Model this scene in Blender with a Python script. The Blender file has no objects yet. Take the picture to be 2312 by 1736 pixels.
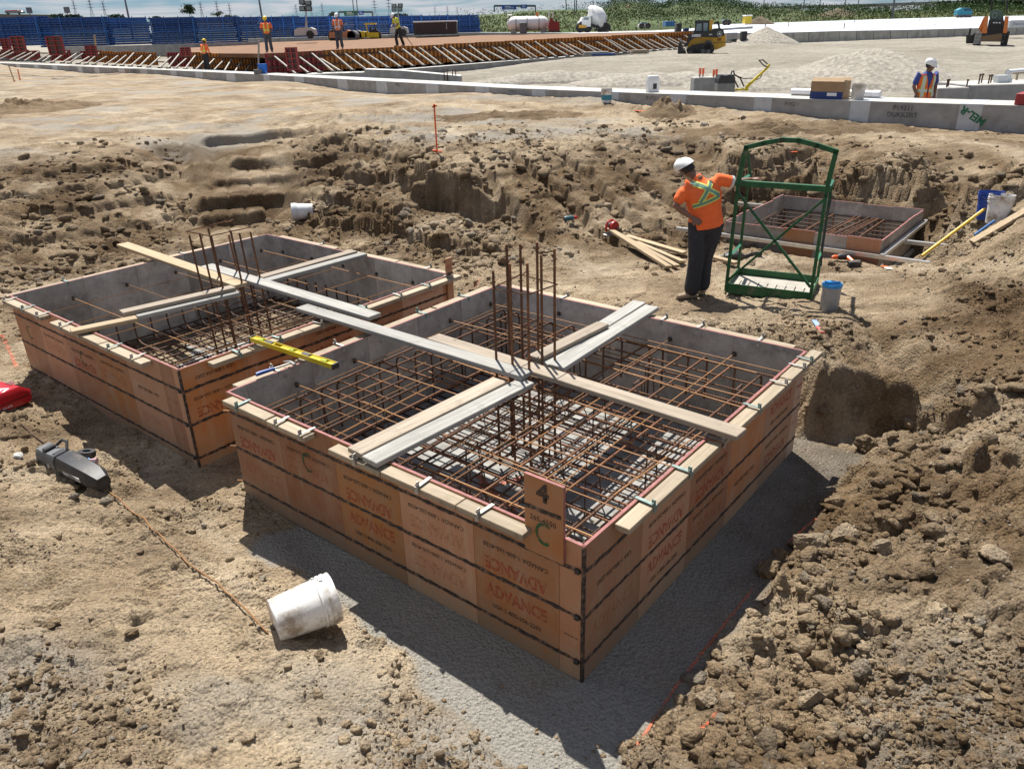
import bpy, bmesh, math, random
import numpy as np
from mathutils import Vector, Matrix, Euler
from mathutils.bvhtree import BVHTree
from mathutils.geometry import delaunay_2d_cdt

random.seed(7)
rng = np.random.default_rng(11)
scene = bpy.context.scene
COL = scene.collection
R = math.radians

# ---------------------------------------------------------------- camera
PITCH, ROLL, CAM_H, F_PX = R(24.613), R(-1.587), 3.3109, 1740.24   # photograph is 2312 px wide
cp, sp = math.cos(PITCH), math.sin(PITCH)
cr, sr = math.cos(ROLL), math.sin(ROLL)
FW = np.array([0, cp, -sp])
_r, _u = np.array([1.0, 0, 0]), np.array([0, sp, cp])
RT, UP = cr * _r + sr * _u, -sr * _r + cr * _u
CAMP = np.array([0, 0, CAM_H])
cam_data = bpy.data.cameras.new('camera')
cam_data.sensor_width = 36.0
cam_data.lens = F_PX / 2312 * 36.0
cam_data.clip_start = 0.05
cam_data.clip_end = 6000
cam = bpy.data.objects.new('camera', cam_data)
COL.objects.link(cam)
m = Matrix(((RT[0], UP[0], -FW[0], 0), (RT[1], UP[1], -FW[1], 0), (RT[2], UP[2], -FW[2], CAM_H), (0, 0, 0, 1)))
cam.matrix_world = m
scene.camera = cam

# ---------------------------------------------------------------- light
SUN_AZ, SUN_EL = R(346), R(60.5)      # azimuth clockwise from +y; the sun stands high behind the pit
world = bpy.data.worlds.new('World')
scene.world = world
world.use_nodes = True
wn = world.node_tree.nodes
wl = world.node_tree.links
wn.clear()
w_out = wn.new('ShaderNodeOutputWorld')
w_bg = wn.new('ShaderNodeBackground')
w_bg.inputs[1].default_value = 0.05
w_sky = wn.new('ShaderNodeTexSky')
w_sky.sky_type = 'NISHITA'
w_sky.sun_disc = False
w_sky.sun_elevation = SUN_EL
w_sky.sun_rotation = SUN_AZ
w_sky.air_density = 1.0
w_sky.dust_density = 0.6
w_sky.ozone_density = 1.5
# fair-weather cloud bands, the same all round the sky
w_tc = wn.new('ShaderNodeTexCoord')
w_sep = wn.new('ShaderNodeSeparateXYZ')
wl.new(w_tc.outputs['Generated'], w_sep.inputs[0])
w_add = wn.new('ShaderNodeMath'); w_add.operation = 'ADD'; w_add.inputs[1].default_value = 0.055
wl.new(w_sep.outputs[2], w_add.inputs[0])
w_max = wn.new('ShaderNodeMath'); w_max.operation = 'MAXIMUM'; w_max.inputs[1].default_value = 0.03
wl.new(w_add.outputs[0], w_max.inputs[0])
w_dx = wn.new('ShaderNodeMath'); w_dx.operation = 'DIVIDE'
w_dy = wn.new('ShaderNodeMath'); w_dy.operation = 'DIVIDE'
wl.new(w_sep.outputs[0], w_dx.inputs[0]); wl.new(w_max.outputs[0], w_dx.inputs[1])
wl.new(w_sep.outputs[1], w_dy.inputs[0]); wl.new(w_max.outputs[0], w_dy.inputs[1])
w_cmb = wn.new('ShaderNodeCombineXYZ')
wl.new(w_dx.outputs[0], w_cmb.inputs[0]); wl.new(w_dy.outputs[0], w_cmb.inputs[1])
w_noise = wn.new('ShaderNodeTexNoise')
w_noise.inputs['Scale'].default_value = 0.55
w_noise.inputs['Detail'].default_value = 5
w_noise.inputs['Roughness'].default_value = 0.58
w_noise.inputs['Distortion'].default_value = 0.5
wl.new(w_cmb.outputs[0], w_noise.inputs['Vector'])
w_ramp = wn.new('ShaderNodeValToRGB')
w_ramp.color_ramp.elements[0].position = 0.41
w_ramp.color_ramp.elements[1].position = 0.60
wl.new(w_noise.outputs[0], w_ramp.inputs[0])
w_mix = wn.new('ShaderNodeMixRGB')
wl.new(w_ramp.outputs[0], w_mix.inputs[0])
w_blue = wn.new('ShaderNodeMixRGB'); w_blue.blend_type = 'MULTIPLY'; w_blue.inputs[0].default_value = 1
w_blue.inputs[2].default_value = (0.42, 0.66, 1.0, 1)
wl.new(w_sky.outputs[0], w_blue.inputs[1])
wl.new(w_blue.outputs[0], w_mix.inputs[1])
w_mix.inputs[2].default_value = (7.2, 7.5, 8.0, 1)
wl.new(w_mix.outputs[0], w_bg.inputs[0])
wl.new(w_bg.outputs[0], w_out.inputs[0])

sun_data = bpy.data.lights.new('sun', 'SUN')
sun_data.energy = 5.0
sun_data.angle = R(0.53)
sun_data.color = (1.0, 0.955, 0.88)
sun = bpy.data.objects.new('sun', sun_data)
COL.objects.link(sun)
SUN_DIR = Vector((math.sin(SUN_AZ) * math.cos(SUN_EL), math.cos(SUN_AZ) * math.cos(SUN_EL), math.sin(SUN_EL)))
sun.rotation_euler = SUN_DIR.to_track_quat('Z', 'Y').to_euler()
sun.location = (0, 0, 30)

vs = scene.view_settings
scene.display_settings.display_device = 'sRGB'
vs.view_transform = 'Standard'
vs.look = 'None'
vs.exposure = 0.73
vs.gamma = 1.0
vs.use_curve_mapping = False
scene.cycles.use_denoising = True
scene.cycles.max_bounces = 5
scene.cycles.diffuse_bounces = 2
scene.cycles.glossy_bounces = 2
scene.cycles.transmission_bounces = 4
scene.cycles.transparent_max_bounces = 8
scene.cycles.sample_clamp_indirect = 4.0

# ---------------------------------------------------------------- helpers
OV = 1.0452          # the photograph was measured on a 2212 px wide copy

def ray_dir(px, py):
    d = FW * F_PX + RT * (px - 1156) + UP * (868 - py)
    return d

def P(px, py, z):
    """world point at height z seen at pixel (2212 px copy)"""
    d = ray_dir(px * OV, py * OV)
    return CAMP + d * ((z - CAM_H) / d[2])

def PY(px, py, y):
    """world point at depth y seen at pixel (2212 px copy)"""
    d = ray_dir(px * OV, py * OV)
    return CAMP + d * (y / d[1])

NEAR = np.array([0.3449, 3.2138])
YAW = R(39.13)
D1 = np.array([-math.cos(YAW), math.sin(YAW)])
D2 = np.array([math.sin(YAW), math.cos(YAW)])
ROTZ = math.atan2(D2[1], D2[0])

def UV(u, v):
    q = NEAR + u * D1 + v * D2
    return float(q[0]), float(q[1])

def new_mesh(name, verts, faces, mats=(), midx=None, smooth=False):
    me = bpy.data.meshes.new(name)
    me.from_pydata([tuple(map(float, v)) for v in verts], [], [tuple(f) for f in faces])
    for mt in (mats if isinstance(mats, (list, tuple)) else [mats]):
        me.materials.append(mt)
    if midx is not None:
        me.polygons.foreach_set('material_index', midx)
    if smooth:
        me.polygons.foreach_set('use_smooth', [True] * len(me.polygons))
    me.update()
    return me

def link(name, me, parent=None, loc=(0, 0, 0), rot=(0, 0, 0), scale=None, **props):
    o = bpy.data.objects.new(name, me)
    COL.objects.link(o)
    o.location = tuple(map(float, loc))
    o.rotation_euler = tuple(map(float, rot))
    if scale is not None:
        o.scale = scale
    if parent is not None:
        o.parent = parent
    for k, v in props.items():
        o[k] = v
    return o

def thing(name, label, category, loc=(0, 0, 0), rot=(0, 0, 0), group=None):
    o = link(name, None, None, loc, rot, label=label, category=category)
    o.empty_display_size = 0.1
    if group:
        o['group'] = group
    return o

class MB:
    """collects simple shapes into one mesh"""
    def __init__(self):
        self.v, self.f, self.m = [], [], []
    def add(self, vs_, fs_, mi=0):
        n = len(self.v)
        self.v += [tuple(map(float, q)) for q in vs_]
        self.f += [tuple(i + n for i in q) for q in fs_]
        self.m += [mi] * len(fs_)
        return self
    def box(self, x0, x1, y0, y1, z0, z1, mi=0, M=None):
        vs_ = [(x0, y0, z0), (x1, y0, z0), (x1, y1, z0), (x0, y1, z0), (x0, y0, z1), (x1, y0, z1), (x1, y1, z1), (x0, y1, z1)]
        if M is not None:
            vs_ = [M @ Vector(q) for q in vs_]
        return self.add(vs_, [(0, 3, 2, 1), (4, 5, 6, 7), (0, 1, 5, 4), (1, 2, 6, 5), (2, 3, 7, 6), (3, 0, 4, 7)], mi)
    def bbox(self, x0, x1, y0, y1, z0, z1, b=0.01, mi=0, M=None):
        """box with its four upright and all horizontal edges chamfered"""
        rings = []
        for z, i in ((z0, b), (z0 + b, 0), (z1 - b, 0), (z1, b)):
            X0, X1, Y0, Y1 = x0 + i, x1 - i, y0 + i, y1 - i
            rings.append([(X0, Y0 + b, z), (X0 + b, Y0, z), (X1 - b, Y0, z), (X1, Y0 + b, z),
                          (X1, Y1 - b, z), (X1 - b, Y1, z), (X0 + b, Y1, z), (X0, Y1 - b, z)])
        vs_ = [q for r in rings for q in r]
        if M is not None:
            vs_ = [M @ Vector(q) for q in vs_]
        fs_ = [tuple(range(7, -1, -1)), tuple(range(24, 32))]
        for k in range(3):
            for j in range(8):
                fs_.append((k * 8 + j, k * 8 + (j + 1) % 8, k * 8 + 8 + (j + 1) % 8, k * 8 + 8 + j))
        return self.add(vs_, fs_, mi)
    def tube(self, pts, r, n=8, mi=0, caps=True, closed=False):
        pts = [Vector(p) for p in pts]
        k = len(pts)
        rr = r if hasattr(r, '__len__') else [r] * k
        vs_, fs_ = [], []
        prev = None
        for i, p in enumerate(pts):
            if closed:
                t = (pts[(i + 1) % k] - pts[i - 1])
            else:
                t = (pts[min(i + 1, k - 1)] - pts[max(i - 1, 0)])
            t.normalize()
            if prev is None:
                a = t.cross(Vector((0, 0, 1)))
                if a.length < 1e-3:
                    a = t.cross(Vector((0, 1, 0)))
            else:
                a = prev - t * prev.dot(t)
            a.normalize()
            prev = a
            b = t.cross(a)
            for j in range(n):
                an = 2 * math.pi * j / n
                vs_.append(p + a * (rr[i] * math.cos(an)) + b * (rr[i] * math.sin(an)))
        for i in range(k if closed else k - 1):
            for j in range(n):
                i2 = (i + 1) % k
                fs_.append((i * n + j, i * n + (j + 1) % n, i2 * n + (j + 1) % n, i2 * n + j))
        if caps and not closed:
            fs_.append(tuple(range(n - 1, -1, -1)))
            fs_.append(tuple((k - 1) * n + j for j in range(n)))
        return self.add(vs_, fs_, mi)
    def bar(self, a, b, w, h, mi=0, up=(0, 0, 1)):
        """square bar from a to b, w wide, h high"""
        a, b = Vector(a), Vector(b)
        t = (b - a).normalized()
        s = t.cross(Vector(up))
        if s.length < 1e-4:
            s = t.cross(Vector((0, 1, 0)))
        s.normalize()
        q = s.cross(t)
        vs_ = []
        for p in (a, b):
            for i, j in ((-1, -1), (1, -1), (1, 1), (-1, 1)):
                vs_.append(p + s * (i * w / 2) + q * (j * h / 2))
        return self.add(vs_, [(0, 1, 2, 3), (7, 6, 5, 4), (0, 4, 5, 1), (1, 5, 6, 2), (2, 6, 7, 3), (3, 7, 4, 0)], mi)
    def lathe(self, prof, n=24, mi=0, M=None, close=False):
        """profile of (r, z) turned about z"""
        vs_, fs_ = [], []
        for r, z in prof:
            for j in range(n):
                a = 2 * math.pi * j / n
                q = Vector((r * math.cos(a), r * math.sin(a), z))
                vs_.append(M @ q if M is not None else q)
        k = len(prof)
        for i in range(k - 1):
            for j in range(n):
                fs_.append((i * n + j, i * n + (j + 1) % n, (i + 1) * n + (j + 1) % n, (i + 1) * n + j))
        if prof[0][0] > 1e-4 and prof[0] != prof[-1]:
            fs_.append(tuple(range(n - 1, -1, -1)))
        if prof[-1][0] > 1e-4 and not close:
            fs_.append(tuple((k - 1) * n + j for j in range(n)))
        return self.add(vs_, fs_, mi)
    def prism(self, poly, y0, y1, mi=0, M=None):
        """polygon in (x, z) extruded from y0 to y1"""
        n = len(poly)
        vs_ = [Vector((x, y0, z)) for x, z in poly] + [Vector((x, y1, z)) for x, z in poly]
        if M is not None:
            vs_ = [M @ q for q in vs_]
        fs_ = [tuple(range(n)), tuple(range(2 * n - 1, n - 1, -1))]
        for j in range(n):
            fs_.append((j, n + j, n + (j + 1) % n, (j + 1) % n))
        return self.add(vs_, fs_, mi)
    def mesh(self, name, mats, smooth=False):
        return new_mesh(name, self.v, self.f, mats, self.m, smooth)
    def build(self, name, mats, parent=None, loc=(0, 0, 0), rot=(0, 0, 0), smooth=False, **props):
        me = self.mesh(name, mats, smooth)
        o = link(name, me, parent, loc, rot, **props)
        if smooth:
            shade_auto(me)
        return o

def shade_auto(me, ang=R(40)):
    """smooth shading with sharp edges kept"""
    bm = bmesh.new()
    bm.from_mesh(me)
    bmesh.ops.recalc_face_normals(bm, faces=bm.faces)
    for e in bm.edges:
        if len(e.link_faces) == 2 and e.calc_face_angle(0) > ang:
            e.smooth = False
    for f in bm.faces:
        f.smooth = True
    bm.to_mesh(me)
    bm.free()

def copy_tree(o, parent=None):
    c = o.copy()
    COL.objects.link(c)
    c.parent = parent
    for ch in o.children:
        copy_tree(ch, c)
    return c

# ---------------------------------------------------------------- materials
MATS = {}
def nodes(name):
    mt = bpy.data.materials.new(name)
    mt.use_nodes = True
    nt = mt.node_tree
    b = nt.nodes['Principled BSDF']
    return mt, nt, b

def nn(nt, typ, **kw):
    n = nt.nodes.new('ShaderNode' + typ)
    for k, v in kw.items():
        if k in n.inputs.keys():
            n.inputs[k].default_value = v
        else:
            setattr(n, k, v)
    return n

def ramp(nt, src, stops, interp='LINEAR'):
    r = nt.nodes.new('ShaderNodeValToRGB')
    r.color_ramp.interpolation = interp
    el = r.color_ramp.elements
    while len(el) < len(stops):
        el.new(0.5)
    for e, (p_, c) in zip(el, stops):
        e.position = p_
        e.color = (c, c, c, 1) if not hasattr(c, '__len__') else (*c[:3], 1)
    nt.links.new(src, r.inputs[0])
    return r.outputs[0]

def mixc(nt, fac, a, b, mode='MIX'):
    n = nt.nodes.new('ShaderNodeMixRGB')
    n.blend_type = mode
    for i, s in ((0, fac), (1, a), (2, b)):
        if hasattr(s, 'is_linked') or hasattr(s, 'links'):
            nt.links.new(s, n.inputs[i])
        elif i == 0:
            n.inputs[0].default_value = s
        else:
            n.inputs[i].default_value = (*s[:3], 1)
    return n.outputs[0]

def pm(name, col, rough=0.6, var=0.18, scale=9.0, bump=0.0, metal=0.0, dirt=None, dirt_amt=0.5, rand=0.0, bscale=60.0):
    """plain surface with uneven tone, optional dirt patches and per-object tone"""
    if name in MATS:
        return MATS[name]
    mt, nt, b = nodes(name)
    L = nt.links
    tc = nn(nt, 'TexCoord')
    n1 = nn(nt, 'TexNoise', Scale=scale, Detail=6.0, Roughness=0.6)
    L.new(tc.outputs['Object'], n1.inputs['Vector'])
    c = mixc(nt, ramp(nt, n1.outputs[0], [(0.3, 0.0), (0.7, 1.0)]), [x * (1 - var) for x in col], [min(1, x * (1 + var)) for x in col])
    if rand:
        oi = nn(nt, 'ObjectInfo')
        f = ramp(nt, oi.outputs['Random'], [(0, 1 - rand), (1, 1 + rand * 0.6)])
        c = mixc(nt, 1.0, c, f, 'MULTIPLY')
    if dirt is not None:
        n2 = nn(nt, 'TexNoise', Scale=scale * 0.6, Detail=8.0, Roughness=0.7)
        L.new(tc.outputs['Object'], n2.inputs['Vector'])
        c = mixc(nt, ramp(nt, n2.outputs[0], [(0.62 - 0.25 * dirt_amt, 0.0), (0.75 - 0.2 * dirt_amt, 0.9)]), c, dirt)
    L.new(c, b.inputs['Base Color'])
    b.inputs['Roughness'].default_value = rough
    b.inputs['Metallic'].default_value = metal
    if bump:
        n3 = nn(nt, 'TexNoise', Scale=bscale, Detail=5.0, Roughness=0.65)
        L.new(tc.outputs['Object'], n3.inputs['Vector'])
        bp = nn(nt, 'Bump', Strength=bump, Distance=0.01)
        L.new(n3.outputs[0], bp.inputs['Height'])
        L.new(bp.outputs[0], b.inputs['Normal'])
    MATS[name] = mt
    return mt
# ================================================================ the ground
_ga = rng.random((256, 256)) * 6.28318
_GC, _GS = np.cos(_ga).astype(np.float32).ravel(), np.sin(_ga).astype(np.float32).ravel()

def vnoise(x, y, seed=0):
    """smooth gradient noise, about -1..1"""
    ix, iy = np.floor(x), np.floor(y)
    fx, fy = (x - ix).astype(np.float32), (y - iy).astype(np.float32)
    ix = ix.astype(np.int32) + seed * 37
    iy = iy.astype(np.int32) + seed * 91
    u, v = fx * fx * fx * (fx * (fx * 6 - 15) + 10), fy * fy * fy * (fy * (fy * 6 - 15) + 10)
    x0, x1 = ix & 255, (ix + 1) & 255
    y0, y1 = (iy & 255) << 8, ((iy + 1) & 255) << 8
    def g(k, dx, dy):
        return _GC[k] * (fx - dx) + _GS[k] * (fy - dy)
    a = g(y0 + x0, 0, 0)
    b = g(y0 + x1, 1, 0)
    c = g(y1 + x0, 0, 1)
    d = g(y1 + x1, 1, 1)
    a = a + (b - a) * u
    c = c + (d - c) * u
    return (a + (c - a) * v) * 1.5

def fbm(x, y, seed=0, oct_=4, gain=0.5, ridged=False):
    t, a, s = 0, 1.0, 0
    for k in range(oct_):
        n = vnoise(x * 2 ** k + 17.3 * k, y * 2 ** k - 9.1 * k, seed + k)
        if ridged:
            n = 1 - 2 * np.abs(n)
        t = t + n * a
        s += a
        a *= gain
    return t / s

_JX, _JY, _JH = [rng.random(65536).astype(np.float32) for _ in range(3)]
def worley(x, y, seed):
    """broken blocks: distance to the two nearest seeds, a random number per block and the offset inside it"""
    ix, iy = np.floor(x).astype(np.int32), np.floor(y).astype(np.int32)
    f1 = np.full(x.shape, 9.0, np.float32); f2 = f1.copy()
    rid = np.zeros(x.shape, np.float32); ox = rid.copy(); oy = rid.copy()
    for a in (-1, 0, 1):
        for c in (-1, 0, 1):
            k = ((ix + a + seed * 31) & 255) + (((iy + c + seed * 57) & 255) << 8)
            dx = (x - (ix + a + _JX[k])).astype(np.float32); dy = (y - (iy + c + _JY[k])).astype(np.float32)
            d = dx * dx + dy * dy
            near = d < f1
            f2 = np.where(near, f1, np.minimum(f2, d))
            rid = np.where(near, _JH[k], rid); ox = np.where(near, dx, ox); oy = np.where(near, dy, oy)
            f1 = np.where(near, d, f1)
    return np.sqrt(f1), np.sqrt(f2), rid, ox, oy

# control points (px, py on the 2212 px copy, height, roughness)
TP = []
def T(lst, r):
    for q in lst:
        p = P(q[0], q[1], q[2])
        TP.append((p[0], p[1], q[2], r if len(q) < 4 else q[3]))
def TU(lst, r):
    for u, v, z in lst:
        x, y = UV(u, v)
        TP.append((x, y, z, r))
def TW(lst, r):
    for x, y, z in lst:
        TP.append((x, y, z, r))

def foot_z(top, foot, z, lean=.96):
    """height of the foot of a nearly upright face, from its top and foot as seen"""
    return CAM_H - (CAM_H - z) * P(*top, 0)[1] / P(*foot, 0)[1] * lean

# pit floor round the two forms
TU([(-.5, -.5, 0), (-.5, .4, 0), (-.5, 1.3, 0), (-.5, 2.5, 0), (-.3, 3.4, .01), (1.5, 3.6, .02), (3.3, 3.7, .04), (3.5, -.4, 0), (3.5, 1.5, 0),
    (7.45, -.15, .02), (7.5, 1.5, .03), (7.45, 3.6, .06), (5.5, 3.7, .06), (1.5, -.5, 0), (.3, -.62, 0), (5.5, -.25, 0), (1.5, 1.5, 0), (5.5, 1.5, -.03), (2.6, -.4, 0)], .22)
# bench behind the near form
TU([(.95, 4.3, .6), (2, 4.4, .47), (3, 4.45, .39), (3.9, 4.4, .34)], .8)
TU([(.9, 3.95, .04), (2, 4.05, .04), (3, 4.05, .04), (3.9, 3.95, .05)], .8)
T([(1200, 590, .36), (1350, 640, .4), (1500, 600, .42), (1500, 660, .42), (1640, 690, .52), (1850, 680, .54), (1980, 575, .5), (1300, 560, .4), (1700, 600, .42), (1860, 560, .44), (1600, 520, .42)], .45)
# the hollow right of the near form
T([(2120, 940, .40)], .55)
T([(1705, 724, .66), (1750, 745, .66), (1790, 778, .64), (1840, 803, .555), (1900, 823, .49), (1950, 838, .45), (1990, 852, .42), (2060, 884, .42)], 1.05)
T([(1728, 950, -.02), (1765, 950, -.03), (1795, 950, -.03), (1850, 946, -.02), (1905, 940, .0), (1955, 938, .03), (1992, 936, .06), (2045, 955, .14)], 1.25)
T([(1745, 985, .0), (1830, 985, .02), (1900, 990, .07), (1960, 1000, .12), (2030, 1010, .2), (1800, 1030, .04), (2100, 980, .34)], 1.3)
# loose soil on the right
T([(1800, 1110, .03), (1900, 1080, .10), (2050, 1050, .2), (2212, 1000, .4, .9), (2130, 850, .47, .8), (2212, 850, .52, .8), (2212, 700, .66), (2000, 1150, .15), (2212, 1150, .3, .8),
   (1640, 1290, .02), (1700, 1260, .10), (1780, 1300, .13), (1900, 1300, .15, .9), (2212, 1300, .28), (1500, 1480, .02), (1570, 1470, .09), (1700, 1500, .10), (1900, 1500, .14),
   (2212, 1500, .25), (1350, 1655, .01), (1440, 1650, .07), (1700, 1660, .12), (2212, 1660, .3), (1960, 1200, .17, .7)], 1.25)
TW([(3.4, 1.4, .6), (6.2, 4, .9), (9, 7, 1.1), (12, 9, 1.2), (14, 14, 1.22), (2.2, 1.2, .8)], .8)
# near left
T([(0, 1640, .36), (400, 1640, .22), (800, 1640, .12), (1000, 1645, .05), (0, 1450, .3), (0, 1300, .24), (200, 1300, .2), (0, 1000, .2), (0, 905, .18), (90, 885, .1), (200, 1100, .15), (300, 1200, .13),
   (450, 1250, .10), (450, 1450, .15), (560, 1260, .08), (700, 1500, .1), (780, 1410, .05), (880, 1500, .03), (620, 1400, .1), (250, 1000, .06), (400, 1110, .05)], .85)
T([(60, 780, .06), (20, 740, .1), (0, 640, .16), (0, 560, .3), (110, 590, .1)], 1.0)
TW([(-3.5, 2, .55), (-5.2, 3.5, .4), (-7, 5.5, .4), (-9, 8, .6), (-14, 10, 1.2), (-14, 5, 1.3)], .8)
# under the photographer
TW([(0, 0, 1.6), (-2, .4, 1.5), (2, .4, 1.5), (0, 1.2, 1.1), (-1.5, 1.4, .8), (1.5, 1.3, .8), (0, 2.0, .3), (-.8, 2.0, .35), (.9, 1.9, .4), (-16, -6, 1.4), (16, -6, 1.4), (0, -6, 1.6)], .7)
# left slope with bucket-cut ledges
T([(0, 330, 1.27), (150, 330, 1.27), (300, 310, 1.27), (385, 285, 1.28)], .6)
T([(0, 360, 1.12), (120, 362, 1.12), (260, 350, 1.12), (380, 320, 1.1), (0, 425, .85), (130, 420, .82), (260, 400, .85), (385, 380, .78), (0, 500, .5), (130, 495, .46), (260, 470, .5), (400, 430, .55), (160, 530, .34), (300, 515, .26), (410, 480, .28), (230, 560, .14)], .8)
# the stair-cut ramp: (left, right) of each riser, top and foot
_z = 1.27
_lv = [((419, 314), (631, 294)), ((421, 339), (633, 319)), ((432, 368), (645, 348)), ((438, 394), (647, 378)), ((445, 409), (648, 395)), ((448, 425), (649, 413)),
       ((455, 446), (640, 433)), ((463, 475), (640, 461)), ((466, 486), (643, 471)), ((474, 517), (647, 497))]
for n_ in range(10):
    a, b = _lv[n_]
    if n_ % 2:      # foot of a riser: straight below its top
        a0, b0 = _lv[n_ - 1]
        m0, m1 = ((a0[0] + b0[0]) / 2 / OV, (a0[1] + b0[1]) / 2 / OV), ((a[0] + b[0]) / 2 / OV, (a[1] + b[1]) / 2 / OV)
        _z = foot_z(m0, m1, _z, .997)
    for k in range(5):
        t = k / 4
        T([((a[0] * (1 - t) + b[0] * t) / OV, (a[1] * (1 - t) + b[1] * t) / OV, _z)], .25)
T([(480, 512, .38), (560, 506, .36), (640, 502, .34), (400, 525, .2)], .6)
# the mound and the grooved bank between the ramp and the bench
def FACE(tops, foots, zs, r, lean=.99):
    """a broken face: its upper edge at heights zs, its foot straight below (full-size pixels)"""
    for t_, f_, z in zip(tops, foots, zs):
        t_, f_ = (t_[0] / OV, t_[1] / OV), (f_[0] / OV, f_[1] / OV)
        T([(*t_, z), (*f_, foot_z(t_, f_, z, lean))], r)
T([(640, 266, 1.3), (690, 260, 1.34), (760, 284, 1.3), (850, 300, 1.3), (940, 322, 1.32), (640, 300, 1.2), (690, 312, 1.1), (760, 318, 1.1), (830, 326, 1.12), (890, 338, 1.14), (640, 360, .8), (632, 420, .5), (640, 470, .36),
   (700, 418, .68), (690, 450, .5), (690, 480, .36), (860, 430, .72), (830, 400, .86), (640, 512, .22), (760, 545, .14), (720, 520, .2), (860, 548, .2), (930, 572, .24), (1000, 596, .28), (1060, 572, .36), (1000, 500, .5), (1060, 500, .52), (905, 470, .6)], 1.0)
FACE([(716, 350), (760, 373), (805, 388), (850, 385), (900, 392)], [(722, 392), (766, 414), (806, 428), (850, 422), (898, 425)], [.98, .95, .94, .95, .95], 1.0)
FACE([(938, 372), (985, 378), (1040, 398), (1085, 420)], [(938, 446), (985, 470), (1042, 496), (1088, 508)], [1.14, 1.2, 1.12, 1.0], 1.1)
FACE([(725, 470), (787, 482), (860, 480), (925, 492), (1004, 528), (1085, 552)], [(730, 494), (795, 514), (856, 532), (925, 542), (1002, 566), (1084, 580)], [.46, .55, .6, .58, .5, .47], 1.1)
FACE([(690, 290), (760, 302), (830, 316)], [(694, 318), (764, 332), (832, 342)], [1.3, 1.27, 1.24], 1.0)
T([(1000, 345, 1.27), (1090, 345, 1.27), (1180, 330, 1.27), (1250, 305, 1.27), (1340, 285, 1.27), (1385, 245, 1.3), (1440, 238, 1.34), (1475, 262, 1.25), (1520, 300, 1.22), (1575, 326, 1.22)], .8)
T([(1030, 380, 1.08), (1110, 400, 1.0), (1200, 390, 1.0), (1120, 470, .66), (1210, 460, .68), (1300, 420, .78), (1300, 350, 1.05), (1390, 330, 1.05), (1380, 420, .72), (1130, 540, .46), (1240, 530, .46), (1330, 490, .5), (1430, 470, .5), (1470, 400, .7), (1470, 330, .98), (1540, 370, .85), (1540, 450, .5)], .7)
# bank behind the far form
T([(1640, 330, 1.22), (1760, 345, 1.22), (1880, 352, 1.22), (2000, 368, 1.22), (2100, 385, 1.25), (2212, 395, 1.3)], 1.0)
for t_, f_ in (((1640, 330), (1642, 372)), ((1700, 338), (1702, 388)), ((1760, 345), (1762, 400)), ((1880, 352), (1882, 416)), ((2000, 368), (2002, 430)), ((2100, 385), (2100, 436))):
    T([(*f_, foot_z(t_, f_, 1.22, .985))], 1.1)
T([(1600, 392, .76), (1690, 400, .72), (1760, 410, .72), (1880, 426, .72), (2010, 442, .74), (2080, 470, .8)], 1.1)
# the far form's own hole
FCN = P(1905, 519.5, .72)[:2]
FCX, FCY = 2.235, 2.157
def FU(a, b):
    q = FCN + a * D2 + b * D1
    return float(q[0]), float(q[1])
TW([(*FU(-.12, -.12), .42), (*FU(-.2, 1.2), .42), (*FU(-.2, 2.4), .42), (*FU(2.5, -.3), .1), (*FU(1.2, -.35), .1), (*FU(.1, -.4), .16), (*FU(2.6, 1.1), .1), (*FU(2.6, 2.4), .1), (*FU(1.2, 2.4), .1), (*FU(1, 1), .08), (*FU(.2, .2), .08), (*FU(2.0, .2), .08), (*FU(2.0, 1.95), .08), (*FU(.2, 1.95), .08), (*FU(2.3, 2.25), .1), (*FU(2.35, -.05), .1), (*FU(2.75, -.5), .12)], .8)
TW([(*FU(2.85, -.3), .6), (*FU(2.8, 1.1), .72), (*FU(2.8, 2.5), .75), (*FU(1.2, 2.75), .75), (*FU(2.5, -.85), .65), (*FU(1.2, -.9), .55), (*FU(.2, -.8), .46)], 1.1)
T([(2060, 520, .62), (2130, 470, .85), (2212, 430, 1.1), (2212, 520, .9), (2120, 580, .62), (2212, 600, .78), (2212, 470, 1.0)], 1.0)
# grade up to the concrete strip
T([(0, 250, 1.36), (300, 250, 1.33), (600, 250, 1.32), (900, 265, 1.3), (1200, 270, 1.29), (1100, 196, 1.56), (600, 174, 1.57), (300, 158, 1.57), (0, 145, 1.57), (1300, 210, 1.54), (1500, 222, 1.49), (1650, 236, 1.38), (1800, 246, 1.33), (1900, 262, 1.24), (2050, 276, 1.2), (2212, 292, 1.16),
   (1600, 270, 1.27), (1800, 290, 1.26), (2000, 310, 1.24), (2212, 330, 1.2), (1700, 255, 1.32), (0, 200, 1.42), (600, 210, 1.42), (1100, 225, 1.42)], .5)
TW([(16, 17, 1.2), (20, 12, 1.25)], .5)
# the gravel yard beyond, wide as the site
BEAM_PX = [(2600, 249), (2308, 239), (2190, 236), (1931, 228), (1660, 218), (1400, 209), (1137, 199), (979, 190), (770, 179), (577, 168), (380, 159), (173, 150), (0, 143), (-200, 135)]
BEAM_Z = 1.7
BEAM = [tuple(P(x / OV, y / OV, BEAM_Z)[:2]) for x, y in BEAM_PX]
for (x, y) in BEAM:
    TW([(x + .62 * 2.2, y + .78 * 2.2, .85 if x > 5 else (1.0 if x > 0 else 1.2))], .4)
for (px, py, dd) in ((1560, 122, 50.5), (1630, 122, 50.5), (2190, 102.5, 47), (2270, 103, 47), (1700, 104, 60), (1760, 104, 60), (1320, 127, 46.5), (1450, 123, 47), (1650, 97, 58), (2000, 120, 42), (2228, 96, 52)):
    p = PY(px / OV, py / OV, dd)
    TW([(p[0], p[1], p[2])], .4)
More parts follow.
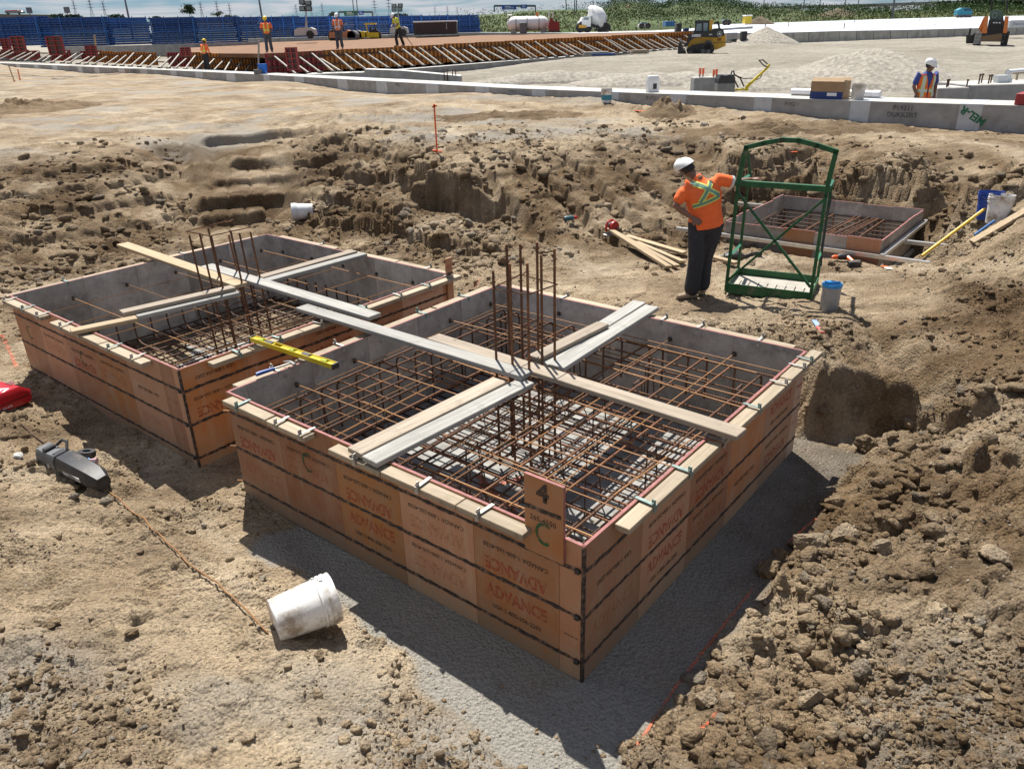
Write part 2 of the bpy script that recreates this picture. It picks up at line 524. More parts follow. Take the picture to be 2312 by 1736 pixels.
TW([(16, 26, 1.05), (8, 32, 1.15), (20, 34, 1.25), (-13, 41, 1.3), (-22, 54, 1.15), (0, 50, 1.45), (40, 66, 1.7), (60, 60, 1.75), (60, 85, 1.6), (-60, 95, 2.35), (0, 95, 2.4), (60, 110, 2.5), (-200, 60, 1.8), (-200, 330, 2.9), (200, 330, 2.9), (200, 60, 2), (200, -40, 1.5), (-200, -40, 1.5), (0, 330, 2.9), (110, 150, 2.6), (-200, 420, 3), (200, 420, 3), (0, 420, 3)], .4)

TPA = np.array(TP)
_res = delaunay_2d_cdt([Vector((q[0], q[1])) for q in TP], [], [], 0, 1e-4)
_tv = np.array([(v[0], v[1]) for v in _res[0]])
_orig = [o_[0] if o_ else 0 for o_ in _res[3]]
_tz = TPA[_orig][:, 2]
_tr = TPA[_orig][:, 3]
_tris = []
for f in _res[2]:
    for k in range(1, len(f) - 1):
        _tris.append((f[0], f[k], f[k + 1]))

def raster(x0, x1, y0, y1, s):
    nx, ny = int((x1 - x0) / s) + 1, int((y1 - y0) / s) + 1
    Z = np.full((ny, nx), 1.4)
    Q = np.full((ny, nx), .5)
    for (a, b, c) in _tris:
        A, B, C_ = _tv[a], _tv[b], _tv[c]
        i0, i1 = max(0, int((min(A[0], B[0], C_[0]) - x0) / s)), min(nx, int((max(A[0], B[0], C_[0]) - x0) / s) + 2)
        j0, j1 = max(0, int((min(A[1], B[1], C_[1]) - y0) / s)), min(ny, int((max(A[1], B[1], C_[1]) - y0) / s) + 2)
        if i0 >= i1 or j0 >= j1:
            continue
        X, Y = np.meshgrid(x0 + s * np.arange(i0, i1), y0 + s * np.arange(j0, j1))
        det = (B[1] - C_[1]) * (A[0] - C_[0]) + (C_[0] - B[0]) * (A[1] - C_[1])
        if abs(det) < 1e-12:
            continue
        l1 = ((B[1] - C_[1]) * (X - C_[0]) + (C_[0] - B[0]) * (Y - C_[1])) / det
        l2 = ((C_[1] - A[1]) * (X - C_[0]) + (A[0] - C_[0]) * (Y - C_[1])) / det
        l3 = 1 - l1 - l2
        mk = (l1 > -1e-6) & (l2 > -1e-6) & (l3 > -1e-6)
        Z[j0:j1, i0:i1][mk] = (l1 * _tz[a] + l2 * _tz[b] + l3 * _tz[c])[mk]
        Q[j0:j1, i0:i1][mk] = (l1 * _tr[a] + l2 * _tr[b] + l3 * _tr[c])[mk]
    return (x0, y0, s, Z, Q)

def blur(A, k):
    for _ in range(k):
        B = A.copy()
        B[1:-1] = (A[:-2] + A[1:-1] * 2 + A[2:]) / 4
        A = B.copy()
        A[:, 1:-1] = (B[:, :-2] + B[:, 1:-1] * 2 + B[:, 2:]) / 4
    return A

def sample(rs, A, x, y):
    x0, y0, s = rs[:3]
    fx = np.clip((x - x0) / s, 0, A.shape[1] - 1.001)
    fy = np.clip((y - y0) / s, 0, A.shape[0] - 1.001)
    i, j = fx.astype(int), fy.astype(int)
    u, v = fx - i, fy - j
    return (A[j, i] * (1 - u) + A[j, i + 1] * u) * (1 - v) + (A[j + 1, i] * (1 - u) + A[j + 1, i + 1] * u) * v

RN = raster(-17, 17, -3, 27, .025)
RN = (*RN[:3], blur(RN[3], 1), blur(RN[4], 16))
RF = raster(-200, 200, -40, 420, 1.0)

def pad_mask(x, y):
    """1 on the grey levelled pad under the near form"""
    u = (x - NEAR[0]) * D1[0] + (y - NEAR[1]) * D1[1]
    v = (x - NEAR[0]) * D2[0] + (y - NEAR[1]) * D2[1]
    w = .13 * fbm(x * 2.3, y * 2.3, 71, 3)
    d = np.maximum(np.maximum(-.54 - u, u - np.where(v < .1, 2.6, 3.36)), np.maximum(-.46 - .26 * np.clip((1.5 - u) / 1.5, 0, 1) - v, v - 3.5)) + w
    return np.clip(-d / .10, 0, 1), u, v

def height(x, y, fine=True):
    x = np.asarray(x, float)
    y = np.asarray(y, float)
    near = (np.abs(x) < 16.5) & (y > -2.5) & (y < 26.5)
    q = sample(RN, RN[4], x, y)
    wq = np.clip(q * 1.3 - .25, .18, 1)
    wx = (.10 * fbm(x * 1.7, y * 1.7, 3, 3) + .035 * fbm(x * 7, y * 7, 5, 2)) * wq
    wy = (.10 * fbm(x * 1.7, y * 1.7, 8, 3) + .035 * fbm(x * 7, y * 7, 9, 2)) * wq
    zn = sample(RN, RN[3], x + wx, y + wy)
    zf = sample(RF, RF[3], x, y)
    z = np.where(near, zn, zf)
    q = np.where(near, q, .4)
    pad, u, v = pad_mask(x, y)
    q = q * (1 - .75 * pad)
    big = .045 * fbm(x * .8, y * .8, 21, 3)
    z = z + big * np.clip(q, .3, 1.2) * (1 - .9 * pad)
    z = np.where(pad > 0, z * (1 - .92 * pad), z)
    if fine:
        patch = np.clip(.8 + 1.3 * fbm(x * 1.3 + 4, y * 1.3, 51, 3), 0.15, 1.5)
        # ledges left by the bucket: the bank breaks down in steps
        bank = np.clip((q - .62) / .2, 0, 1) * np.clip((y - 10.6) / .5, 0, 1) * np.clip((18.4 - y) / .6, 0, 1) * (z < 1.22) * (z > .3)
        st = .23
        zq = (z + .10 * fbm(x * .9, y * .9, 131, 3) + .05 * fbm(x * 3.3, y * 3.3, 133, 2)) / st
        fl = np.floor(zq)
        fr = zq - fl
        zt = st * (fl + .16 * fr + .84 * np.clip((fr - .72) / .10, 0, 1))
        z = z + bank * .8 * (zt - zq * st)
        # broken lumps of clay
        x2, y2 = x + .05 * fbm(x * 6, y * 6, 35, 2), y + .05 * fbm(x * 6, y * 6, 36, 2)
        amp = np.clip(q - .12, 0, 1.1) * patch * (1 - .9 * pad)
        for (cs, a_, sd) in ((.34, .12, 1), (.13, .085, 2), (.06, .042, 3)):
            f1, f2, rid, ox, oy = worley(x2 / cs, y2 / cs, sd)
            tilt = ((rid * 7.3) % 1 - .5) * ox + ((rid * 13.7) % 1 - .5) * oy
            keep = np.clip((rid * 3.1 % 1 - .35) * 6, 0, 1) if sd < 3 else 1.0
            z = z + amp * a_ * keep * ((rid - .35) * np.clip((f2 - f1) / .16, 0, 1) + .8 * tilt)
        z = z + q * (.03 * fbm(x * 3.1, y * 3.1, 31, 3) + .008 * fbm(x * 26, y * 26, 61, 2))
        # bucket-tooth and track grooves
        sl = np.clip((x + 9) / 1.5, 0, 1) * np.clip((-2.2 - x) / .8, 0, 1) * np.clip((y - 10.5) / 1, 0, 1) * np.clip((19 - y) / 1, 0, 1)
        g = (x * .95 + y * .28) / .34 + .5 * fbm(x * .9, y * .9, 81, 2)
        gr = np.abs((g % 1) - .5) * 2
        z = z - sl * .045 * np.clip((.22 - gr) / .22, 0, 1)
        s2 = np.clip((x + .6) / .5, 0, 1) * np.clip((4.2 - x) / .8, 0, 1) * np.clip((y - 10.8) / .8, 0, 1) * np.clip((15.5 - y) / 1, 0, 1)
        g = (x * .9 + y * .42) / .95 + .22 * fbm(x * .8, y * .8, 83, 2)
        gr = np.abs((g % 1) - .5) * 2
        z = z - s2 * .2 * np.clip((.38 - gr) / .2, 0, 1)
        # tyre and track ruts across the near left soil and the grade
        s3 = np.clip((-.9 - x) / .6, 0, 1) * np.clip((5.2 - y) / 1, 0, 1)
        g = (x * .66 + y * .75) / .52 + .3 * fbm(x * .7, y * .7, 85, 2)
        z = z + s3 * .035 * np.sin(g * 6.283)
        s4 = np.clip((y - 15.5) / 2, 0, 1) * near
        g = (x * .55 + y * .85) / 1.1 + .6 * fbm(x * .3, y * .3, 87, 2)
        z = z + s4 * .025 * np.sin(g * 6.283)
    return z

def gz(x, y, fine=False):
    return float(height(np.array([x]), np.array([y]), fine)[0])

def hit(px, py, lift=0.0, fine=True):
    """point of the ground seen at a pixel of the 2212 px copy"""
    d = ray_dir(px * OV, py * OV)
    d = d / np.linalg.norm(d)
    t = np.concatenate([np.arange(1.2, 30, .01), np.arange(30, 120, .05)])
    X = CAMP[:, None] + d[:, None] * t
    below = X[2] - height(X[0], X[1], fine) - lift < 0
    k = int(np.argmax(below)) if below.any() else -1
    return X[:, k].copy()

def grid_mesh(name, xs, ys, mat, hfun, attrs=None):
    X, Y = np.meshgrid(xs, ys)
    Z = hfun(X, Y)
    nx, ny = len(xs), len(ys)
    co = np.stack([X, Y, Z], -1).reshape(-1, 3).astype(np.float32)
    j, i = np.meshgrid(np.arange(ny - 1), np.arange(nx - 1), indexing='ij')
    a = (j * nx + i).ravel()
    q = np.stack([a, a + 1, a + nx + 1, a + nx], -1).astype(np.int32)
    me = bpy.data.meshes.new(name)
    me.vertices.add(len(co))
    me.vertices.foreach_set('co', co.ravel())
    me.loops.add(q.size)
    me.loops.foreach_set('vertex_index', q.ravel())
    me.polygons.add(len(q))
    me.polygons.foreach_set('loop_start', np.arange(0, q.size, 4, dtype=np.int32))
    me.polygons.foreach_set('loop_total', np.full(len(q), 4, dtype=np.int32))
    me.polygons.foreach_set('use_smooth', np.ones(len(q), bool))
    me.materials.append(mat)
    me.update()
    me.validate()
    if attrs:
        for k, fn in attrs.items():
            at = me.attributes.new(k, 'FLOAT', 'POINT')
            at.data.foreach_set('value', np.asarray(fn(X, Y, Z), np.float32).ravel())
    return me

def soil_material():
    mt, nt, b = nodes('soil')
    L = nt.links
    tc = nn(nt, 'TexCoord')
    ob = tc.outputs['Object']
    def noise(s, d=6.0, r=.6, dist=0.0):
        n = nn(nt, 'TexNoise', Scale=s, Detail=d, Roughness=r, Distortion=dist)
        L.new(ob, n.inputs['Vector'])
        return n.outputs[0]
    base = ramp(nt, noise(.9, 5, .65, .4), [(.28, (.165, .118, .073)), (.45, (.268, .202, .13)), (.6, (.365, .288, .194)), (.78, (.455, .373, .268))])
    fine = ramp(nt, noise(34, 5, .75), [(.3, .58), (.5, 1.08), (.7, 1.45)])
    trk = nn(nt, 'Mapping'); trk.inputs['Rotation'].default_value = (0, 0, .55); trk.inputs['Scale'].default_value = (.8, 3.6, 1)
    L.new(ob, trk.inputs[0])
    tn = nn(nt, 'TexNoise', Scale=1.4, Detail=6.0, Roughness=.72)
    L.new(trk.outputs[0], tn.inputs['Vector'])
    fine = mixc(nt, 1.0, fine, ramp(nt, tn.outputs[0], [(.3, .62), (.5, 1.0), (.7, 1.25)]), 'MULTIPLY')
    c = mixc(nt, 1.0, base, fine, 'MULTIPLY')
    # pale dried crust in patches
    c = mixc(nt, ramp(nt, noise(.55, 6, .68, .8), [(.54, 0), (.68, .8)]), c, (.52, .438, .325))
    # grey stone dust lying on the soil
    at = nn(nt, 'Attribute', attribute_name='gravel')
    gcol = ramp(nt, noise(120, 4, .75), [(.3, (.19, .178, .155)), (.5, (.30, .283, .248)), (.72, (.43, .41, .365))])
    c = mixc(nt, at.outputs['Fac'], c, gcol)
    # the compacted crushed-stone yard
    a3 = nn(nt, 'Attribute', attribute_name='yard')
    ycol = ramp(nt, noise(.22, 6, .62, .6), [(.3, (.25, .225, .18)), (.5, (.315, .287, .235)), (.72, (.385, .357, .30))])
    ycol = mixc(nt, 1.0, ycol, ramp(nt, noise(5, 6, .85), [(.3, .6), (.7, 1.3)]), 'MULTIPLY')
    ycol = mixc(nt, 1.0, ycol, ramp(nt, tn.outputs[0], [(.32, .70), (.5, 1.0), (.68, 1.2)]), 'MULTIPLY')
    c = mixc(nt, a3.outputs['Fac'], c, ycol)
    # damp darker soil
    a2 = nn(nt, 'Attribute', attribute_name='damp')
    c = mixc(nt, a2.outputs['Fac'], c, mixc(nt, 1.0, c, (.42, .36, .295), 'MULTIPLY'))
    # pebbles of mixed tone
    vo = nn(nt, 'TexVoronoi', Scale=34.0)
    L.new(ob, vo.inputs['Vector'])
    peb = ramp(nt, vo.outputs['Distance'], [(.12, 1), (.26, 0)])
    pick = nn(nt, 'SeparateColor')
    L.new(vo.outputs['Color'], pick.inputs[0])
    pm_ = nn(nt, 'Math', operation='MULTIPLY')
    L.new(peb, pm_.inputs[0])
    L.new(ramp(nt, pick.outputs[0], [(.80, 0), (.84, 1)]), pm_.inputs[1])
    c = mixc(nt, pm_.outputs[0], c, (.36, .33, .28))
    L.new(c, b.inputs['Base Color'])
    b.inputs['Roughness'].default_value = .95
    b.inputs['Specular IOR Level'].default_value = .15
    # crumbly relief
    h1 = noise(38, 5, .72)
    v2 = nn(nt, 'TexVoronoi', Scale=48.0)
    L.new(ob, v2.inputs['Vector'])
    hm = nn(nt, 'Math', operation='MULTIPLY_ADD')
    L.new(v2.outputs['Distance'], hm.inputs[0]); hm.inputs[1].default_value = -.8
    L.new(h1, hm.inputs[2])
    bp = nn(nt, 'Bump', Strength=1.0, Distance=.024)
    L.new(hm.outputs[0], bp.inputs['Height'])
    h3 = noise(160, 2, .7)
    bp2 = nn(nt, 'Bump', Strength=.6, Distance=.006)
    L.new(h3, bp2.inputs['Height'])
    L.new(bp.outputs[0], bp2.inputs['Normal'])
    L.new(bp2.outputs[0], b.inputs['Normal'])
    return mt
SOIL = soil_material()

def gravel_attr(X, Y, Z):
    pad, u, v = pad_mask(X, Y)
    n = fbm(X * .9, Y * .9, 91, 4)
    g = np.clip(pad * 1.2 - .55 * np.clip(.25 + 1.4 * fbm(X * 1.8, Y * 1.8, 141, 4), 0, 1), 0, 1)
    near_l = np.clip((.15 + n) * 2.2, 0, 1) * np.clip((3.9 - Y) / 1.2, 0, 1) * .75          # dust scattered over the near soil
    grade = np.clip((.02 + fbm(X * .35, Y * .5, 93, 4)) * 3, 0, 1) * np.clip((Y - 15.5) / 2, 0, 1) * .75
    patch = np.clip(1.1 - np.hypot((X + .2) / 3.0, (Y - 17.0) / .9) + .8 * n, 0, 1) * .8
    return np.clip(np.maximum.reduce([g, near_l, grade, patch]), 0, 1)

_bx = np.array([q[0] for q in BEAM])[::-1]
_by = np.array([q[1] for q in BEAM])[::-1]
def yard_attr(X, Y, Z):
    d = Y - np.interp(X, _bx, _by) - .5
    return np.clip(d / .4, 0, 1)

def damp_attr(X, Y, Z):
    n = fbm(X * .7, Y * .7, 95, 4)
    n2 = fbm(X * 2.6, Y * 2.6, 97, 3)
    r_ = np.clip((X - .42 * Y + .75) / .9, 0, 1) * np.clip((9.5 - Y) / 2, 0, 1)                # freshly dug clay on the right
    bank = np.clip((Y - 10) / 1.2, 0, 1) * np.clip((19 - Y) / 1, 0, 1) * np.clip((1.27 - Z) / .12, 0, 1)
    left = np.clip((-1.5 - X) / 2, 0, 1) * np.clip((10 - Y) / 2, 0, 1)
    v = np.maximum(np.maximum(r_ * (.8 + .8 * n + .5 * n2), bank * (.72 + 1.0 * n + .6 * n2)), left * (.2 + 1.0 * n))
    return np.clip(v, 0, 1)

def spaced(stops):
    """coordinates whose spacing is given at a few places"""
    out = [stops[0][0]]
    while out[-1] < stops[-1][0]:
        x = out[-1]
        out.append(x + float(np.interp(x, [s[0] for s in stops], [s[1] for s in stops])))
    return np.array(out)
xs = spaced([(-15, .12), (-9, .068), (-3, .022), (-1, .019), (2, .019), (3, .022), (9, .068), (15, .12)])
ys = spaced([(.6, .06), (1.7, .016), (4, .013), (7, .018), (11, .024), (17, .030), (19, .05), (24.5, .09)])
me = grid_mesh('ground', xs, ys, SOIL, height, {'gravel': gravel_attr, 'damp': damp_attr, 'yard': yard_attr})
link('ground', me, kind='structure')
print('ground verts', len(me.vertices))
_at = {'gravel': gravel_attr, 'damp': lambda X, Y, Z: X * 0, 'yard': yard_attr}
for nm_, xr, yr in (('site_ground', spaced([(-400, 30), (-60, 2), (-20, .5), (30, .5), (80, 2), (400, 30)]), spaced([(ys[-1] - .05, .3), (60, .6), (120, 3), (420, 12), (1600, 120)])),
                    ('side_ground', spaced([(-60, 2), (-14.9, .3)]), spaced([(-12, 1), (ys[-1], .4)])), ('side_ground', spaced([(14.9, .3), (60, 2)]), spaced([(-12, 1), (ys[-1], .4)])),
                    ('side_ground', spaced([(-14.8, .4), (14.8, .4)]), spaced([(-12, .5), (.66, .2)]))):
    me = grid_mesh(nm_, xr, yr, SOIL, lambda X, Y: height(X, Y, True) - .02, _at)
    link(nm_, me, kind='structure')

# ---------------------------------------------------------------- loose clods
def ico(sub):
    bm = bmesh.new()
    bmesh.ops.create_icosphere(bm, subdivisions=sub, radius=1.0)
    v = np.array([q.co[:] for q in bm.verts])
    f = np.array([[l.index for l in q.verts] for q in bm.faces])
    bm.free()
    return v, f

def lump_shape(v, seed, rough=.35):
    """an angular, uneven lump"""
    r_ = np.random.default_rng(seed)
    d = np.ones(len(v))
    for _ in range(9):
        n = r_.normal(size=3); n /= np.linalg.norm(n)
        cut = .42 + .4 * r_.random()
        h = v @ n
        d = np.where(h > cut, np.minimum(d, cut / np.maximum(h, 1e-3)), d)
    d = d * (1 + rough * r_.normal(size=len(v)) * .28)
    return v * d[:, None] * np.array([1, .7 + .5 * r_.random(), .55 + .3 * r_.random()])

def scatter(name, n, sub, smin, smax, region, seed, mat, sink=.25, on_pad=False, bank_only=False, belt=False):
    r_ = np.random.default_rng(seed)
    bv, bf = ico(sub)
    shapes = [lump_shape(bv, seed * 100 + k) for k in range(12)]
    x0, x1, y0, y1 = region
    # more of them close by
    k = 0
    xs_, ys_ = [], []
    while k < n:
        m_ = n * 3
        y = y0 * (y1 / y0) ** r_.random(m_)
        x = (r_.random(m_) * 2 - 1) * (y * .72 + .6)
        ok = (x > x0) & (x < x1)
        x, y = x[ok], y[ok]
        pad, u, v = pad_mask(x, y)
        uB, vB = u - 3.86, v
        inside = ((u > -.05) & (u < 3.25) & (v > -.05) & (v < 3.32)) | ((uB > -.05) & (uB < 3.4) & (vB > -.05) & (vB < 3.35))
        inC = (np.abs((x - FCN[0]) * D2[0] + (y - FCN[1]) * D2[1] - FCX / 2) < FCX / 2 + .05) & (np.abs((x - FCN[0]) * D1[0] + (y - FCN[1]) * D1[1] - FCY / 2) < FCY / 2 + .05)
        q = sample(RN, RN[4], x, y)
        pr = np.clip((q - .3) * 1.1, .04, 1) * np.clip(.15 + 2.4 * fbm(x * .9, y * .9, 121, 3), .03, 1) * (1 - .93 * pad)
        if bank_only:
            zb = height(x, y, False)
            pr = np.clip((q - .5) * 2, 0, 1) * (y > 10.4) * (zb < 1.3) * np.clip(.35 + 1.8 * fbm(x * 1.1, y * 1.1, 127, 3), .05, 1)
        if belt:
            pr = np.clip(1 - np.abs(u + .98) / .5, 0, 1) * (v > -.6) * (v < 4.4)
        if on_pad:
            pr = pad * np.clip(.35 + 1.5 * fbm(x * 2, y * 2, 123, 3), .05, 1)
        keep = (~inside) & (~inC) & (r_.random(len(x)) < pr)
        xs_.append(x[keep]); ys_.append(y[keep]); k += keep.sum()
    x, y = np.concatenate(xs_)[:n], np.concatenate(ys_)[:n]
    s = smin * (smax / smin) ** (r_.random(n) ** 2.2) * np.clip(y / 5, .75, 1.25)
    z = height(x, y)
    V, Fc = [], []
    nv = len(bv)
    for i in range(n):
        a, b_, c = r_.random(3) * 6.283
        ca, sa, cb, sb = math.cos(a), math.sin(a), math.cos(b_ * .12), math.sin(b_ * .12)
        Rm = np.array([[ca, -sa, 0], [sa, ca, 0], [0, 0, 1]]) @ np.array([[1, 0, 0], [0, cb, -sb], [0, sb, cb]])
        p_ = shapes[i % 12] @ Rm.T * s[i] + np.array([x[i], y[i], z[i] + s[i] * (.45 - sink)])
        V.append(p_)
        Fc.append(bf + i * nv)
    V, Fc = np.concatenate(V).astype(np.float32), np.concatenate(Fc).astype(np.int32)
    me = bpy.data.meshes.new(name)
    me.vertices.add(len(V)); me.vertices.foreach_set('co', V.ravel())
    me.loops.add(Fc.size); me.loops.foreach_set('vertex_index', Fc.ravel())
    me.polygons.add(len(Fc))
    me.polygons.foreach_set('loop_start', np.arange(0, Fc.size, 3, dtype=np.int32))
    me.polygons.foreach_set('loop_total', np.full(len(Fc), 3, dtype=np.int32))
    me.materials.append(mat)
    me.update()
    for an, val in (('gravel', np.repeat(np.where(r_.random(n) < .08, .6, 1.0 if on_pad else 0.0), nv)), ('damp', np.repeat(np.clip(damp_attr(x, y, z) * .8 + .25 * r_.random(n), 0, 1), nv))):
        at = me.attributes.new(an, 'FLOAT', 'POINT')
        at.data.foreach_set('value', val.astype(np.float32))
    return link(name, me, kind='stuff', label=f'loose {name.replace("_", " ")} strewn over the dug soil', category='soil')
scatter('soil_crumbs', 25000, 1, .005, .02, (-9, 9, 2.2, 13), 5, SOIL, .3)
scatter('soil_clods', 3600, 2, .02, .06, (-9, 10, 2.2, 18), 6, SOIL, .36)
scatter('pad_stones', 2600, 1, .004, .011, (-3, 3.5, 2.2, 7.5), 9, SOIL, .25, True)
scatter('bank_clods', 3200, 2, .028, .11, (-10, 9, 9, 19), 12, SOIL, .34, False, True)
scatter('heaped_clods', 420, 2, .035, .13, (.5, 5, 2.2, 7.5), 14, SOIL, .3, False, False, True)
# ================================================================ materials for forms, steel and timber
def ply_material():
    """film-faced form plywood, outer side: worn orange to brown-pink"""
    mt, nt, b = nodes('form_plywood')
    L = nt.links
    tc = nn(nt, 'TexCoord'); oi = nn(nt, 'ObjectInfo')
    mp = nn(nt, 'Mapping')
    L.new(tc.outputs['Object'], mp.inputs[0])
    cmb = nn(nt, 'CombineXYZ')
    mul = nn(nt, 'Math', operation='MULTIPLY'); mul.inputs[1].default_value = 37.0
    L.new(oi.outputs['Random'], mul.inputs[0])
    for k in range(3):
        L.new(mul.outputs[0], cmb.inputs[k])
    L.new(cmb.outputs[0], mp.inputs['Location'])
    def noise(s, d=6.0, r=.6, sc=None):
        n = nn(nt, 'TexNoise', Scale=s, Detail=d, Roughness=r)
        src = mp.outputs[0]
        if sc:
            m2 = nn(nt, 'Mapping'); m2.inputs['Scale'].default_value = sc
            L.new(src, m2.inputs[0]); src = m2.outputs[0]
        L.new(src, n.inputs['Vector'])
        return n.outputs[0]
    base = ramp(nt, oi.outputs['Random'], [(0, (.27, .095, .035)), (.2, (.33, .155, .08)), (.5, (.36, .19, .11)), (.72, (.33, .125, .05)), (1, (.42, .165, .03))])
    c = mixc(nt, ramp(nt, noise(5, 7, .65), [(.35, 0), (.7, .7)]), base, (.36, .22, .135))
    c = mixc(nt, ramp(nt, noise(9, 6, .7, (1, 1, .12)), [(.52, 0), (.72, .55)]), c, (.40, .30, .21))      # run-off streaks
    c = mixc(nt, ramp(nt, noise(30, 6, .75), [(.60, 0), (.72, .6)]), c, (.17, .10, .07))                  # scuffs
    c = mixc(nt, ramp(nt, noise(3, 8, .7), [(.62, 0), (.75, .5)]), c, (.42, .38, .33))                   # cement haze
    sz = nn(nt, 'SeparateXYZ'); L.new(tc.outputs['Object'], sz.inputs[0])
    mz = nn(nt, 'Math', operation='MULTIPLY_ADD'); L.new(sz.outputs[2], mz.inputs[0]); mz.inputs[1].default_value = -1.6; L.new(noise(11, 7, .75), mz.inputs[2])
    c = mixc(nt, ramp(nt, mz.outputs[0], [(.12, 0), (.42, .8)]), c, (.27, .20, .13))                       # mud splashed up the foot
    c = mixc(nt, ramp(nt, oi.outputs['Random'], [(.30, 0), (.32, .45), (.40, .45), (.42, 0)]), c, (.36, .29, .235))  # a few older, greyer sheets
    m7 = nn(nt, 'Math', operation='MULTIPLY'); m7.inputs[1].default_value = 7.31; L.new(oi.outputs['Random'], m7.inputs[0])
    m8 = nn(nt, 'Math', operation='FRACT'); L.new(m7.outputs[0], m8.inputs[0])
    c = mixc(nt, 1.0, c, ramp(nt, m8.outputs[0], [(0, .82), (.5, 1.12), (1, 1.4)]), 'MULTIPLY')
    L.new(c, b.inputs['Base Color'])
    b.inputs['Roughness'].default_value = .62
    bp = nn(nt, 'Bump', Strength=.25, Distance=.004)
    L.new(noise(40, 6, .7, (1, 1, .3)), bp.inputs['Height'])
    L.new(bp.outputs[0], b.inputs['Normal'])
    return mt

def stained_material(name, dark, light):
    """inside of the panels: grey cement-stained film"""
    mt, nt, b = nodes(name)
    L = nt.links
    tc = nn(nt, 'TexCoord'); oi = nn(nt, 'ObjectInfo')
    mp = nn(nt, 'Mapping')
    L.new(tc.outputs['Object'], mp.inputs[0])
    cmb = nn(nt, 'CombineXYZ')
    mul = nn(nt, 'Math', operation='MULTIPLY'); mul.inputs[1].default_value = 53.0
    L.new(oi.outputs['Random'], mul.inputs[0])
    for k in range(3):
        L.new(mul.outputs[0], cmb.inputs[k])
    L.new(cmb.outputs[0], mp.inputs['Location'])
    def noise(s, d=6.0, r=.6):
        n = nn(nt, 'TexNoise', Scale=s, Detail=d, Roughness=r)
        L.new(mp.outputs[0], n.inputs['Vector'])
        return n.outputs[0]
    c = mixc(nt, ramp(nt, noise(4, 8, .7), [(.35, 0), (.68, 1)]), dark, light)
    c = mixc(nt, ramp(nt, noise(13, 7, .75), [(.55, 0), (.7, .7)]), c, [x * .45 for x in dark])
    c = mixc(nt, ramp(nt, noise(9, 7, .75), [(.6, 0), (.72, .7)]), c, (.62, .61, .58))
    c = mixc(nt, 1.0, c, ramp(nt, oi.outputs['Random'], [(0, .72), (1, 1.2)]), 'MULTIPLY')
    L.new(c, b.inputs['Base Color'])
    b.inputs['Roughness'].default_value = .7
    return mt

def timber_material(name, a, b_, grain=.75):
    mt, nt, b = nodes(name)
    L = nt.links
    tc = nn(nt, 'TexCoord'); oi = nn(nt, 'ObjectInfo')
    mp = nn(nt, 'Mapping'); mp.inputs['Scale'].default_value = (.7, 14, 14)
    L.new(tc.outputs['Object'], mp.inputs[0])
    cmb = nn(nt, 'CombineXYZ')
    mul = nn(nt, 'Math', operation='MULTIPLY'); mul.inputs[1].default_value = 41.0
    L.new(oi.outputs['Random'], mul.inputs[0])
    for k in range(3):
        L.new(mul.outputs[0], cmb.inputs[k])
    L.new(cmb.outputs[0], mp.inputs['Location'])
    n = nn(nt, 'TexNoise', Scale=2.2, Detail=8.0, Roughness=.68, Distortion=.6)
    L.new(mp.outputs[0], n.inputs['Vector'])
    c = mixc(nt, ramp(nt, n.outputs[0], [(.3, 0), (.7, 1)]), [x * grain for x in a], b_)
    n2 = nn(nt, 'TexNoise', Scale=7.0, Detail=6.0, Roughness=.7)
    L.new(tc.outputs['Object'], n2.inputs['Vector'])
    c = mixc(nt, ramp(nt, n2.outputs[0], [(.56, 0), (.74, .6)]), c, [x * .55 for x in a])
    vo = nn(nt, 'TexVoronoi', Scale=5.0)
    L.new(tc.outputs['Object'], vo.inputs['Vector'])
    c = mixc(nt, ramp(nt, vo.outputs['Distance'], [(.05, .75), (.09, 0)]), c, (.10, .05, .025))
    c = mixc(nt, 1.0, c, ramp(nt, oi.outputs['Random'], [(0, .8), (1, 1.1)]), 'MULTIPLY')
    L.new(c, b.inputs['Base Color'])
    b.inputs['Roughness'].default_value = .78
    bp = nn(nt, 'Bump', Strength=.3, Distance=.004)
    L.new(n.outputs[0], bp.inputs['Height'])
    L.new(bp.outputs[0], b.inputs['Normal'])
    return mt

def rust_material(name, a, b_, ribs=0.0):
    mt, nt, b = nodes(name)
    L = nt.links
    tc = nn(nt, 'TexCoord'); oi = nn(nt, 'ObjectInfo')
    n = nn(nt, 'TexNoise', Scale=14.0, Detail=7.0, Roughness=.7)
    L.new(tc.outputs['Object'], n.inputs['Vector'])
    c = mixc(nt, ramp(nt, n.outputs[0], [(.32, 0), (.68, 1)]), a, b_)
    c = mixc(nt, 1.0, c, ramp(nt, oi.outputs['Random'], [(0, .65), (1, 1.3)]), 'MULTIPLY')
    L.new(c, b.inputs['Base Color'])
    b.inputs['Roughness'].default_value = .72
    b.inputs['Metallic'].default_value = .15
    if ribs:
        w = nn(nt, 'TexWave', Scale=ribs, Distortion=0.0)
        w.wave_type = 'BANDS'; w.bands_direction = 'X'
        L.new(tc.outputs['Object'], w.inputs['Vector'])
        bp = nn(nt, 'Bump', Strength=.9, Distance=.004)
        L.new(w.outputs['Fac'], bp.inputs['Height'])
        L.new(bp.outputs[0], b.inputs['Normal'])
    return mt

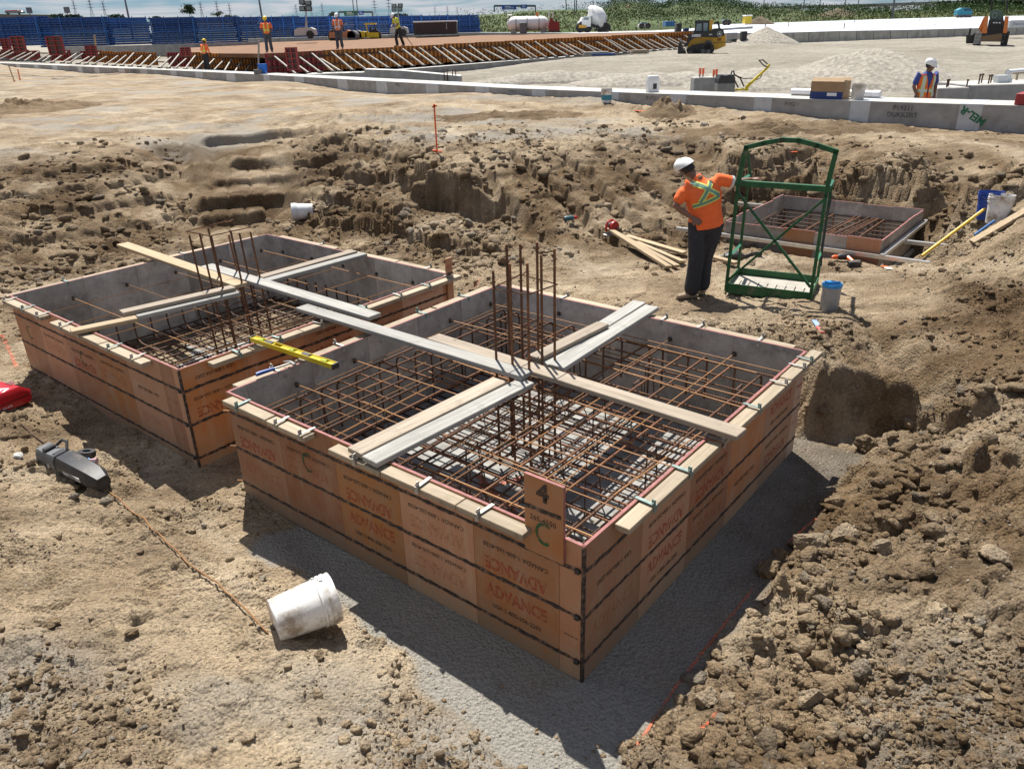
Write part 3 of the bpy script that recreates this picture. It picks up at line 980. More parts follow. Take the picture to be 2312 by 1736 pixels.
PLY = ply_material()
PLY_IN = stained_material('form_face_stained', (.27, .24, .21), (.50, .465, .415))
PLY_IN2 = stained_material('form_face_brown', (.26, .215, .175), (.42, .38, .33))
PLY_EDGE = pm('plywood_edge_red', (.27, .10, .09), .7, .35, 20)
BAND = pm('band_black', (.028, .022, .02), .8, .5, 30, .5, dirt=(.27, .16, .10), dirt_amt=.5)
RIM = timber_material('rim_timber', (.34, .265, .175), (.45, .37, .265))
PINE = timber_material('pine_fresh', (.40, .285, .16), (.50, .385, .24))
GREYWOOD = timber_material('timber_weathered', (.27, .262, .235), (.41, .40, .365))
PINKWOOD = timber_material('timber_stained', (.31, .245, .175), (.43, .36, .28))
RUST = rust_material('rebar_rust', (.075, .033, .017), (.215, .092, .038), 14)
RUST_D = rust_material('rebar_dark', (.045, .026, .018), (.14, .065, .035), 14)
RUST_T = rust_material('tie_rod', (.22, .105, .04), (.33, .17, .065))
GALV = pm('galvanised', (.36, .35, .32), .55, .3, 25, metal=.5)
GALV_G = pm('galvanised_green', (.20, .27, .25), .5, .25, 25, metal=.4)
CONC_FLOOR = pm('lean_concrete', (.27, .265, .25), .85, .35, 6, .3, dirt=(.22, .17, .12), dirt_amt=.35)
DARKMETAL = pm('dark_metal', (.03, .028, .027), .55, .3, 20)

def worn_print(name, col, lo=.42, hi=.62):
    """printing that has flaked off in places"""
    mt, nt, b = nodes(name)
    L = nt.links
    tc = nn(nt, 'TexCoord')
    n = nn(nt, 'TexNoise', Scale=26.0, Detail=7.0, Roughness=.72)
    L.new(tc.outputs['Object'], n.inputs['Vector'])
    b.inputs['Base Color'].default_value = (*col, 1)
    b.inputs['Roughness'].default_value = .65
    L.new(ramp(nt, n.outputs[0], [(lo, .08), (hi, .95)]), b.inputs['Alpha'])
    return mt
INK_RED = worn_print('print_red', (.42, .05, .03), .40, .72)
INK_PALE = worn_print('print_red_faded', (.45, .10, .06), .5, .9)
INK_BLK = worn_print('print_black', (.03, .022, .02), .30, .55)
INK_GRN = worn_print('print_green', (.012, .10, .035), .36, .55)

# ---------------------------------------------------------------- lettering (built-in font)
TEXT = {}
def text_mesh(s, size, mat, bold=0.0, key=None):
    k = (s, size, mat.name, bold)
    if k in TEXT:
        return TEXT[k]
    cu = bpy.data.curves.new('lettering', 'FONT')
    cu.body = s
    cu.size = size
    cu.align_x = 'CENTER'
    cu.align_y = 'CENTER'
    cu.offset = bold
    cu.resolution_u = 2
    o = bpy.data.objects.new('lettering_tmp', cu)
    COL.objects.link(o)
    dg = bpy.context.evaluated_depsgraph_get()
    me = bpy.data.meshes.new_from_object(o.evaluated_get(dg))
    bpy.data.objects.remove(o)
    me.materials.clear()
    me.materials.append(mat)
    TEXT[k] = me
    return me

# ================================================================ footing forms
PANEL_T = .019
def panel_mesh(w, h, inner, outer=PLY):
    # lies in local x 0..w, outer face at y=0, thickness into +y
    b = MB()
    b.box(.001, w - .001, 0, PANEL_T, 0, h)
    me = b.mesh('panel', [outer, inner, PLY_EDGE])
    for p in me.polygons:
        n = p.normal
        p.material_index = 1 if n.y > .5 else (0 if n.y < -.5 else 2)
    return me

def band_mesh(w, seed):
    # dark ragged strip along a tie line, proud of the panel
    rr = random.Random(seed)
    n = max(3, int(w / .035))
    vs_, fs_ = [], []
    for i in range(n + 1):
        x = w * i / n
        a, c = .007 + rr.random() * .010, .007 + rr.random() * .010
        vs_ += [(x, -.0025, -a), (x, -.0025, c), (x, .0005, -a), (x, .0005, c)]
    for i in range(n):
        k = i * 4
        fs_ += [(k, k + 4, k + 5, k + 1), (k + 2, k, k + 1, k + 3) if i == 0 else (k + 1, k + 5, k + 7, k + 3), (k + 2, k + 6, k + 4, k)]
    return new_mesh('tie_band', vs_, fs_, [BAND])

def clamp_mesh(mat):
    b = MB()
    b.box(-.012, .012, -.112, .024, .0, .003)            # strap across the board
    b.box(-.012, .012, .021, .024, -.05, .0)            # hook inside the panel
    b.box(-.012, .012, -.112, -.109, -.045, .0)         # lip outside
    b.box(-.003, .003, -.108, -.084, .003, .034)         # upright wedge
    b.box(-.016, -.003, -.102, -.094, .003, .016)
    return b.mesh('clamp', [mat])
CLAMPS = [clamp_mesh(GALV), clamp_mesh(GALV_G)]

def snap_form(name, label, loc, rotz, LX, LY, H, bands, inner, prints, boards, seedbase=0, stub=None, panel_w=.61):
    """footing form of plywood panels; local x along the right face, local y along the left face, near corner at the origin"""
    F = thing(name, label, 'concrete form', (*loc, ), (0, 0, rotz))
    rr = random.Random(seedbase)
    # each wall: origin, direction angle, length, list of panel widths
    walls = {'right': ((0, 0, 0), 0, LX), 'left': ((0, LY, 0), -90, LY), 'back_right': ((LX, 0, 0), 90, LY), 'back_left': ((LX, LY, 0), 180, LX)}
    pm_cache = {}
    for wn_, (org, ang, ln) in walls.items():
        M = Matrix.Translation(org) @ Matrix.Rotation(R(ang), 4, 'Z')
        n = int(ln // panel_w)
        rest = ln - n * panel_w
        ws = [panel_w] * n + ([rest] if rest > .05 else [])
        if wn_ == 'left':
            ws = [panel_w] * n + ([rest - .10, .10] if rest > .16 else ([rest] if rest > .05 else []))
        x = 0
        for i, w in enumerate(ws):
            k = round(w, 3)
            if k not in pm_cache:
                pm_cache[k] = panel_mesh(k, H, inner)
            # walls stop short of each other at the corners
            o = link('panel', pm_cache[k], F, M @ Vector((x, 0, 0)), (0, 0, R(ang)))
            if wn_ in ('right', 'left'):
                for bz in bands:
                    link('tie_band', band_mesh(w, rr.randrange(9999)), o, (0, 0, bz))
                for (row, kind) in prints(wn_, i, rr):
                    put_print(o, w, row, kind)
            x += w
        # 2x4 boards along the outside of the rim
        for (x0, x1) in boards.get(wn_, []):
            b = MB()
            ln_ = x1 - x0
            b.bbox(-ln_ / 2, ln_ / 2, -.045, .045, -.019, .019, .003)
            link('rim_board', b.mesh('rim_board', [RIM]), F, M @ Vector(((x0 + x1) / 2, -.049 - rr.random() * .006, H - .026 - rr.random() * .008)), (0, 0, R(ang) + rr.uniform(-.004, .004)))
        for cx in boards.get(wn_ + '_clamps', []):
            link('form_clamp', CLAMPS[0 if rr.random() < .65 else 1], F, M @ Vector((cx, 0, H + .003)), (0, 0, R(ang) + rr.uniform(-.12, .12)))
    # dark corner angle
    b = MB()
    b.box(-.004, .012, -.006, -.003, .0, H - .012)
    b.box(-.006, -.003, -.004, .012, .0, H - .012)
    b.build('corner_angle', [BAND], F)
    # tie-rod ends poking out past the left corner
    for bz in bands:
        b = MB(); b.tube([(-.02, LY + .05, bz), (.02, LY - .02, bz)], .007, 6)
        b.build('tie_end', [RUST_T], F)
        b = MB(); b.bbox(-.02, .008, .02, .05, bz - .015, bz + .015, .004)
        b.build('corner_bracket', [DARKMETAL], F)
    return F

def put_print(panel, w, row, kind):
    """lettering on one panel; row = centre height"""
    up = (R(90), 0, 0)
    dn = (R(90), R(180), 0)
    y = -.0022
    s = w / .61
    if kind == 'adv_dn':
        link('lettering', text_mesh('ADVANCE', .094 * s, INK_RED, .0035), panel, (w / 2, y, row - .065), dn, scale=(1, 1.25, 1))
        link('small_lettering', text_mesh('CANADA 1-800-265-4550', .042 * s, INK_BLK, .0006), panel, (w / 2, y, row + .055), dn)
    elif kind == 'adv_up':
        link('lettering', text_mesh('ADVANCE', .094 * s, INK_RED, .0035), panel, (w / 2, y, row + .04), up, scale=(1, 1.25, 1))
        link('small_lettering', text_mesh('USA 1-800-356-2202', .042 * s, INK_BLK, .0006), panel, (w / 2, y, row - .07), up)
    elif kind == 'pale_dn':
        link('lettering', text_mesh('ADVANCE', .094 * s, INK_PALE, .0035), panel, (w / 2, y, row - .03), dn, scale=(1, 1.25, 1))
        link('small_lettering', text_mesh('CANADA 1-800-265-4550', .042 * s, INK_BLK, .0003), panel, (w / 2, y, row + .075), dn)
    elif kind == 'pale_up':
        link('lettering', text_mesh('ADVANCE', .094 * s, INK_PALE, .0035), panel, (w / 2, y, row + .02), up, scale=(1, 1.25, 1))
    elif kind == 'phone':
        link('small_lettering', text_mesh('USA 1-800-356-2202', .042 * s, INK_BLK, .0006), panel, (w / 2, y, row), dn)
    elif kind == 'logo':
        b = MB()
        pts = [(w * .5 + .055 * math.cos(a), y, row + .07 * math.sin(a)) for a in [R(50 + 260 * k / 14) for k in range(15)]]
        for p_, q_ in zip(pts[:-1], pts[1:]):
            d = Vector(q_) - Vector(p_)
            nrm = Vector((d.z, 0, -d.x)).normalized() * .009
            b.add([Vector(p_) - nrm, Vector(p_) + nrm, Vector(q_) + nrm, Vector(q_) - nrm], [(0, 1, 2, 3)])
        b.build('printed_emblem', [INK_GRN], panel)
    elif kind == 'digits':
        link('small_lettering', text_mesh('356-', .05, INK_BLK, .0006), panel, (w / 2, y, row), up)

A_LX, A_LY, A_H = 3.218, 3.203, .915
A_BANDS = (.135, .445, .75)
def prints_a(wall, i, rr):
    if wall == 'left':
        t = [[(.595, 'adv_dn'), (.29, 'pale_up')], [(.595, 'pale_dn'), (.62, 'logo')], [(.595, 'adv_dn'), (.30, 'adv_up')], [(.595, 'pale_dn'), (.30, 'pale_up')],
             [(.595, 'pale_dn'), (.61, 'logo'), (.29, 'phone')], [], []]
        # seen from outside the left wall runs from the far left to the near corner
        t = [[(.595, 'adv_dn'), (.29, 'pale_up')], [(.62, 'logo'), (.595, 'pale_dn')], [(.595, 'adv_dn'), (.30, 'adv_up')], [(.595, 'pale_dn'), (.30, 'pale_dn')],
             [(.595, 'adv_dn'), (.29, 'adv_up')], [(.29, 'phone')], [(.6, 'digits'), (.29, 'digits')]]
        return t[i] if i < len(t) else []
    t = [[(.60, 'phone'), (.29, 'pale_up')], [(.60, 'adv_dn'), (.29, 'adv_up')], [(.60, 'adv_dn'), (.29, 'pale_dn')], [(.29, 'phone')], [(.60, 'adv_up'), (.29, 'adv_dn')], [(.60, 'adv_up'), (.29, 'pale_up')]]
    return t[i] if i < len(t) else []
boards_a = {
    'left': [(.10, .62), (.63, 1.05), (1.30, 1.78), (1.79, 2.40), (2.41, 2.88)],
    'left_clamps': [.28, .74, 1.02, 1.55, 2.10, 2.58],
    'right': [(.28, .55), (.56, .98), (.99, 1.42), (1.50, 2.05), (2.06, 2.62), (2.63, 3.10), (3.12, 3.3)],
    'right_clamps': [.55, .98, 1.44, 2.02, 2.5, 2.88, 3.05],
    'back_right': [(.12, .9), (.91, 1.72), (1.73, 2.5), (2.51, 3.1)], 'back_right_clamps': [.4, .95, 1.3, 2.4],
    'back_left': [(.1, .9), (.92, 1.62), (1.64, 2.4), (2.42, 3.1)], 'back_left_clamps': [.5, 1.1, 1.65, 2.1, 2.75],
}
FA = snap_form('footing_form', 'large open plywood footing form in the foreground, full of rusty rebar', (*NEAR, .004), ROTZ, A_LX, A_LY, A_H, A_BANDS, PLY_IN, prints_a, boards_a, 5)

# the taller offcut marked 4 near the front corner
b = MB(); b.box(0, .25, -.0215, -.0025, .762, 1.235)
st = b.build('marked_upright_panel', [PLY], FA, (0, .365, 0), (0, 0, R(-90)), label='upright panel offcut marked with a 4')
for m_ in st.data.polygons:
    pass
st.data.materials.append(PLY_EDGE)
for p_ in st.data.polygons:
    if abs(p_.normal.y) < .5:
        p_.material_index = 1
link('lettering', text_mesh('4', .15, INK_BLK, .006), st, (.12, -.0235, 1.15), (R(90), 0, 0))
link('tie_band', band_mesh(.235, 77), st, (0, -.0215, 1.045))
link('small_lettering', text_mesh('265-4550', .045, INK_BLK, .0006), st, (.12, -.0235, .985), (R(90), 0, 0))
b = MB()
for k in range(12):
    a0, a1 = R(50 + 21 * k), R(50 + 21 * (k + 1))
    b.add([(.13 + rr_ * math.cos(a), -.0237, .905 + rr_ * 1.2 * math.sin(a)) for rr_, a in ((.043, a0), (.06, a0), (.06, a1), (.043, a1))], [(0, 1, 2, 3)])
b.build('printed_emblem', [INK_GRN], st)

B_NEAR = np.array([-2.655, 5.656])
B_LX, B_LY, B_H = 3.19, 3.36, .945
def prints_b(wall, i, rr):
    if wall == 'left':
        t = [[(.60, 'logo')], [(.595, 'pale_dn')], [(.595, 'adv_dn'), (.60, 'logo')], [(.595, 'pale_dn')], [(.595, 'phone'), (.29, 'pale_up')], [(.595, 'pale_up')]]
        return t[i] if i < len(t) else []
    t = [[(.83, 'phone'), (.60, 'adv_dn')], [(.60, 'pale_dn')], [(.60, 'adv_up'), (.83, 'phone')], [(.60, 'pale_dn')], [(.83, 'pale_up'), (.6, 'adv_up')], [(.6, 'pale_up')]]
    return t[i] if i < len(t) else []
boards_b = {
    'left': [(.08, .50), (.51, 1.0), (1.22, 1.7), (1.71, 2.2), (2.21, 2.95)], 'left_clamps': [.16, .6, .95, 1.45, 1.85, 2.4, 2.8],
    'right': [(.25, .62), (.63, 1.15), (1.16, 1.7), (1.71, 2.4), (2.41, 3.25)], 'right_clamps': [.5, .9, 1.35, 1.9, 2.35, 2.75, 3.1],
    'back_right': [(.1, .9), (.91, 1.8), (2.0, 3.15)], 'back_right_clamps': [.4, 2.3],
    'back_left': [(.1, .8), (.81, 1.6), (1.61, 2.4), (2.41, 3.2)], 'back_left_clamps': [1.2, 2.6],
}
FB = snap_form('footing_form', 'open plywood footing form left of the nearest one, rebar mat low inside', (*B_NEAR, -.018), ROTZ - R(.35), B_LX, B_LY, B_H, A_BANDS, PLY_IN, prints_b, boards_b, 15)
b = MB(); b.box(-.06, .03, -.024, -.0025, .62, 1.14)
st = b.build('upright_panel_offcut', [PLY], FB, (B_LX - .03, 0, 0))
link('lettering', text_mesh('ET', .07, INK_RED, .003), st, (-.015, -.0255, 1.04), (R(90), 0, 0))
link('tie_band', band_mesh(.09, 78), st, (-.06, -.024, .97))

# concrete mud slabs inside the forms
for (frm, lx, ly, nm) in ((FA, A_LX, A_LY, 'a'), (FB, B_LX, B_LY, 'b')):
    b = MB(); b.box(.022, lx - .022, .022, ly - .022, -.01, .022)
    b.build('blinding_slab', [CONC_FLOOR], frm)
# orange survey paint inside the near form
PAINT_O = worn_print('paint_orange', (.60, .13, .05), .42, .66)
for (x0, y0, x1, y1) in ((1.15, 1.75, 1.5, 1.55), (1.0, 1.2, 1.3, 1.9), (.9, 2.0, 1.05, 1.75)):
    b = MB(); b.bar((x0, y0, .0265), (x1, y1, .0265), .06, .002)
    b.build('paint_mark', [PAINT_O], FA)

# ---------------------------------------------------------------- reinforcement
def bar_path(L, z, hook, rad=.07):
    """straight bar along x with both ends bent down by hook"""
    if not hook:
        return [(0, 0, z), (L / 2, 0, z), (L, 0, z)]
    a = [(0, 0, z - hook)]
    for k in range(6):
        t = R(180 - 90 * k / 5)
        a.append((rad + rad * math.cos(t), 0, z - rad + rad * math.sin(t)))
    c = [(L - x, y, z_) for x, y, z_ in reversed(a)]
    return a + c

def rebar_mesh(L, z, hook, r, mat, n=7):
    b = MB(); b.tube(bar_path(L, z, hook), r, n)
    me = b.mesh('rebar', [mat], True)
    return me

def cage(name, label, frame, lx, ly, top_z, bot_z, sp, r, hook, mat, matb, seed, skip_top=None, group=None):
    K = thing(name, label, 'rebar', frame.location, frame.rotation_euler)
    rr = random.Random(seed)
    mx, my = lx - .2, ly - .2
    nx, ny = int(mx / sp), int(my / sp)
    if top_z:
        m1 = [rebar_mesh(mx, 0, h_, r, mat) for h_ in (hook, hook * .8)]
        m2 = [rebar_mesh(my, 0, h_, r * .92, mat) for h_ in (hook, hook * .85)]
        for j in range(ny + 1):
            yy = .12 + (my - .04) * j / ny + rr.uniform(-.03, .03)
            link('rebar', rr.choice(m1), K, (.1 + rr.uniform(-.02, .02), yy, top_z + rr.uniform(-.008, .008)), (0, rr.uniform(-.006, .006), rr.uniform(-.012, .012)))
        for i in range(nx + 1):
            xx = .12 + (mx - .04) * i / nx + rr.uniform(-.03, .03)
            link('rebar', rr.choice(m2), K, (xx, .1 + rr.uniform(-.02, .02), top_z - 2 * r - .004 + rr.uniform(-.006, .004)), (0, rr.uniform(-.006, .006), R(90) + rr.uniform(-.012, .012)))
    m3 = rebar_mesh(mx, 0, 0, r, matb)
    m4 = rebar_mesh(my, 0, 0, r, matb)
    nb, mb_ = int(mx / (sp * .78)), int(my / (sp * .78))
    for j in range(mb_ + 1):
        link('rebar', m3, K, (.1, .12 + (my - .04) * j / mb_ + rr.uniform(-.02, .02), bot_z + r * 2), (0, 0, rr.uniform(-.01, .01)))
    for i in range(nb + 1):
        link('rebar', m4, K, (.12 + (mx - .04) * i / nb + rr.uniform(-.02, .02), .1, bot_z), (0, 0, R(90) + rr.uniform(-.01, .01)))
    return K

KA = cage('rebar_cage', 'two-layer rusty rebar mat filling the nearest plywood form', FA, A_LX, A_LY,   .70, .10, .205, .0092, .52, RUST, RUST_D, 3)
# bundles of loose thin rods lying on the mat and standing chairs
rr = random.Random(4)
for k in range(9):
    x = .35 + .33 * k + rr.uniform(-.05, .05)
    y0 = rr.uniform(.1, .6)
    b = MB(); b.tube([(x, y0, .726), (x + rr.uniform(-.1, .1), y0 + rr.uniform(1.2, 2.2), .728 + rr.uniform(0, .03))], .0055, 5)
    b.build('thin_rod', [RUST_T], KA)
for k in range(7):
    y = .3 + .4 * k + rr.uniform(-.06, .06)
    x0 = rr.uniform(.03, .9)
    b = MB(); b.tube([(x0, y, .735), (x0 + rr.uniform(1.0, 2.0), y + rr.uniform(-.08, .08), .74)], .0055, 5)
    b.build('thin_rod', [RUST_T], KA)
for k in range(16):
    x, y = rr.uniform(.3, 2.9), rr.uniform(.3, 2.9)
    b = MB()
    b.tube([(x - .12, y, .03), (x - .06, y + .02, .66), (x + .06, y + .02, .66), (x + .12, y, .03)], .006, 5)
    b.build('bar_chair', [RUST_D], KA)

# mat in the left form: only a low mat and starter bars bent up along the back walls
KB = cage('rebar_cage', 'low rebar mat with upturned bar ends inside the left plywood form', FB, B_LX, B_LY, None, .10, .215, .010, 0, RUST, RUST_D, 9)
for i in range(14):
    x = .25 + .2 * i
    b = MB(); b.tube([(x, 2.4, .16), (x, 2.93, .16), (x, 3.0, .19), (x, 3.03, .26), (x, 3.03, .52)], .010, 7)
    b.build('upturned_bar', [RUST_D], KB, smooth=True)
    b = MB(); b.tube([(2.4, x, .14), (2.95, x, .14), (3.02, x, .17), (3.05, x, .24), (3.05, x, .50)], .010, 7)
    b.build('upturned_bar', [RUST_D], KB, smooth=True)
# thin form ties spanning each form from wall to wall
for (frm, K, lx, ly, zt, seed) in ((FA, KA, A_LX, A_LY, .755, 1), (FB, KB, B_LX, B_LY, .755, 2)):
    rr = random.Random(seed)
    for k in range(5):
        q = .61 * (k + 1) - .02
        if q < ly - .1:
            b = MB(); b.tube([(.02, q, zt), (lx - .02, q, zt + .004)], .0045, 5); b.build('form_tie', [RUST_T], frm)
        if q < lx - .1:
            b = MB(); b.tube([(q, .02, zt + .012), (q, ly - .02, zt + .01)], .0045, 5); b.build('form_tie', [RUST_T], frm)
        for (wx, wy) in ((lx - .03, q), (q, ly - .03)):
            b = MB()
            b.lathe([(.022, 0), (.022, .012), (.008, .03)], 10, M=Matrix.Translation((wx, wy, zt)) @ Matrix.Rotation(R(90), 4, 'Y'))
            b.build('tie_cone', [DARKMETAL], frm)

def column_starters(name, label, frame, cx, cy, w, d, top, hoops, seed, mat, lean=(0, 0)):
    K = thing(name, label, 'rebar', frame.location, frame.rotation_euler)
    rr = random.Random(seed)
    pts = [(-w, -d), (0, -d), (w, -d), (w, 0), (w, d), (0, d), (-w, d), (-w, 0)]
    for (x, y) in pts:
        t = top + rr.uniform(-.12, .06)
        b = MB(); b.tube([(cx + x, cy + y, .05), (cx + x + lean[0] * .5, cy + y + lean[1] * .5, t * .5), (cx + x + lean[0], cy + y + lean[1], t)], .0105, 7)
        b.build('column_bar', [mat], K, smooth=True)
    for hz in hoops:
        f = hz / top
        q = [(-w - .015, -d - .015), (w + .015, -d - .015), (w + .015, d + .015), (-w - .015, d + .015)]
        b = MB(); b.tube([(cx + x + lean[0] * f, cy + y + lean[1] * f, hz + rr.uniform(-.015, .015)) for x, y in q], .006, 6, closed=True)
        # hook tail past one corner
        b.tube([(cx + w + lean[0] * f, cy + d + lean[1] * f, hz), (cx + w + .1 + lean[0] * f, cy + d + .03 + lean[1] * f, hz + .01)], .006, 6)
        b.build('hoop', [mat], K)
    return K
column_starters('column_rebar', 'tall square of upright column bars rising from the nearest form', FA, 1.66, 1.65, .165, .16, 1.82, (.25, .5, .9, 1.58), 5, RUST)
column_starters('column_rebar', 'tall square of upright column bars rising from the left form', FB, 1.55, 1.58, .22, .21, 1.55, (.25, .5, .85, 1.56), 6, RUST, (-.03, .06))

# ================================================================ the far form
C_H = .62
FC = thing('footing_form', 'far smaller footing form with grey weathered panels and aluminium walers', 'concrete form', (*FCN, .10), (0, 0, ROTZ))
rr = random.Random(31)
pmc = {}
for (org, ang, ln, wn_) in (((0, 0, 0), 0, FCX, 'r'), ((0, FCY, 0), -90, FCY, 'l'), ((FCX, 0, 0), 90, FCY, 'br'), ((FCX, FCY, 0), 180, FCX, 'bl')):
    M = Matrix.Translation(org) @ Matrix.Rotation(R(ang), 4, 'Z')
    n = 5
    w = ln / n
    for i in range(n):
        orange = wn_ == 'l' and i in (2, 4)
        key = (round(w, 3), orange)
        if key not in pmc:
            pmc[key] = panel_mesh(w, C_H, PLY_IN2, PLY if orange else PLY_IN2)
        link('panel', pmc[key], FC, M @ Vector((w * i, 0, 0)) + Vector((0, 0, rr.uniform(-.012, .012))), (0, 0, R(ang)))
ALU = pm('aluminium_tube', (.62, .62, .60), .35, .12, 12, metal=.7)
for (a, b2) in (((-.055, FCY + .75, .42), (-.055, -.62, .42)), ((-.05, FCY - .1, .12), (-.05, -.3, .12))):
    b = MB(); b.bar(a, b2, .05, .05); b.build('waler', [ALU], FC)
for z in (.44, .10):
    b = MB(); b.bar((-.1, -.055, z), (FCX + .05, -.055, z), .05, .05); b.build('waler', [ALU], FC)
for (a, b2) in (((1.0, -.02, .40), (1.05, -.75, .40)), ((FCX, -.02, .42), (FCX + .1, -.8, .42)), ((FCX - .05, FCY + .02, .42), (FCX - .1, FCY + .75, .42))):
    b = MB(); b.bar(a, b2, .06, .05); b.build('waler', [ALU], FC)
KC = thing('rebar_cage', 'brown rebar mat inside the far grey-panelled form', 'rebar', FC.location, FC.rotation_euler)
rr = random.Random(33)
mC1, mC2 = rebar_mesh(FCX - .16, 0, .3, .011, RUST, 6), rebar_mesh(FCY - .16, 0, .3, .010, RUST_D, 6)
for j in range(9):
    link('rebar', mC2, KC, (.12 + .26 * j, .08, .40), (0, 0, R(90) + rr.uniform(-.02, .02)))
for j in range(6):
    link('rebar', mC1, KC, (.08, .12 + .38 * j, .425), (0, 0, rr.uniform(-.02, .02)))
for j in range(7):
    link('rebar', mC1, KC, (.08, .70 + .055 * j, .436 + .004 * (j % 2)), (0, 0, rr.uniform(-.10, -.04)))
for j in range(8):
    link('rebar', mC2, KC, (.12 + .28 * j, .08, .06), (0, 0, R(90)))
b = MB(); b.box(.022, FCX - .022, .022, FCY - .022, -.01, .02); b.build('blinding_slab', [CONC_FLOOR], FC)
# ================================================================ loose things round the pit
def S(px, py, z):
    return P(px / OV, py / OV, z)          # pixel of the full-size photograph, height
def Q(px, py, y):
    return PY(px / OV, py / OV, y)         # pixel of the full-size photograph, depth
def HIT(px, py):
    return hit(px / OV, py / OV)

def plank(a, b, z, w, th, mat, label, name='plank', z2=None, group=None, cat='plank', sag=0.0):
    """plank whose centre line runs between two pixels at the given heights of its underside"""
    A, B_ = Vector(S(*a, z + th)), Vector(S(*b, (z if z2 is None else z2) + th))
    A.z -= th / 2; B_.z -= th / 2
    d = B_ - A
    L = d.length
    mb = MB()
    mb.bbox(-L / 2, L / 2, -w / 2, w / 2, -th / 2, th / 2, .004)
    me = mb.mesh(name, [mat])
    rz = math.atan2(d.y, d.x)
    ry = -math.asin(d.z / L)
    o = link(name, me, None, (A + B_) / 2, (0, ry, rz), label=label, category=cat)
    if group: o['group'] = group
    return o

ZT = .924
# over the near form
plank((800, 1017), (1129, 856), ZT, .14, .038, PINKWOOD, 'tan plank left of a pair reaching from the near form rim to its middle')
plank((833, 1037), (1190, 858), ZT, .14, .038, GREYWOOD, 'pale grey plank right of a pair reaching from the near form rim to its middle')
plank((1222, 819), (1444, 680), ZT, .13, .038, GREYWOOD, 'grey plank, far one of a pair over the back rim of the near form')
plank((1256, 826), (1472, 690), ZT, .14, .038, GREYWOOD, 'grey plank, near one of a pair over the back rim of the near form')
plank((1205, 805), (1362, 728), ZT + .041, .12, .036, PINKWOOD, 'short tan board lying on the grey plank pair at the back of the near form')
plank((681, 690), (1190, 843), ZT + .040, .14, .038, GREYWOOD, 'long pale plank bridging the gap from the left form to the near form middle')
plank((978, 758), (1675, 976), ZT + .040, .14, .038, PINKWOOD, 'long greyish plank across the near form, resting on its right rim')
# over the left form
ZB = .935
plank((276, 549), (544, 641), ZB + .04, .15, .038, PINE, 'fresh yellow plank running out past the back rim of the left form')
plank((466, 598), (846, 711), ZB + .04, .15, .038, GREYWOOD, 'pale plank from the left form column bars out over its right rim')
plank((587, 624), (800, 565), ZB, .12, .038, PINKWOOD, 'plank on the far back corner of the left form, upper of a pair')
plank((602, 631), (822, 571), ZB, .12, .038, GREYWOOD, 'plank on the far back corner of the left form, lower of a pair')
plank((273, 703), (527, 646), ZB + .04, .12, .038, PINKWOOD, 'plank over the middle of the left form, upper of a stacked pair')
plank((306, 711), (537, 657), ZB, .13, .038, GREYWOOD, 'plank over the middle of the left form, lower of a stacked pair')
plank((159, 745), (308, 715), ZB, .11, .038, PINE, 'short pine board on the left rim of the left form')

# ---------------------------------------------------------------- spirit level
YEL = pm('level_yellow', (.62, .47, .02), .35, .08, 14)
a, b2 = Vector(S(570, 764, .975)), Vector(S(757, 826, .965))
d = b2 - a
LV = thing('spirit_level', 'yellow spirit level bridging the two plywood forms', 'spirit level', (a + b2) / 2, (0, -math.asin(d.z / d.length), math.atan2(d.y, d.x)))
L = d.length
mb = MB()
for (z0, z1) in ((-.03, -.024), (.024, .03)):
    mb.box(-L / 2, L / 2, -.02, .02, z0, z1)
for (x0, x1) in ((-L / 2, -L * .42), (-L * .34, -L * .22), (-L * .13, -.034), (.045, L * .13), (L * .22, L * .34), (L * .42, L / 2)):
    mb.box(x0, x1, -.012, .012, -.024, .024)
mb.build('level_body', [YEL], LV, rot=(R(90), 0, 0))
for x in (-L * .28, L * .17):
    mb = MB(); mb.bbox(x - .045, x + .045, -.022, .022, .021, .0225, .0005); mb.build('grip_hole_shade', [DARKMETAL], LV)  # solid dark plate, the shade of an open grip hole put into its colour
for x in (-L * .38, 0, L * .38):
    mb = MB(); mb.tube([(x - .025, 0, .013), (x + .025, 0, .013)], .012, 8); mb.build('vial', [pm('vial', (.55, .75, .15), .1)], LV)
for x in (-L / 2, L / 2):
    mb = MB(); mb.box(x - .008, x + .008, -.032, .032, -.022, .022); mb.build('end_cap', [DARKMETAL], LV)

# ---------------------------------------------------------------- hammer on the rim
a, b2 = Vector(S(578, 846, .955)), Vector(S(659, 819, .955))
d = b2 - a
HM = thing('hammer', 'blue handled hammer lying on the back rim of the near form', 'hammer', a, (0, 0, math.atan2(d.y, d.x)))
L = d.length
mb = MB(); mb.tube([(0, 0, 0), (L * .12, 0, .002), (L * .5, 0, 0)], [.016, .018, .014], 8); mb.build('grip', [pm('grip_blue', (.02, .07, .28), .5)], HM, smooth=True)
mb = MB(); mb.tube([(L * .5, 0, 0), (L * .98, 0, 0)], [.009, .008], 8); mb.build('shaft', [GALV], HM, smooth=True)
mb = MB(); mb.tube([(L * .97, -.06, .0), (L * .97, -.03, .004), (L * .97, .01, .006), (L * .95, .05, .0), (L * .91, .085, -.006)], [.015, .013, .014, .010, .004], 8); mb.build('hammer_head', [GALV], HM, smooth=True)

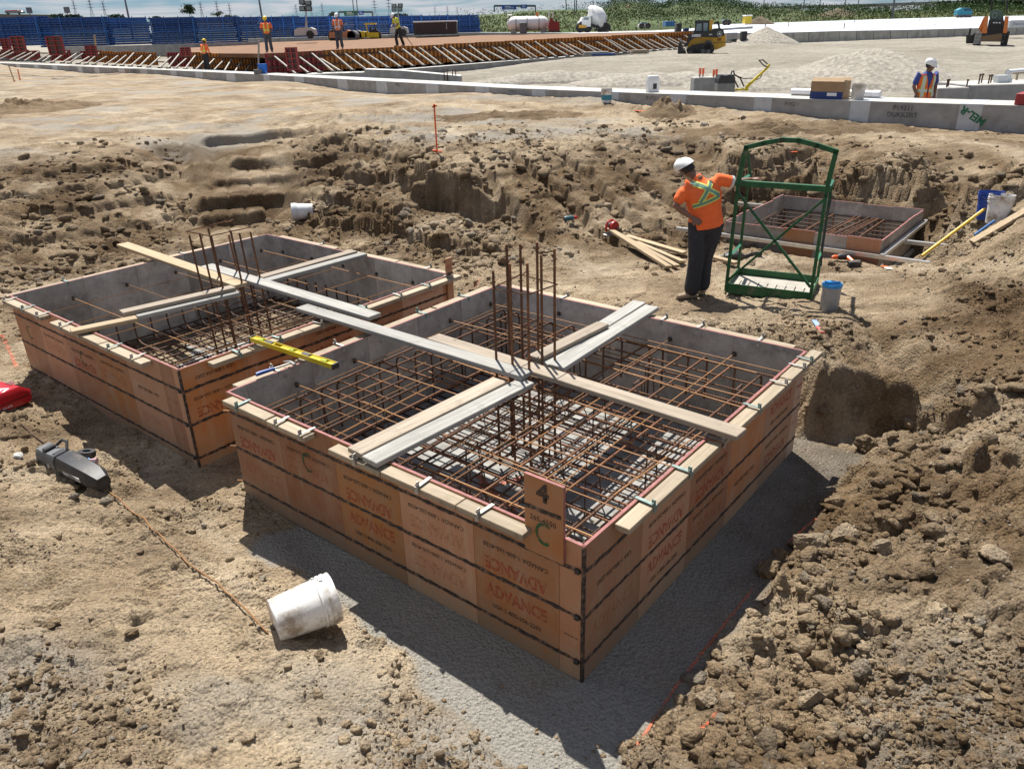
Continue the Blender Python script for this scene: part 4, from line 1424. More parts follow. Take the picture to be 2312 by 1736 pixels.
# ---------------------------------------------------------------- buckets
BKT_W = pm('bucket_white', (.78, .77, .74), .38, .05, 10, dirt=(.30, .23, .16), dirt_amt=.62)
BKT_S = pm('bucket_silvery', (.60, .62, .63), .4, .1, 10, dirt=(.30, .24, .17), dirt_amt=.4)
BKT_B = pm('bucket_blue', (.012, .06, .34), .4, .1, 10, dirt=(.2, .16, .12), dirt_amt=.2)
BKT_IN = pm('bucket_inside', (.55, .54, .50), .6, .2, 8, dirt=(.25, .2, .15), dirt_amt=.6)
WIRE = pm('wire', (.30, .30, .29), .4, .1, 10, metal=.8)

def bucket(label, loc, rot, mat, h=.37, r0=.13, r1=.15, handle=True, inside=None):
    """five-gallon pail, base at the origin, opening along +z"""
    K = thing('bucket', label, 'bucket', loc, rot)
    mb = MB()
    prof = [(r0 - .006, 0), (r0, .006), (r0 + (r1 - r0) * .70, h * .72)]
    for k in range(3):      # stiffening rings under the rim
        z = h * (.735 + .075 * k)
        rr_ = r0 + (r1 - r0) * (.72 + .08 * k)
        prof += [(rr_ + .009, z), (rr_ + .010, z + h * .03), (rr_ + .001, z + h * .034)]
    prof += [(r1 + .004, h * .975), (r1 + .005, h), (r1 - .003, h), (r1 - .006, h * .9), (r0 - .004, .008), (0.0005, .008)]
    mb.lathe(prof, 32, close=True)
    mb.build('pail', [mat], K, smooth=True)
    if handle:
        pts = []
        for k in range(13):
            t = math.pi * k / 12
            pts.append((math.cos(t) * (r1 + .012), -math.sin(t) * .13, h * .84 - math.sin(t) * .10))
        mb = MB(); mb.tube(pts, .0025, 5); mb.build('bail', [WIRE], K)
        mb = MB(); mb.lathe([(.012, 0), (.012, .008)], 10, M=Matrix.Translation((r1 + .006, 0, h * .84)) @ Matrix.Rotation(R(90), 4, 'Y')); mb.build('ear', [mat], K)
    return K

def lying(pxa, pxb, zc):
    """rotation that lays a bucket's axis from pixel a (base) to pixel b (rim) at centre height zc"""
    A, B_ = Vector(S(*pxa, zc)), Vector(S(*pxb, zc + .012))
    d = (B_ - A).normalized()
    return A, d.to_track_quat('Z', 'X').to_euler()

g = HIT(690, 1440)
A, e = lying((617, 1402), (741, 1352), g[2] + .155)
bucket('white spattered pail lying on its side in the foreground soil', A, e, BKT_W)
g = HIT(690, 498)
A, e = lying((707, 477), (655, 479), g[2] + .15)
bucket('silvery pail lying on its side at the foot of the cut steps', A, e, BKT_S, handle=False)
g = HIT(2228, 492)
bucket('deep blue pail standing on the soil bank at the right', g + [0, 0, -.02], (R(-4), R(3), .4), BKT_B)
g = HIT(2250, 501)
bucket('white pail with wire bail standing beside the blue one', g + [0, 0, -.02], (R(3), R(2), 2.2), BKT_W)
g = HIT(1369, 233)
K = bucket('small white pail with teal label on the graded soil before the concrete strip', g, (0, 0, .5), BKT_W)
mb = MB(); mb.lathe([(.1385, .08), (.1425, .21)], 28, close=True); mb.build('label_band', [pm('label_teal', (.03, .22, .30), .5)], K)
K.children

# wipes tub with blue lid
def tub(label, loc, h, r, body, lid, lid_h=.035):
    K = thing('tub', label, 'tub', loc)
    mb = MB(); mb.lathe([(r * .92, 0), (r * .96, .006), (r * .97, h * .86), (r * 1.02, h * .87), (r * 1.02, h - .002), (r * .9, h)], 26); mb.build('body', [body], K, smooth=True)
    mb = MB(); mb.lathe([(r * 1.05, h - lid_h * .6), (r * 1.06, h + lid_h * .2), (r * 1.0, h + lid_h * .4), (0.001, h + lid_h * .42)], 26, close=True)
    ld = mb.build('lid', [lid], K, smooth=True)
    mb = MB(); mb.bbox(-r * .8, r * .8, -r * .22, r * .22, h + lid_h * .42, h + lid_h * .75, .003); mb.build('lid_flap', [lid], ld)
    return K
LID = pm('lid_blue', (.02, .28, .62), .35, .08, 10)
GREYPL = pm('plastic_grey', (.33, .33, .32), .5, .1, 12, dirt=(.26, .21, .15), dirt_amt=.3)
tub('grey tub with bright blue lid beside the green steel cage', HIT(1871, 698) - [0, 0, .01], .285, .098, GREYPL, LID)
K = tub('small sky-blue tub with a white label in front of the far form', HIT(1788, 560) - [0, 0, .005], .165, .062, pm('tub_blue', (.03, .25, .55), .4, .08, 10), pm('tub_rim', (.04, .30, .62), .4), .012)
mb = MB()
mb.add([(.0625 * math.sin(t), -.0625 * math.cos(t), z) for z in (.05, .10) for t in [R(-35 + 14 * k) for k in range(6)]], [(k, k + 1, k + 7, k + 6) for k in range(5)])
mb.build('label_patch', [pm('white_patch', (.75, .76, .76), .5)], K)

# ---------------------------------------------------------------- stakes
STAKE_O = pm('stake_orange', (.80, .13, .03), .6, .15, 9)
def stake(label, foot, top, w, mat, tape=None):
    f = HIT(*foot)
    t = Q(*top, f[1])
    K = thing('survey_stake', label, 'stake', f)
    mb = MB(); mb.bar((0, 0, -.15), (t[0] - f[0], 0, t[2] - f[2]), w, w * .6); mb.build('lath', [mat], K)
    if tape:
        mb = MB(); mb.bar((t[0] - f[0] - w * .9, 0, t[2] - f[2] - .05), (t[0] - f[0] + w, 0, t[2] - f[2] - .03), w, .03); mb.build('flag_tape', [tape], K)
    mb = MB(); mb.bar((-.09, .01, .05), (.09, -.02, .03), .035, .02); mb.build('ribbon', [STAKE_O], K)
    return K
stake('bright orange survey stake on the edge of the excavation', (987, 346), (980, 235), .045, STAKE_O, STAKE_O)
stake('thin pale lath leaning at the left edge beyond the pit', (33, 184), (19, 148), .06, PINE)
stake('short red stake beside a pale lath at the left edge', (45, 181), (40, 157), .06, STAKE_O)

# ---------------------------------------------------------------- red tool case
CASE_R = pm('case_red', (.42, .012, .02), .32, .1, 8, dirt=(.35, .25, .2), dirt_amt=.12)
fr, fl = HIT(83, 912), HIT(0, 929)
d = Vector(fl - fr); d.z = 0
rz = math.atan2(d.y, d.x) - math.pi
RC = thing('tool_case', 'red plastic tool case with white lettering at the left edge', 'tool case', fr + [0, 0, .035], (0, 0, rz))
mb = MB()
W_, D_, H_ = .62, .40, .19
def rr_section(y, ins, z0, z1):
    return [(-W_ + ins, y, z0 + .03), (-W_ + ins + .03, y, z0), (-.03 - ins, y, z0), (-ins, y, z0 + .05), (-ins, y, z1 - .07), (-.09 - ins, y, z1), (-W_ + ins + .09, y, z1), (-W_ + ins, y, z1 - .07)]
secs = [rr_section(0, .02, .015, H_ - .035), rr_section(.03, 0, 0, H_), rr_section(D_ - .03, 0, 0, H_), rr_section(D_, .02, .015, H_ - .03)]
vs_ = [q for s in secs for q in s]
fs_ = [tuple(range(8)), tuple(range(31, 23, -1))]
for k in range(3):
    for j in range(8):
        fs_.append((k * 8 + j, k * 8 + 8 + j, k * 8 + 8 + (j + 1) % 8, k * 8 + (j + 1) % 8))
mb.add(vs_, fs_); mb.build('shell', [CASE_R], RC, smooth=True)
mb = MB(); mb.box(-W_ + .02, -.02, -.004, .004, .085, .092); mb.build('lid_seam', [pm('seam_dark', (.08, .005, .008), .5)], RC)
mb = MB(); mb.bbox(-.11, -.05, .13, .22, H_ + .0005, H_ + .003, .001); mb.build('grip_recess_shade', [pm('recess_shade', (.12, .01, .012), .6)], RC)  # thin plate in darker red, painting the shade of a hand recess
WHT = pm('letter_white', (.82, .82, .82), .5, .03)
link('lettering', text_mesh('HILTI', .12, WHT, .006), RC, (-.27, .17, H_ + .002), (0, 0, R(-62)))
link('small_lettering', text_mesh('TE 6-A36-AVR', .026, WHT, .0004), RC, (-.30, -.002, .05), (R(90), 0, 0))

# ---------------------------------------------------------------- black tool case with strap
a, b2 = HIT(108, 1040), HIT(238, 1105)
d = Vector(b2 - a); dl = Vector((d.x, d.y, 0)).length
BC = thing('power_tool', 'black rotary hammer in grey and black housing lying on the left soil', 'power tool', a + [0, 0, .02], (R(6), -math.atan2(d.z, dl), math.atan2(d.y, d.x)))
BLK = pm('plastic_black', (.028, .029, .031), .5, .35, 14, dirt=(.16, .13, .10), dirt_amt=.25)
GRY2 = pm('plastic_slate', (.12, .125, .13), .55, .25, 14, dirt=(.22, .18, .14), dirt_amt=.3)
L = dl * 1.02
mb = MB()
def hexsec(x, w, h, z0=.0):
    return [(x, -w, z0 + h * .25), (x, -w * .6, z0), (x, w * .6, z0), (x, w, z0 + h * .25), (x, w, z0 + h * .7), (x, w * .65, z0 + h), (x, -w * .65, z0 + h), (x, -w, z0 + h * .7)]
def loft(mb, secs):
    n = len(secs[0])
    vs_ = [q for s in secs for q in s]
    fs_ = [tuple(range(n - 1, -1, -1)), tuple(range((len(secs) - 1) * n, len(secs) * n))]
    for k in range(len(secs) - 1):
        for j in range(n):
            fs_.append((k * n + j, k * n + (j + 1) % n, k * n + n + (j + 1) % n, k * n + n + j))
    mb.add(vs_, fs_)
loft(mb, [hexsec(L * .38, .075, .15), hexsec(L * .45, .10, .17), hexsec(L * .9, .085, .14), hexsec(L, .055, .10)])
mb.build('case_body', [BLK], BC, smooth=True)
mb = MB(); loft(mb, [hexsec(0, .06, .11, .02), hexsec(L * .06, .085, .15), hexsec(L * .2, .08, .14), hexsec(L * .385, .09, .165)]); mb.build('motor_housing', [GRY2], BC, smooth=True)
for x in (.03, .24):
    mb = MB(); mb.bbox(L * x, L * x + .035, -.095, .095, .035, .075, .006); mb.build('latch', [GALV], BC)
for x in (L * .14, L * .32):
    mb = MB(); mb.bbox(x, x + .05, -.05, .05, .142, .168, .008); mb.build('rib', [BLK], BC)
mb = MB(); mb.box(L * .55, L * .82, -.098, -.090, .06, .095); mb.build('rating_label', [pm('label_grey', (.45, .45, .44), .5, .1)], BC)
link('small_lettering', text_mesh('BOSCH', .03, DARKMETAL, .001), BC, (L * .7, -.0995, .078), (R(90), 0, 0))
mb = MB(); mb.tube([(L * .2, .05, .16), (L * .25, .09, .20), (L * .33, .09, .2), (L * .38, .05, .16)], .012, 8); mb.build('carry_handle', [BLK], BC, smooth=True)

g = HIT(197, 1033)
K = thing('tape_roll', 'black roll of tape lying behind the black power tool', 'tape roll', g + [0, 0, .012], (R(-12), R(6), 0))
mb = MB()
mb.lathe([(.032, 0), (.066, 0), (.068, .006), (.068, .042), (.066, .048), (.032, .048), (.032, 0)], 28, close=True); mb.build('roll', [BLK], K, smooth=True)
g = HIT(196, 1044)
K = thing('wrapper', 'crumpled blue and pink wrapper against the black power tool', 'litter', g + [0, 0, .01], (0, 0, R(-28)))
mb = MB(); mb.tube([(-.09, .01, .03), (-.03, .02, .034), (.05, .0, .03)], [.006, .02, .006], 6); mb.build('blue_fold', [LID], K, smooth=True)
mb = MB(); mb.tube([(.0, -.02, .02), (.07, -.01, .03), (.13, .01, .035)], [.006, .014, .022], 6); mb.build('pink_fold', [pm('wrap_pink', (.55, .36, .40), .5)], K, smooth=True)
g = HIT(45, 1033)
mb = MB(); v_, f_ = ico(2); mb.add(lump_shape(v_, 3) * .05, f_); mb.build('pale_stone', [pm('stone_pale', (.48, .47, .45), .8, .2, 12, .4)], None, g + [0, 0, .02], label='pale grey stone at the left of the black power tool', category='stone')

# rusty bars lying on the soil
def rod_on_ground(label, pxs, r, mat, lift=.012):
    pts = []
    for (x0, y0), (x1, y1) in zip(pxs[:-1], pxs[1:]):
        for k in range(6):
            t = k / 6
            pts.append(HIT(x0 + (x1 - x0) * t, y0 + (y1 - y0) * t))
    pts.append(HIT(*pxs[-1]))
    pts = np.array(pts)
    z = pts[:, 2].copy()
    for _ in range(3):
        z[1:-1] = np.maximum(z[1:-1], (z[:-2] + z[2:]) / 2)
    pts[:, 2] = z + lift
    o = Vector(pts[0])
    mb = MB(); mb.tube([Vector(p_) - o for p_ in pts], r, 7)
    return mb.build('rebar_rod', [mat], None, o, label=label, category='rebar', smooth=True)
rod_on_ground('thin rusty bar lying on the soil between the black tool and the white pail', [(246, 1112), (330, 1185), (420, 1270), (510, 1340), (606, 1432)], .0055, RUST_T)
rod_on_ground('short rusty bar left of the black power tool', [(47, 958), (80, 988), (112, 1012)], .006, RUST_D)

# ---------------------------------------------------------------- power tools and timber by the bench
RED = pm('tool_red', (.42, .02, .02), .4, .15, 10)
ORG = pm('tool_orange', (.75, .12, .02), .4, .1, 10)
def drill(label, loc, rz, body, accent, s=1.0):
    K = thing('cordless_drill', label, 'drill', loc, (R(78), 0, rz))
    mb = MB(); mb.tube([(-.09, 0, .04), (-.07, 0, .04), (.03, 0, .04), (.06, 0, .04)], [.025, .034, .034, .024], 10); mb.build('motor', [body], K, smooth=True)
    mb = MB(); mb.tube([(.06, 0, .04), (.09, 0, .04), (.12, 0, .04)], [.022, .024, .012], 10); mb.build('chuck', [accent], K, smooth=True)
    mb = MB(); mb.tube([(-.045, 0, .02), (-.055, 0, -.06), (-.05, 0, -.11)], [.024, .020, .022], 8); mb.build('handle', [accent], K, smooth=True)
    mb = MB(); mb.bbox(-.11, .02, -.038, .038, -.165, -.105, .008); mb.build('battery', [BLK], K)
    K.scale = (s, s, s)
    return K
drill('dark cordless tool with orange nose in front of the far form', HIT(1905, 592) + [0, 0, .05], R(185), BLK, ORG, 1.25)
drill('teal and red cordless drill on the slope behind the column bars', HIT(1284, 500) + [0, 0, .05], R(20), pm('tool_teal', (.03, .10, .12), .45), RED, 1.1)
# circular saw
g = HIT(1384, 528)
K = thing('circular_saw', 'red and black circular saw at the end of the new lumber', 'circular saw', g + [0, 0, .02], (0, R(-10), R(40)))
mb = MB(); mb.bbox(-.15, .15, -.08, .08, 0, .008, .002); mb.build('base_plate', [GALV], K)
mb = MB(); mb.lathe([(.03, -.025), (.095, -.02), (.1, 0), (.095, .02), (.03, .025)], 20, M=Matrix.Translation((0, -.03, .085)) @ Matrix.Rotation(R(90), 4, 'X')); mb.build('blade_guard', [RED], K, smooth=True)
mb = MB(); mb.tube([(0, -.01, .10), (0, .06, .10), (0, .11, .10)], [.05, .052, .04], 10); mb.build('motor', [BLK], K, smooth=True)
mb = MB(); mb.tube([(.05, 0, .16), (.0, .01, .20), (-.08, .01, .19), (-.13, .01, .12), (-.12, .01, .06)], .018, 8); mb.build('handle', [RED], K, smooth=True)
# lumber by the worker
for (a, b2, w, lb) in (((1367, 535), (1528, 610), .09, 'new pine stud, nearest and longest of the pile by the worker'), ((1376, 549), (1510, 612), .09, 'new pine stud lowest in the pile by the worker'),
                       ((1414, 548), (1545, 580), .09, 'new pine stud at the back of the pile behind the worker'), ((1436, 560), (1541, 600), .09, 'new pine stud in the middle of the pile by the worker'),
                       ((1604, 589), (1662, 603), .09, 'pine stud end showing right of the worker legs')):
    A, B_ = HIT(*a), HIT(*b2)
    A[2] = max(A[2], gz(A[0], A[1])) + .06; B_[2] += .05
    d = Vector(B_ - A); Ln = d.length
    mb = MB(); mb.bbox(-Ln / 2, Ln / 2, -w / 2, w / 2, -.019, .019, .004)
    mb.build('pine_stud', [PINE], None, (A + B_) / 2, (R(random.uniform(-8, 8)), -math.asin(d.z / Ln), math.atan2(d.y, d.x)), label=lb, category='lumber')
# tool belt
g = HIT(1668, 582)
K = thing('tool_belt', 'black leather tool belt with pouch lying behind the green cage', 'tool belt', g + [0, 0, .0])
pts = [(-.20 + .42 * t + 0, .03 * math.sin(t * 9), .03 + .02 * math.sin(t * 7)) for t in np.linspace(0, 1.2, 12)]
mb = MB()
for p_, q_ in zip(pts[:-1], pts[1:]):
    mb.bar(p_, q_, .02, .06)
mb.build('belt', [BLK], K)
mb = MB(); loft(mb, [hexsec(-.2, .05, .05), hexsec(-.1, .09, .10), hexsec(.02, .08, .08), hexsec(.06, .04, .05)]); mb.build('pouch', [BLK], K, smooth=True)
mb = MB(); mb.tube([(-.34, -.05, .02), (-.26, -.02, .03), (-.2, 0, .03)], [.012, .016, .01], 7); mb.build('pliers', [GALV], K, smooth=True)
# litter
def litter(label, pa, pb, w, m1, m2):
    A, B_ = HIT(*pa), HIT(*pb)
    d = Vector(B_ - A)
    K = thing('litter', label, 'litter', A + [0, 0, .012], (0, -math.atan2(d.z, Vector((d.x, d.y)).length), math.atan2(d.y, d.x)))
    L = d.length
    for k, mt in ((0, m1), (1, m2)):
        mb = MB(); mb.bbox(L * .5 * k, L * .5 * (k + 1) - .002, -w / 2, w / 2, 0, .012, .003); mb.build('wrapper_half', [mt], K)
    return K
litter('blue and red wrapper strip on the bench right of the near form', (1838, 727), (1857, 755), .05, pm('wr_blue', (.25, .35, .62), .5), pm('wr_red', (.7, .12, .12), .5))
litter('orange and white wrapper on the soil right of the green cage', (1995, 604), (2009, 611), .07, ORG, WHT)
litter('small orange wrapper on the ledge behind the green cage', (1784, 346), (1797, 345), .08, STAKE_O, STAKE_O)
litter('orange marker lath lying flat on the edge of the graded soil', (1434, 252), (1482, 254), .06, STAKE_O, STAKE_O)
# yellow pole, blue pipe and board at the right bank
def pole(name, label, cat, pa, pb, ra, mat, la=.03, lb=.03, sq=None):
    A, B_ = HIT(*pa), HIT(*pb)
    A[2] += la; B_[2] += lb
    o = Vector(A)
    mb = MB()
    if sq:
        mb.bar((0, 0, 0), Vector(B_) - o, *sq)
    else:
        mb.tube([(0, 0, 0), (Vector(B_) - o) * .5, Vector(B_) - o], ra, 10)
    return mb.build(name, [mat], None, o, label=label, category=cat)
pole('yellow_pole', 'yellow pole leaning on the soil bank right of the far form', 'pole', (2080, 586), (2254, 474), .02, pm('pole_yellow', (.72, .44, .03), .45, .1), .05, .18)
pole('blue_pipe', 'short blue pipe under the yellow pole at the right', 'pipe', (2199, 536), (2244, 507), .018, pm('pipe_blue', (.06, .17, .42), .45, .1), .03, .05)
pole('plank', 'bare plank lying up the soil bank at the right edge', 'plank', (2194, 552), (2330, 484), .02, PINE, .03, .10, (.14, .038))

# orange paint lines on the pad and soil
def paint_line(name, pxs, w):
    pts = []
    for (x0, y0), (x1, y1) in zip(pxs[:-1], pxs[1:]):
        n = 10
        pts += [HIT(x0 + (x1 - x0) * k / n, y0 + (y1 - y0) * k / n) for k in range(n)]
    pts.append(HIT(*pxs[-1]))
    vs_, fs_ = [], []
    for i, p_ in enumerate(pts):
        q0, q1 = pts[max(0, i - 1)], pts[min(len(pts) - 1, i + 1)]
        d = Vector((q1[0] - q0[0], q1[1] - q0[1], 0)).normalized()
        s = Vector((d.y, -d.x, 0)) * (w / 2 * random.uniform(.5, 1.2))
        for t in (-1, 1):
            x, y = p_[0] + s.x * t, p_[1] + s.y * t
            vs_.append((x, y, gz(x, y, True) + .006))
    for i in range(len(pts) - 1):
        fs_.append((2 * i, 2 * i + 1, 2 * i + 3, 2 * i + 2))
    link(name, new_mesh(name, vs_, fs_, [PAINT_O]), kind='structure')
paint_line('survey_paint_line', [(1423, 1708), (1520, 1560), (1640, 1405), (1700, 1331)], .022)
paint_line('survey_paint_line', [(1780, 1225), (1842, 1172)], .02)
paint_line('survey_paint_line', [(1556, 1676), (1605, 1625), (1625, 1600)], .02)
paint_line('survey_paint_line', [(3, 757), (20, 790), (38, 830)], .05)
paint_line('survey_paint_line', [(1072, 648), (1082, 632)], .05)

# ---------------------------------------------------------------- big clods one can tell apart
v2, f2 = ico(3)
for k, (px, py, s, lb) in enumerate([
    (1836, 1232, .17, 'big pale clay clod beside the shaded pad, right of the near form'), (1900, 1215, .16, 'dark clay clod behind the big pale one right of the near form'),
    (1735, 1290, .12, 'rounded clay clod at the shadow edge of the pad'), (1762, 1255, .09, 'upright flake of clay standing at the shadow edge of the pad'),
    (1990, 1245, .11, 'clay clod at the right of the pale pair near the pad'), (1855, 1290, .07, 'small clod below the big pale clay clod'),
    (1594, 1582, .10, 'pale clod lying on the paint line in the lower right soil'), (1690, 1480, .06, 'wedge-shaped clod in the loose soil by the paint line'),
    (1640, 1590, .10, 'brown clod in the lower right beside a pale one'), (1710, 1580, .12, 'long brown clod right of the lower right pair'),
    (1500, 1660, .12, 'mossy-brown clod at the bottom edge of the picture by the shadow tip'), (1825, 1580, .11, 'whitish flat lump in the lower right soil'),
    (1475, 1715, .05, 'small round stone at the bottom edge below the paint line'), (2250, 1262, .13, 'long pale flat stone near the right edge'),
    (2105, 1050, .06, 'flat pale stone on the smooth soil patch at the right'), (1880, 1140, .13, 'brown clod at the foot of the slope right of the near form corner'),
    (1955, 1010, .12, 'crumbling clod in the hollow right of the near form'), (2030, 1040, .10, 'round clod at the rim of the smooth soil patch'),
    (720, 1480, .055, 'flat stone in the soil below the white pail'), (300, 1430, .06, 'isolated clod in the lower left soil'), (110, 1415, .07, 'dark clod near the lower left corner'), (50, 1620, .06, 'rounded clod at the lower left edge'),
    (1500, 610, .06, 'clod in the small heap left of the worker boots'), (1480, 622, .055, 'lower clod of the small heap left of the worker boots'), (1462, 606, .06, 'left clod of the small heap left of the worker boots')]):
    g = HIT(px, py)
    me = new_mesh('clay_clod', lump_shape(v2, 900 + k, .22) * s * .8, f2, [SOIL])
    for an, val in (('damp', .0 if 'pale' in lb or 'whitish' in lb else .5), ('gravel', .12 if ('pale' in lb or 'whitish' in lb or 'stone' in lb) else 0)):
        at = me.attributes.new(an, 'FLOAT', 'POINT'); at.data.foreach_set('value', np.full(len(me.vertices), val, np.float32))
    link('clay_clod', me, None, g + [0, 0, s * .18], (0, 0, k * 1.7), label=lb, category='stone' if 'stone' in lb else 'clod', group='large clods on the dug soil')

# dark spoil lying on the grade at the left
def spoil(label, px, py, rx, ry, h, seed):
    g = HIT(px, py)
    n = 60
    vs_, fs_ = [], []
    for j in range(25):
        r = j / 24
        a = np.linspace(0, 2 * np.pi, n, endpoint=False)
        X, Y = g[0] + rx * r * np.cos(a), g[1] + ry * r * np.sin(a)
        Z = height(X, Y) - .02 + h * (1 - r ** 1.5) * (.55 + .9 * np.abs(fbm(X * 2.1, Y * 2.1, seed, 3)) + .25 * fbm(X * 6, Y * 6, seed + 4, 2) + .8 * (worley(X / .35, Y / .35, seed)[2] - .5))
        vs_ += list(zip(X, Y, Z))
    for j in range(24):
        for k in range(n):
            fs_.append((j * n + k, j * n + (k + 1) % n, (j + 1) * n + (k + 1) % n, (j + 1) * n + k))
    me = new_mesh('spoil_heap', vs_, fs_, [SOIL], None, True)
    at = me.attributes.new('damp', 'FLOAT', 'POINT'); at.data.foreach_set('value', np.full(len(vs_), .75, np.float32))
    link('spoil_heap', me, label=label, category='earth heap')
spoil('dark damp spoil heap on the graded soil at the left edge', 55, 245, 2.4, 2.2, .28, 5)
spoil('low dark row of spoil on the graded soil in the middle distance', 1150, 262, 2.2, .9, .14, 8)
spoil('dark spoil lump on the corner of the excavation behind the worker', 1505, 258, .8, .9, .36, 9)
spoil('rough row of dark spoil beyond the far form bank', 1800, 295, 3.2, .9, .2, 12)

# ---------------------------------------------------------------- green steel lifting cage
GREEN = pm('cage_green', (.010, .088, .026), .55, .3, 9, .15, dirt=(.17, .14, .09), dirt_amt=.22)
GREEN_L = pm('cage_green_light', (.06, .22, .12), .4, .1, 9)
FLr, FRr = HIT(1638, 662), HIT(1829, 685)
gzc = (FLr[2] + FRr[2]) / 2
FLc, FRc = Vector(S(1638, 661, gzc)), Vector(S(1829, 684, gzc))
BLc = Vector(S(1665, 625, gzc))
dep = BLc - FLc
GC = thing('steel_cage', 'tall green steel lifting cage with braced sides standing on the bench', 'cage', FLc)
nrm = (FRc - FLc).cross(Vector((0, 0, 1))).normalized()
def cagept(zx, zy, back=0.0):
    """pixel in the close-up of the cage -> point in its front plane, pushed back by a share of the depth"""
    px, py = 1450 + zx / 3.954, 300 + zy / 3.954
    d = Vector(ray_dir(px, py))
    o = Vector(CAMP)
    base = FLc + dep * back
    t = (base - o).dot(nrm) / d.dot(nrm)
    return o + d * t - FLc
def member(name, pts, w, mat=GREEN, back=0.0, h=None):
    q = [cagept(*p_, back) if len(p_) == 2 else cagept(p_[0], p_[1], p_[2]) for p_ in pts]
    mb = MB()
    for a_, b_ in zip(q[:-1], q[1:]):
        dd = (b_ - a_).normalized() * w * .45
        mb.bar(a_ - dd, b_ + dd, w, h or w, up=nrm)
    return mb.build(name, [mat], GC)
member('front_post', [(748, 1400), (850, 530), (858, 435)], .034)
member('front_post', [(1498, 1490), (1640, 560), (1660, 440)], .034)
member('back_post', [(850, 1270), (930, 560), (965, 380), (942, 170)], .03, GREEN, 1.0)
member('back_post', [(1553, 1380), (1680, 540), (1700, 430)], .03, GREEN, 1.0)
member('head_arch', [(860, 430), (930, 132), (1090, 92), (1250, 64), (1400, 70), (1560, 112), (1732, 168), (1662, 440)], .048)
member('mid_rail', [(855, 448), (1655, 502)], .06)
member('brace', [(852, 532), (1495, 1370)], .026)
member('brace', [(1640, 582), (762, 1318)], .026)
for p_ in ([(868, 437, 0), (958, 380, 1)], [(1668, 482, 0), (1698, 430, 1)], [(792, 1088, 0), (876, 1000, 1)], [(1556, 1140, 0), (1596, 1070, 1)]):
    member('side_tie', p_, .03, GREEN_L)
# tray
ex = FRc - FLc
mb = MB()
for (a_, b_) in ((Vector((0, 0, 0)), ex), (dep, ex + dep), (Vector((0, 0, 0)), dep), (ex, ex + dep)):
    mb2 = MB(); mb2.bar(a_ + Vector((0, 0, .06)), b_ + Vector((0, 0, .06)), .012, .115); mb2.build('kick_plate', [GREEN], GC)
TRAY = pm('tray_dusty', (.36, .33, .28), .8, .2, 9, .3)
n = 9
for k in range(n):
    a0, a1 = k / n, (k + 1) / n - .012
    mb = MB()
    p0 = ex * a0; p1 = ex * a1
    vs_ = [p0 + dep * .02, p1 + dep * .02, p1 + dep * .98, p0 + dep * .98]
    mb.add([v + Vector((0, 0, .035)) for v in vs_] + [v + Vector((0, 0, .028)) for v in vs_], [(0, 1, 2, 3), (7, 6, 5, 4), (0, 4, 5, 1), (1, 5, 6, 2), (2, 6, 7, 3), (3, 7, 4, 0)])
    mb.build('tray_slat', [TRAY], GC)
for k in range(8):
    c_ = ex * ((k + 1) / n - .006)
    mb = MB(); mb.bar(c_ + dep * .02 + Vector((0, 0, .032)), c_ + dep * .38 + Vector((0, 0, .032)), ex.length * .016, .005); mb.build('tray_joint', [TRAY], GC)
    mb = MB(); mb.bar(c_ + dep * .62 + Vector((0, 0, .032)), c_ + dep * .98 + Vector((0, 0, .032)), ex.length * .016, .005); mb.build('tray_joint', [TRAY], GC)
# safety chain
q = [cagept(1690, 560, 1), cagept(1640, 800, .9), cagept(1610, 1000, .8), cagept(1596, 1190, .7)]
mb = MB(); mb.tube(q, .011, 6); mb.build('chain', [DARKMETAL], GC)
# ================================================================ people
SKIN = pm('skin', (.30, .155, .095), .55, .12, 14)
SKIN_D = pm('skin_tanned', (.20, .10, .062), .55, .12, 14)
HAIR = pm('hair_black', (.012, .010, .010), .6, .3, 30)
BOOT = pm('boot_tan', (.26, .19, .12), .75, .2, 12, dirt=(.34, .28, .2), dirt_amt=.5)
SOLE = pm('boot_sole', (.05, .04, .035), .8)

def sect_tube(mb, secs, n=14):
    """closed tube through elliptical sections: (centre, half width, half depth, right vector, axis)"""
    vs_, fs_ = [], []
    k = len(secs)
    for (c, rx, ry, rt, ax) in secs:
        c, rt, ax = Vector(c), Vector(rt), Vector(ax).normalized()
        rt = (rt - ax * rt.dot(ax)).normalized()
        fw = ax.cross(rt)
        for j in range(n):
            a = 2 * math.pi * j / n
            vs_.append(c + rt * (rx * math.cos(a)) + fw * (ry * math.sin(a)))
    for i in range(k - 1):
        for j in range(n):
            fs_.append((i * n + j, i * n + (j + 1) % n, (i + 1) * n + (j + 1) % n, (i + 1) * n + j))
    fs_.append(tuple(range(n - 1, -1, -1)))
    fs_.append(tuple((k - 1) * n + j for j in range(n)))
    mb.add(vs_, fs_)

def limb(mb, pts, rad, n=12, flat=1.0, rt=(1, 0, 0)):
    secs = []
    for i, p_ in enumerate(pts):
        ax = Vector(pts[min(i + 1, len(pts) - 1)]) - Vector(pts[max(i - 1, 0)])
        r_ = Vector(rt)
        if abs(ax.normalized().dot(r_)) > .9:
            r_ = Vector((0, 1, 0))
        secs.append((p_, rad[i], rad[i] * flat, r_, ax))
    # rounded ends
    a0 = (Vector(pts[0]) - Vector(pts[1])).normalized(); a1 = (Vector(pts[-1]) - Vector(pts[-2])).normalized()
    s0 = (Vector(pts[0]) + a0 * rad[0] * .6, rad[0] * .6, rad[0] * .6 * flat, secs[0][3], secs[0][4])
    s1 = (Vector(pts[-1]) + a1 * rad[-1] * .6, rad[-1] * .6, rad[-1] * .6 * flat, secs[-1][3], secs[-1][4])
    sect_tube(mb, [s0] + secs + [s1], n)

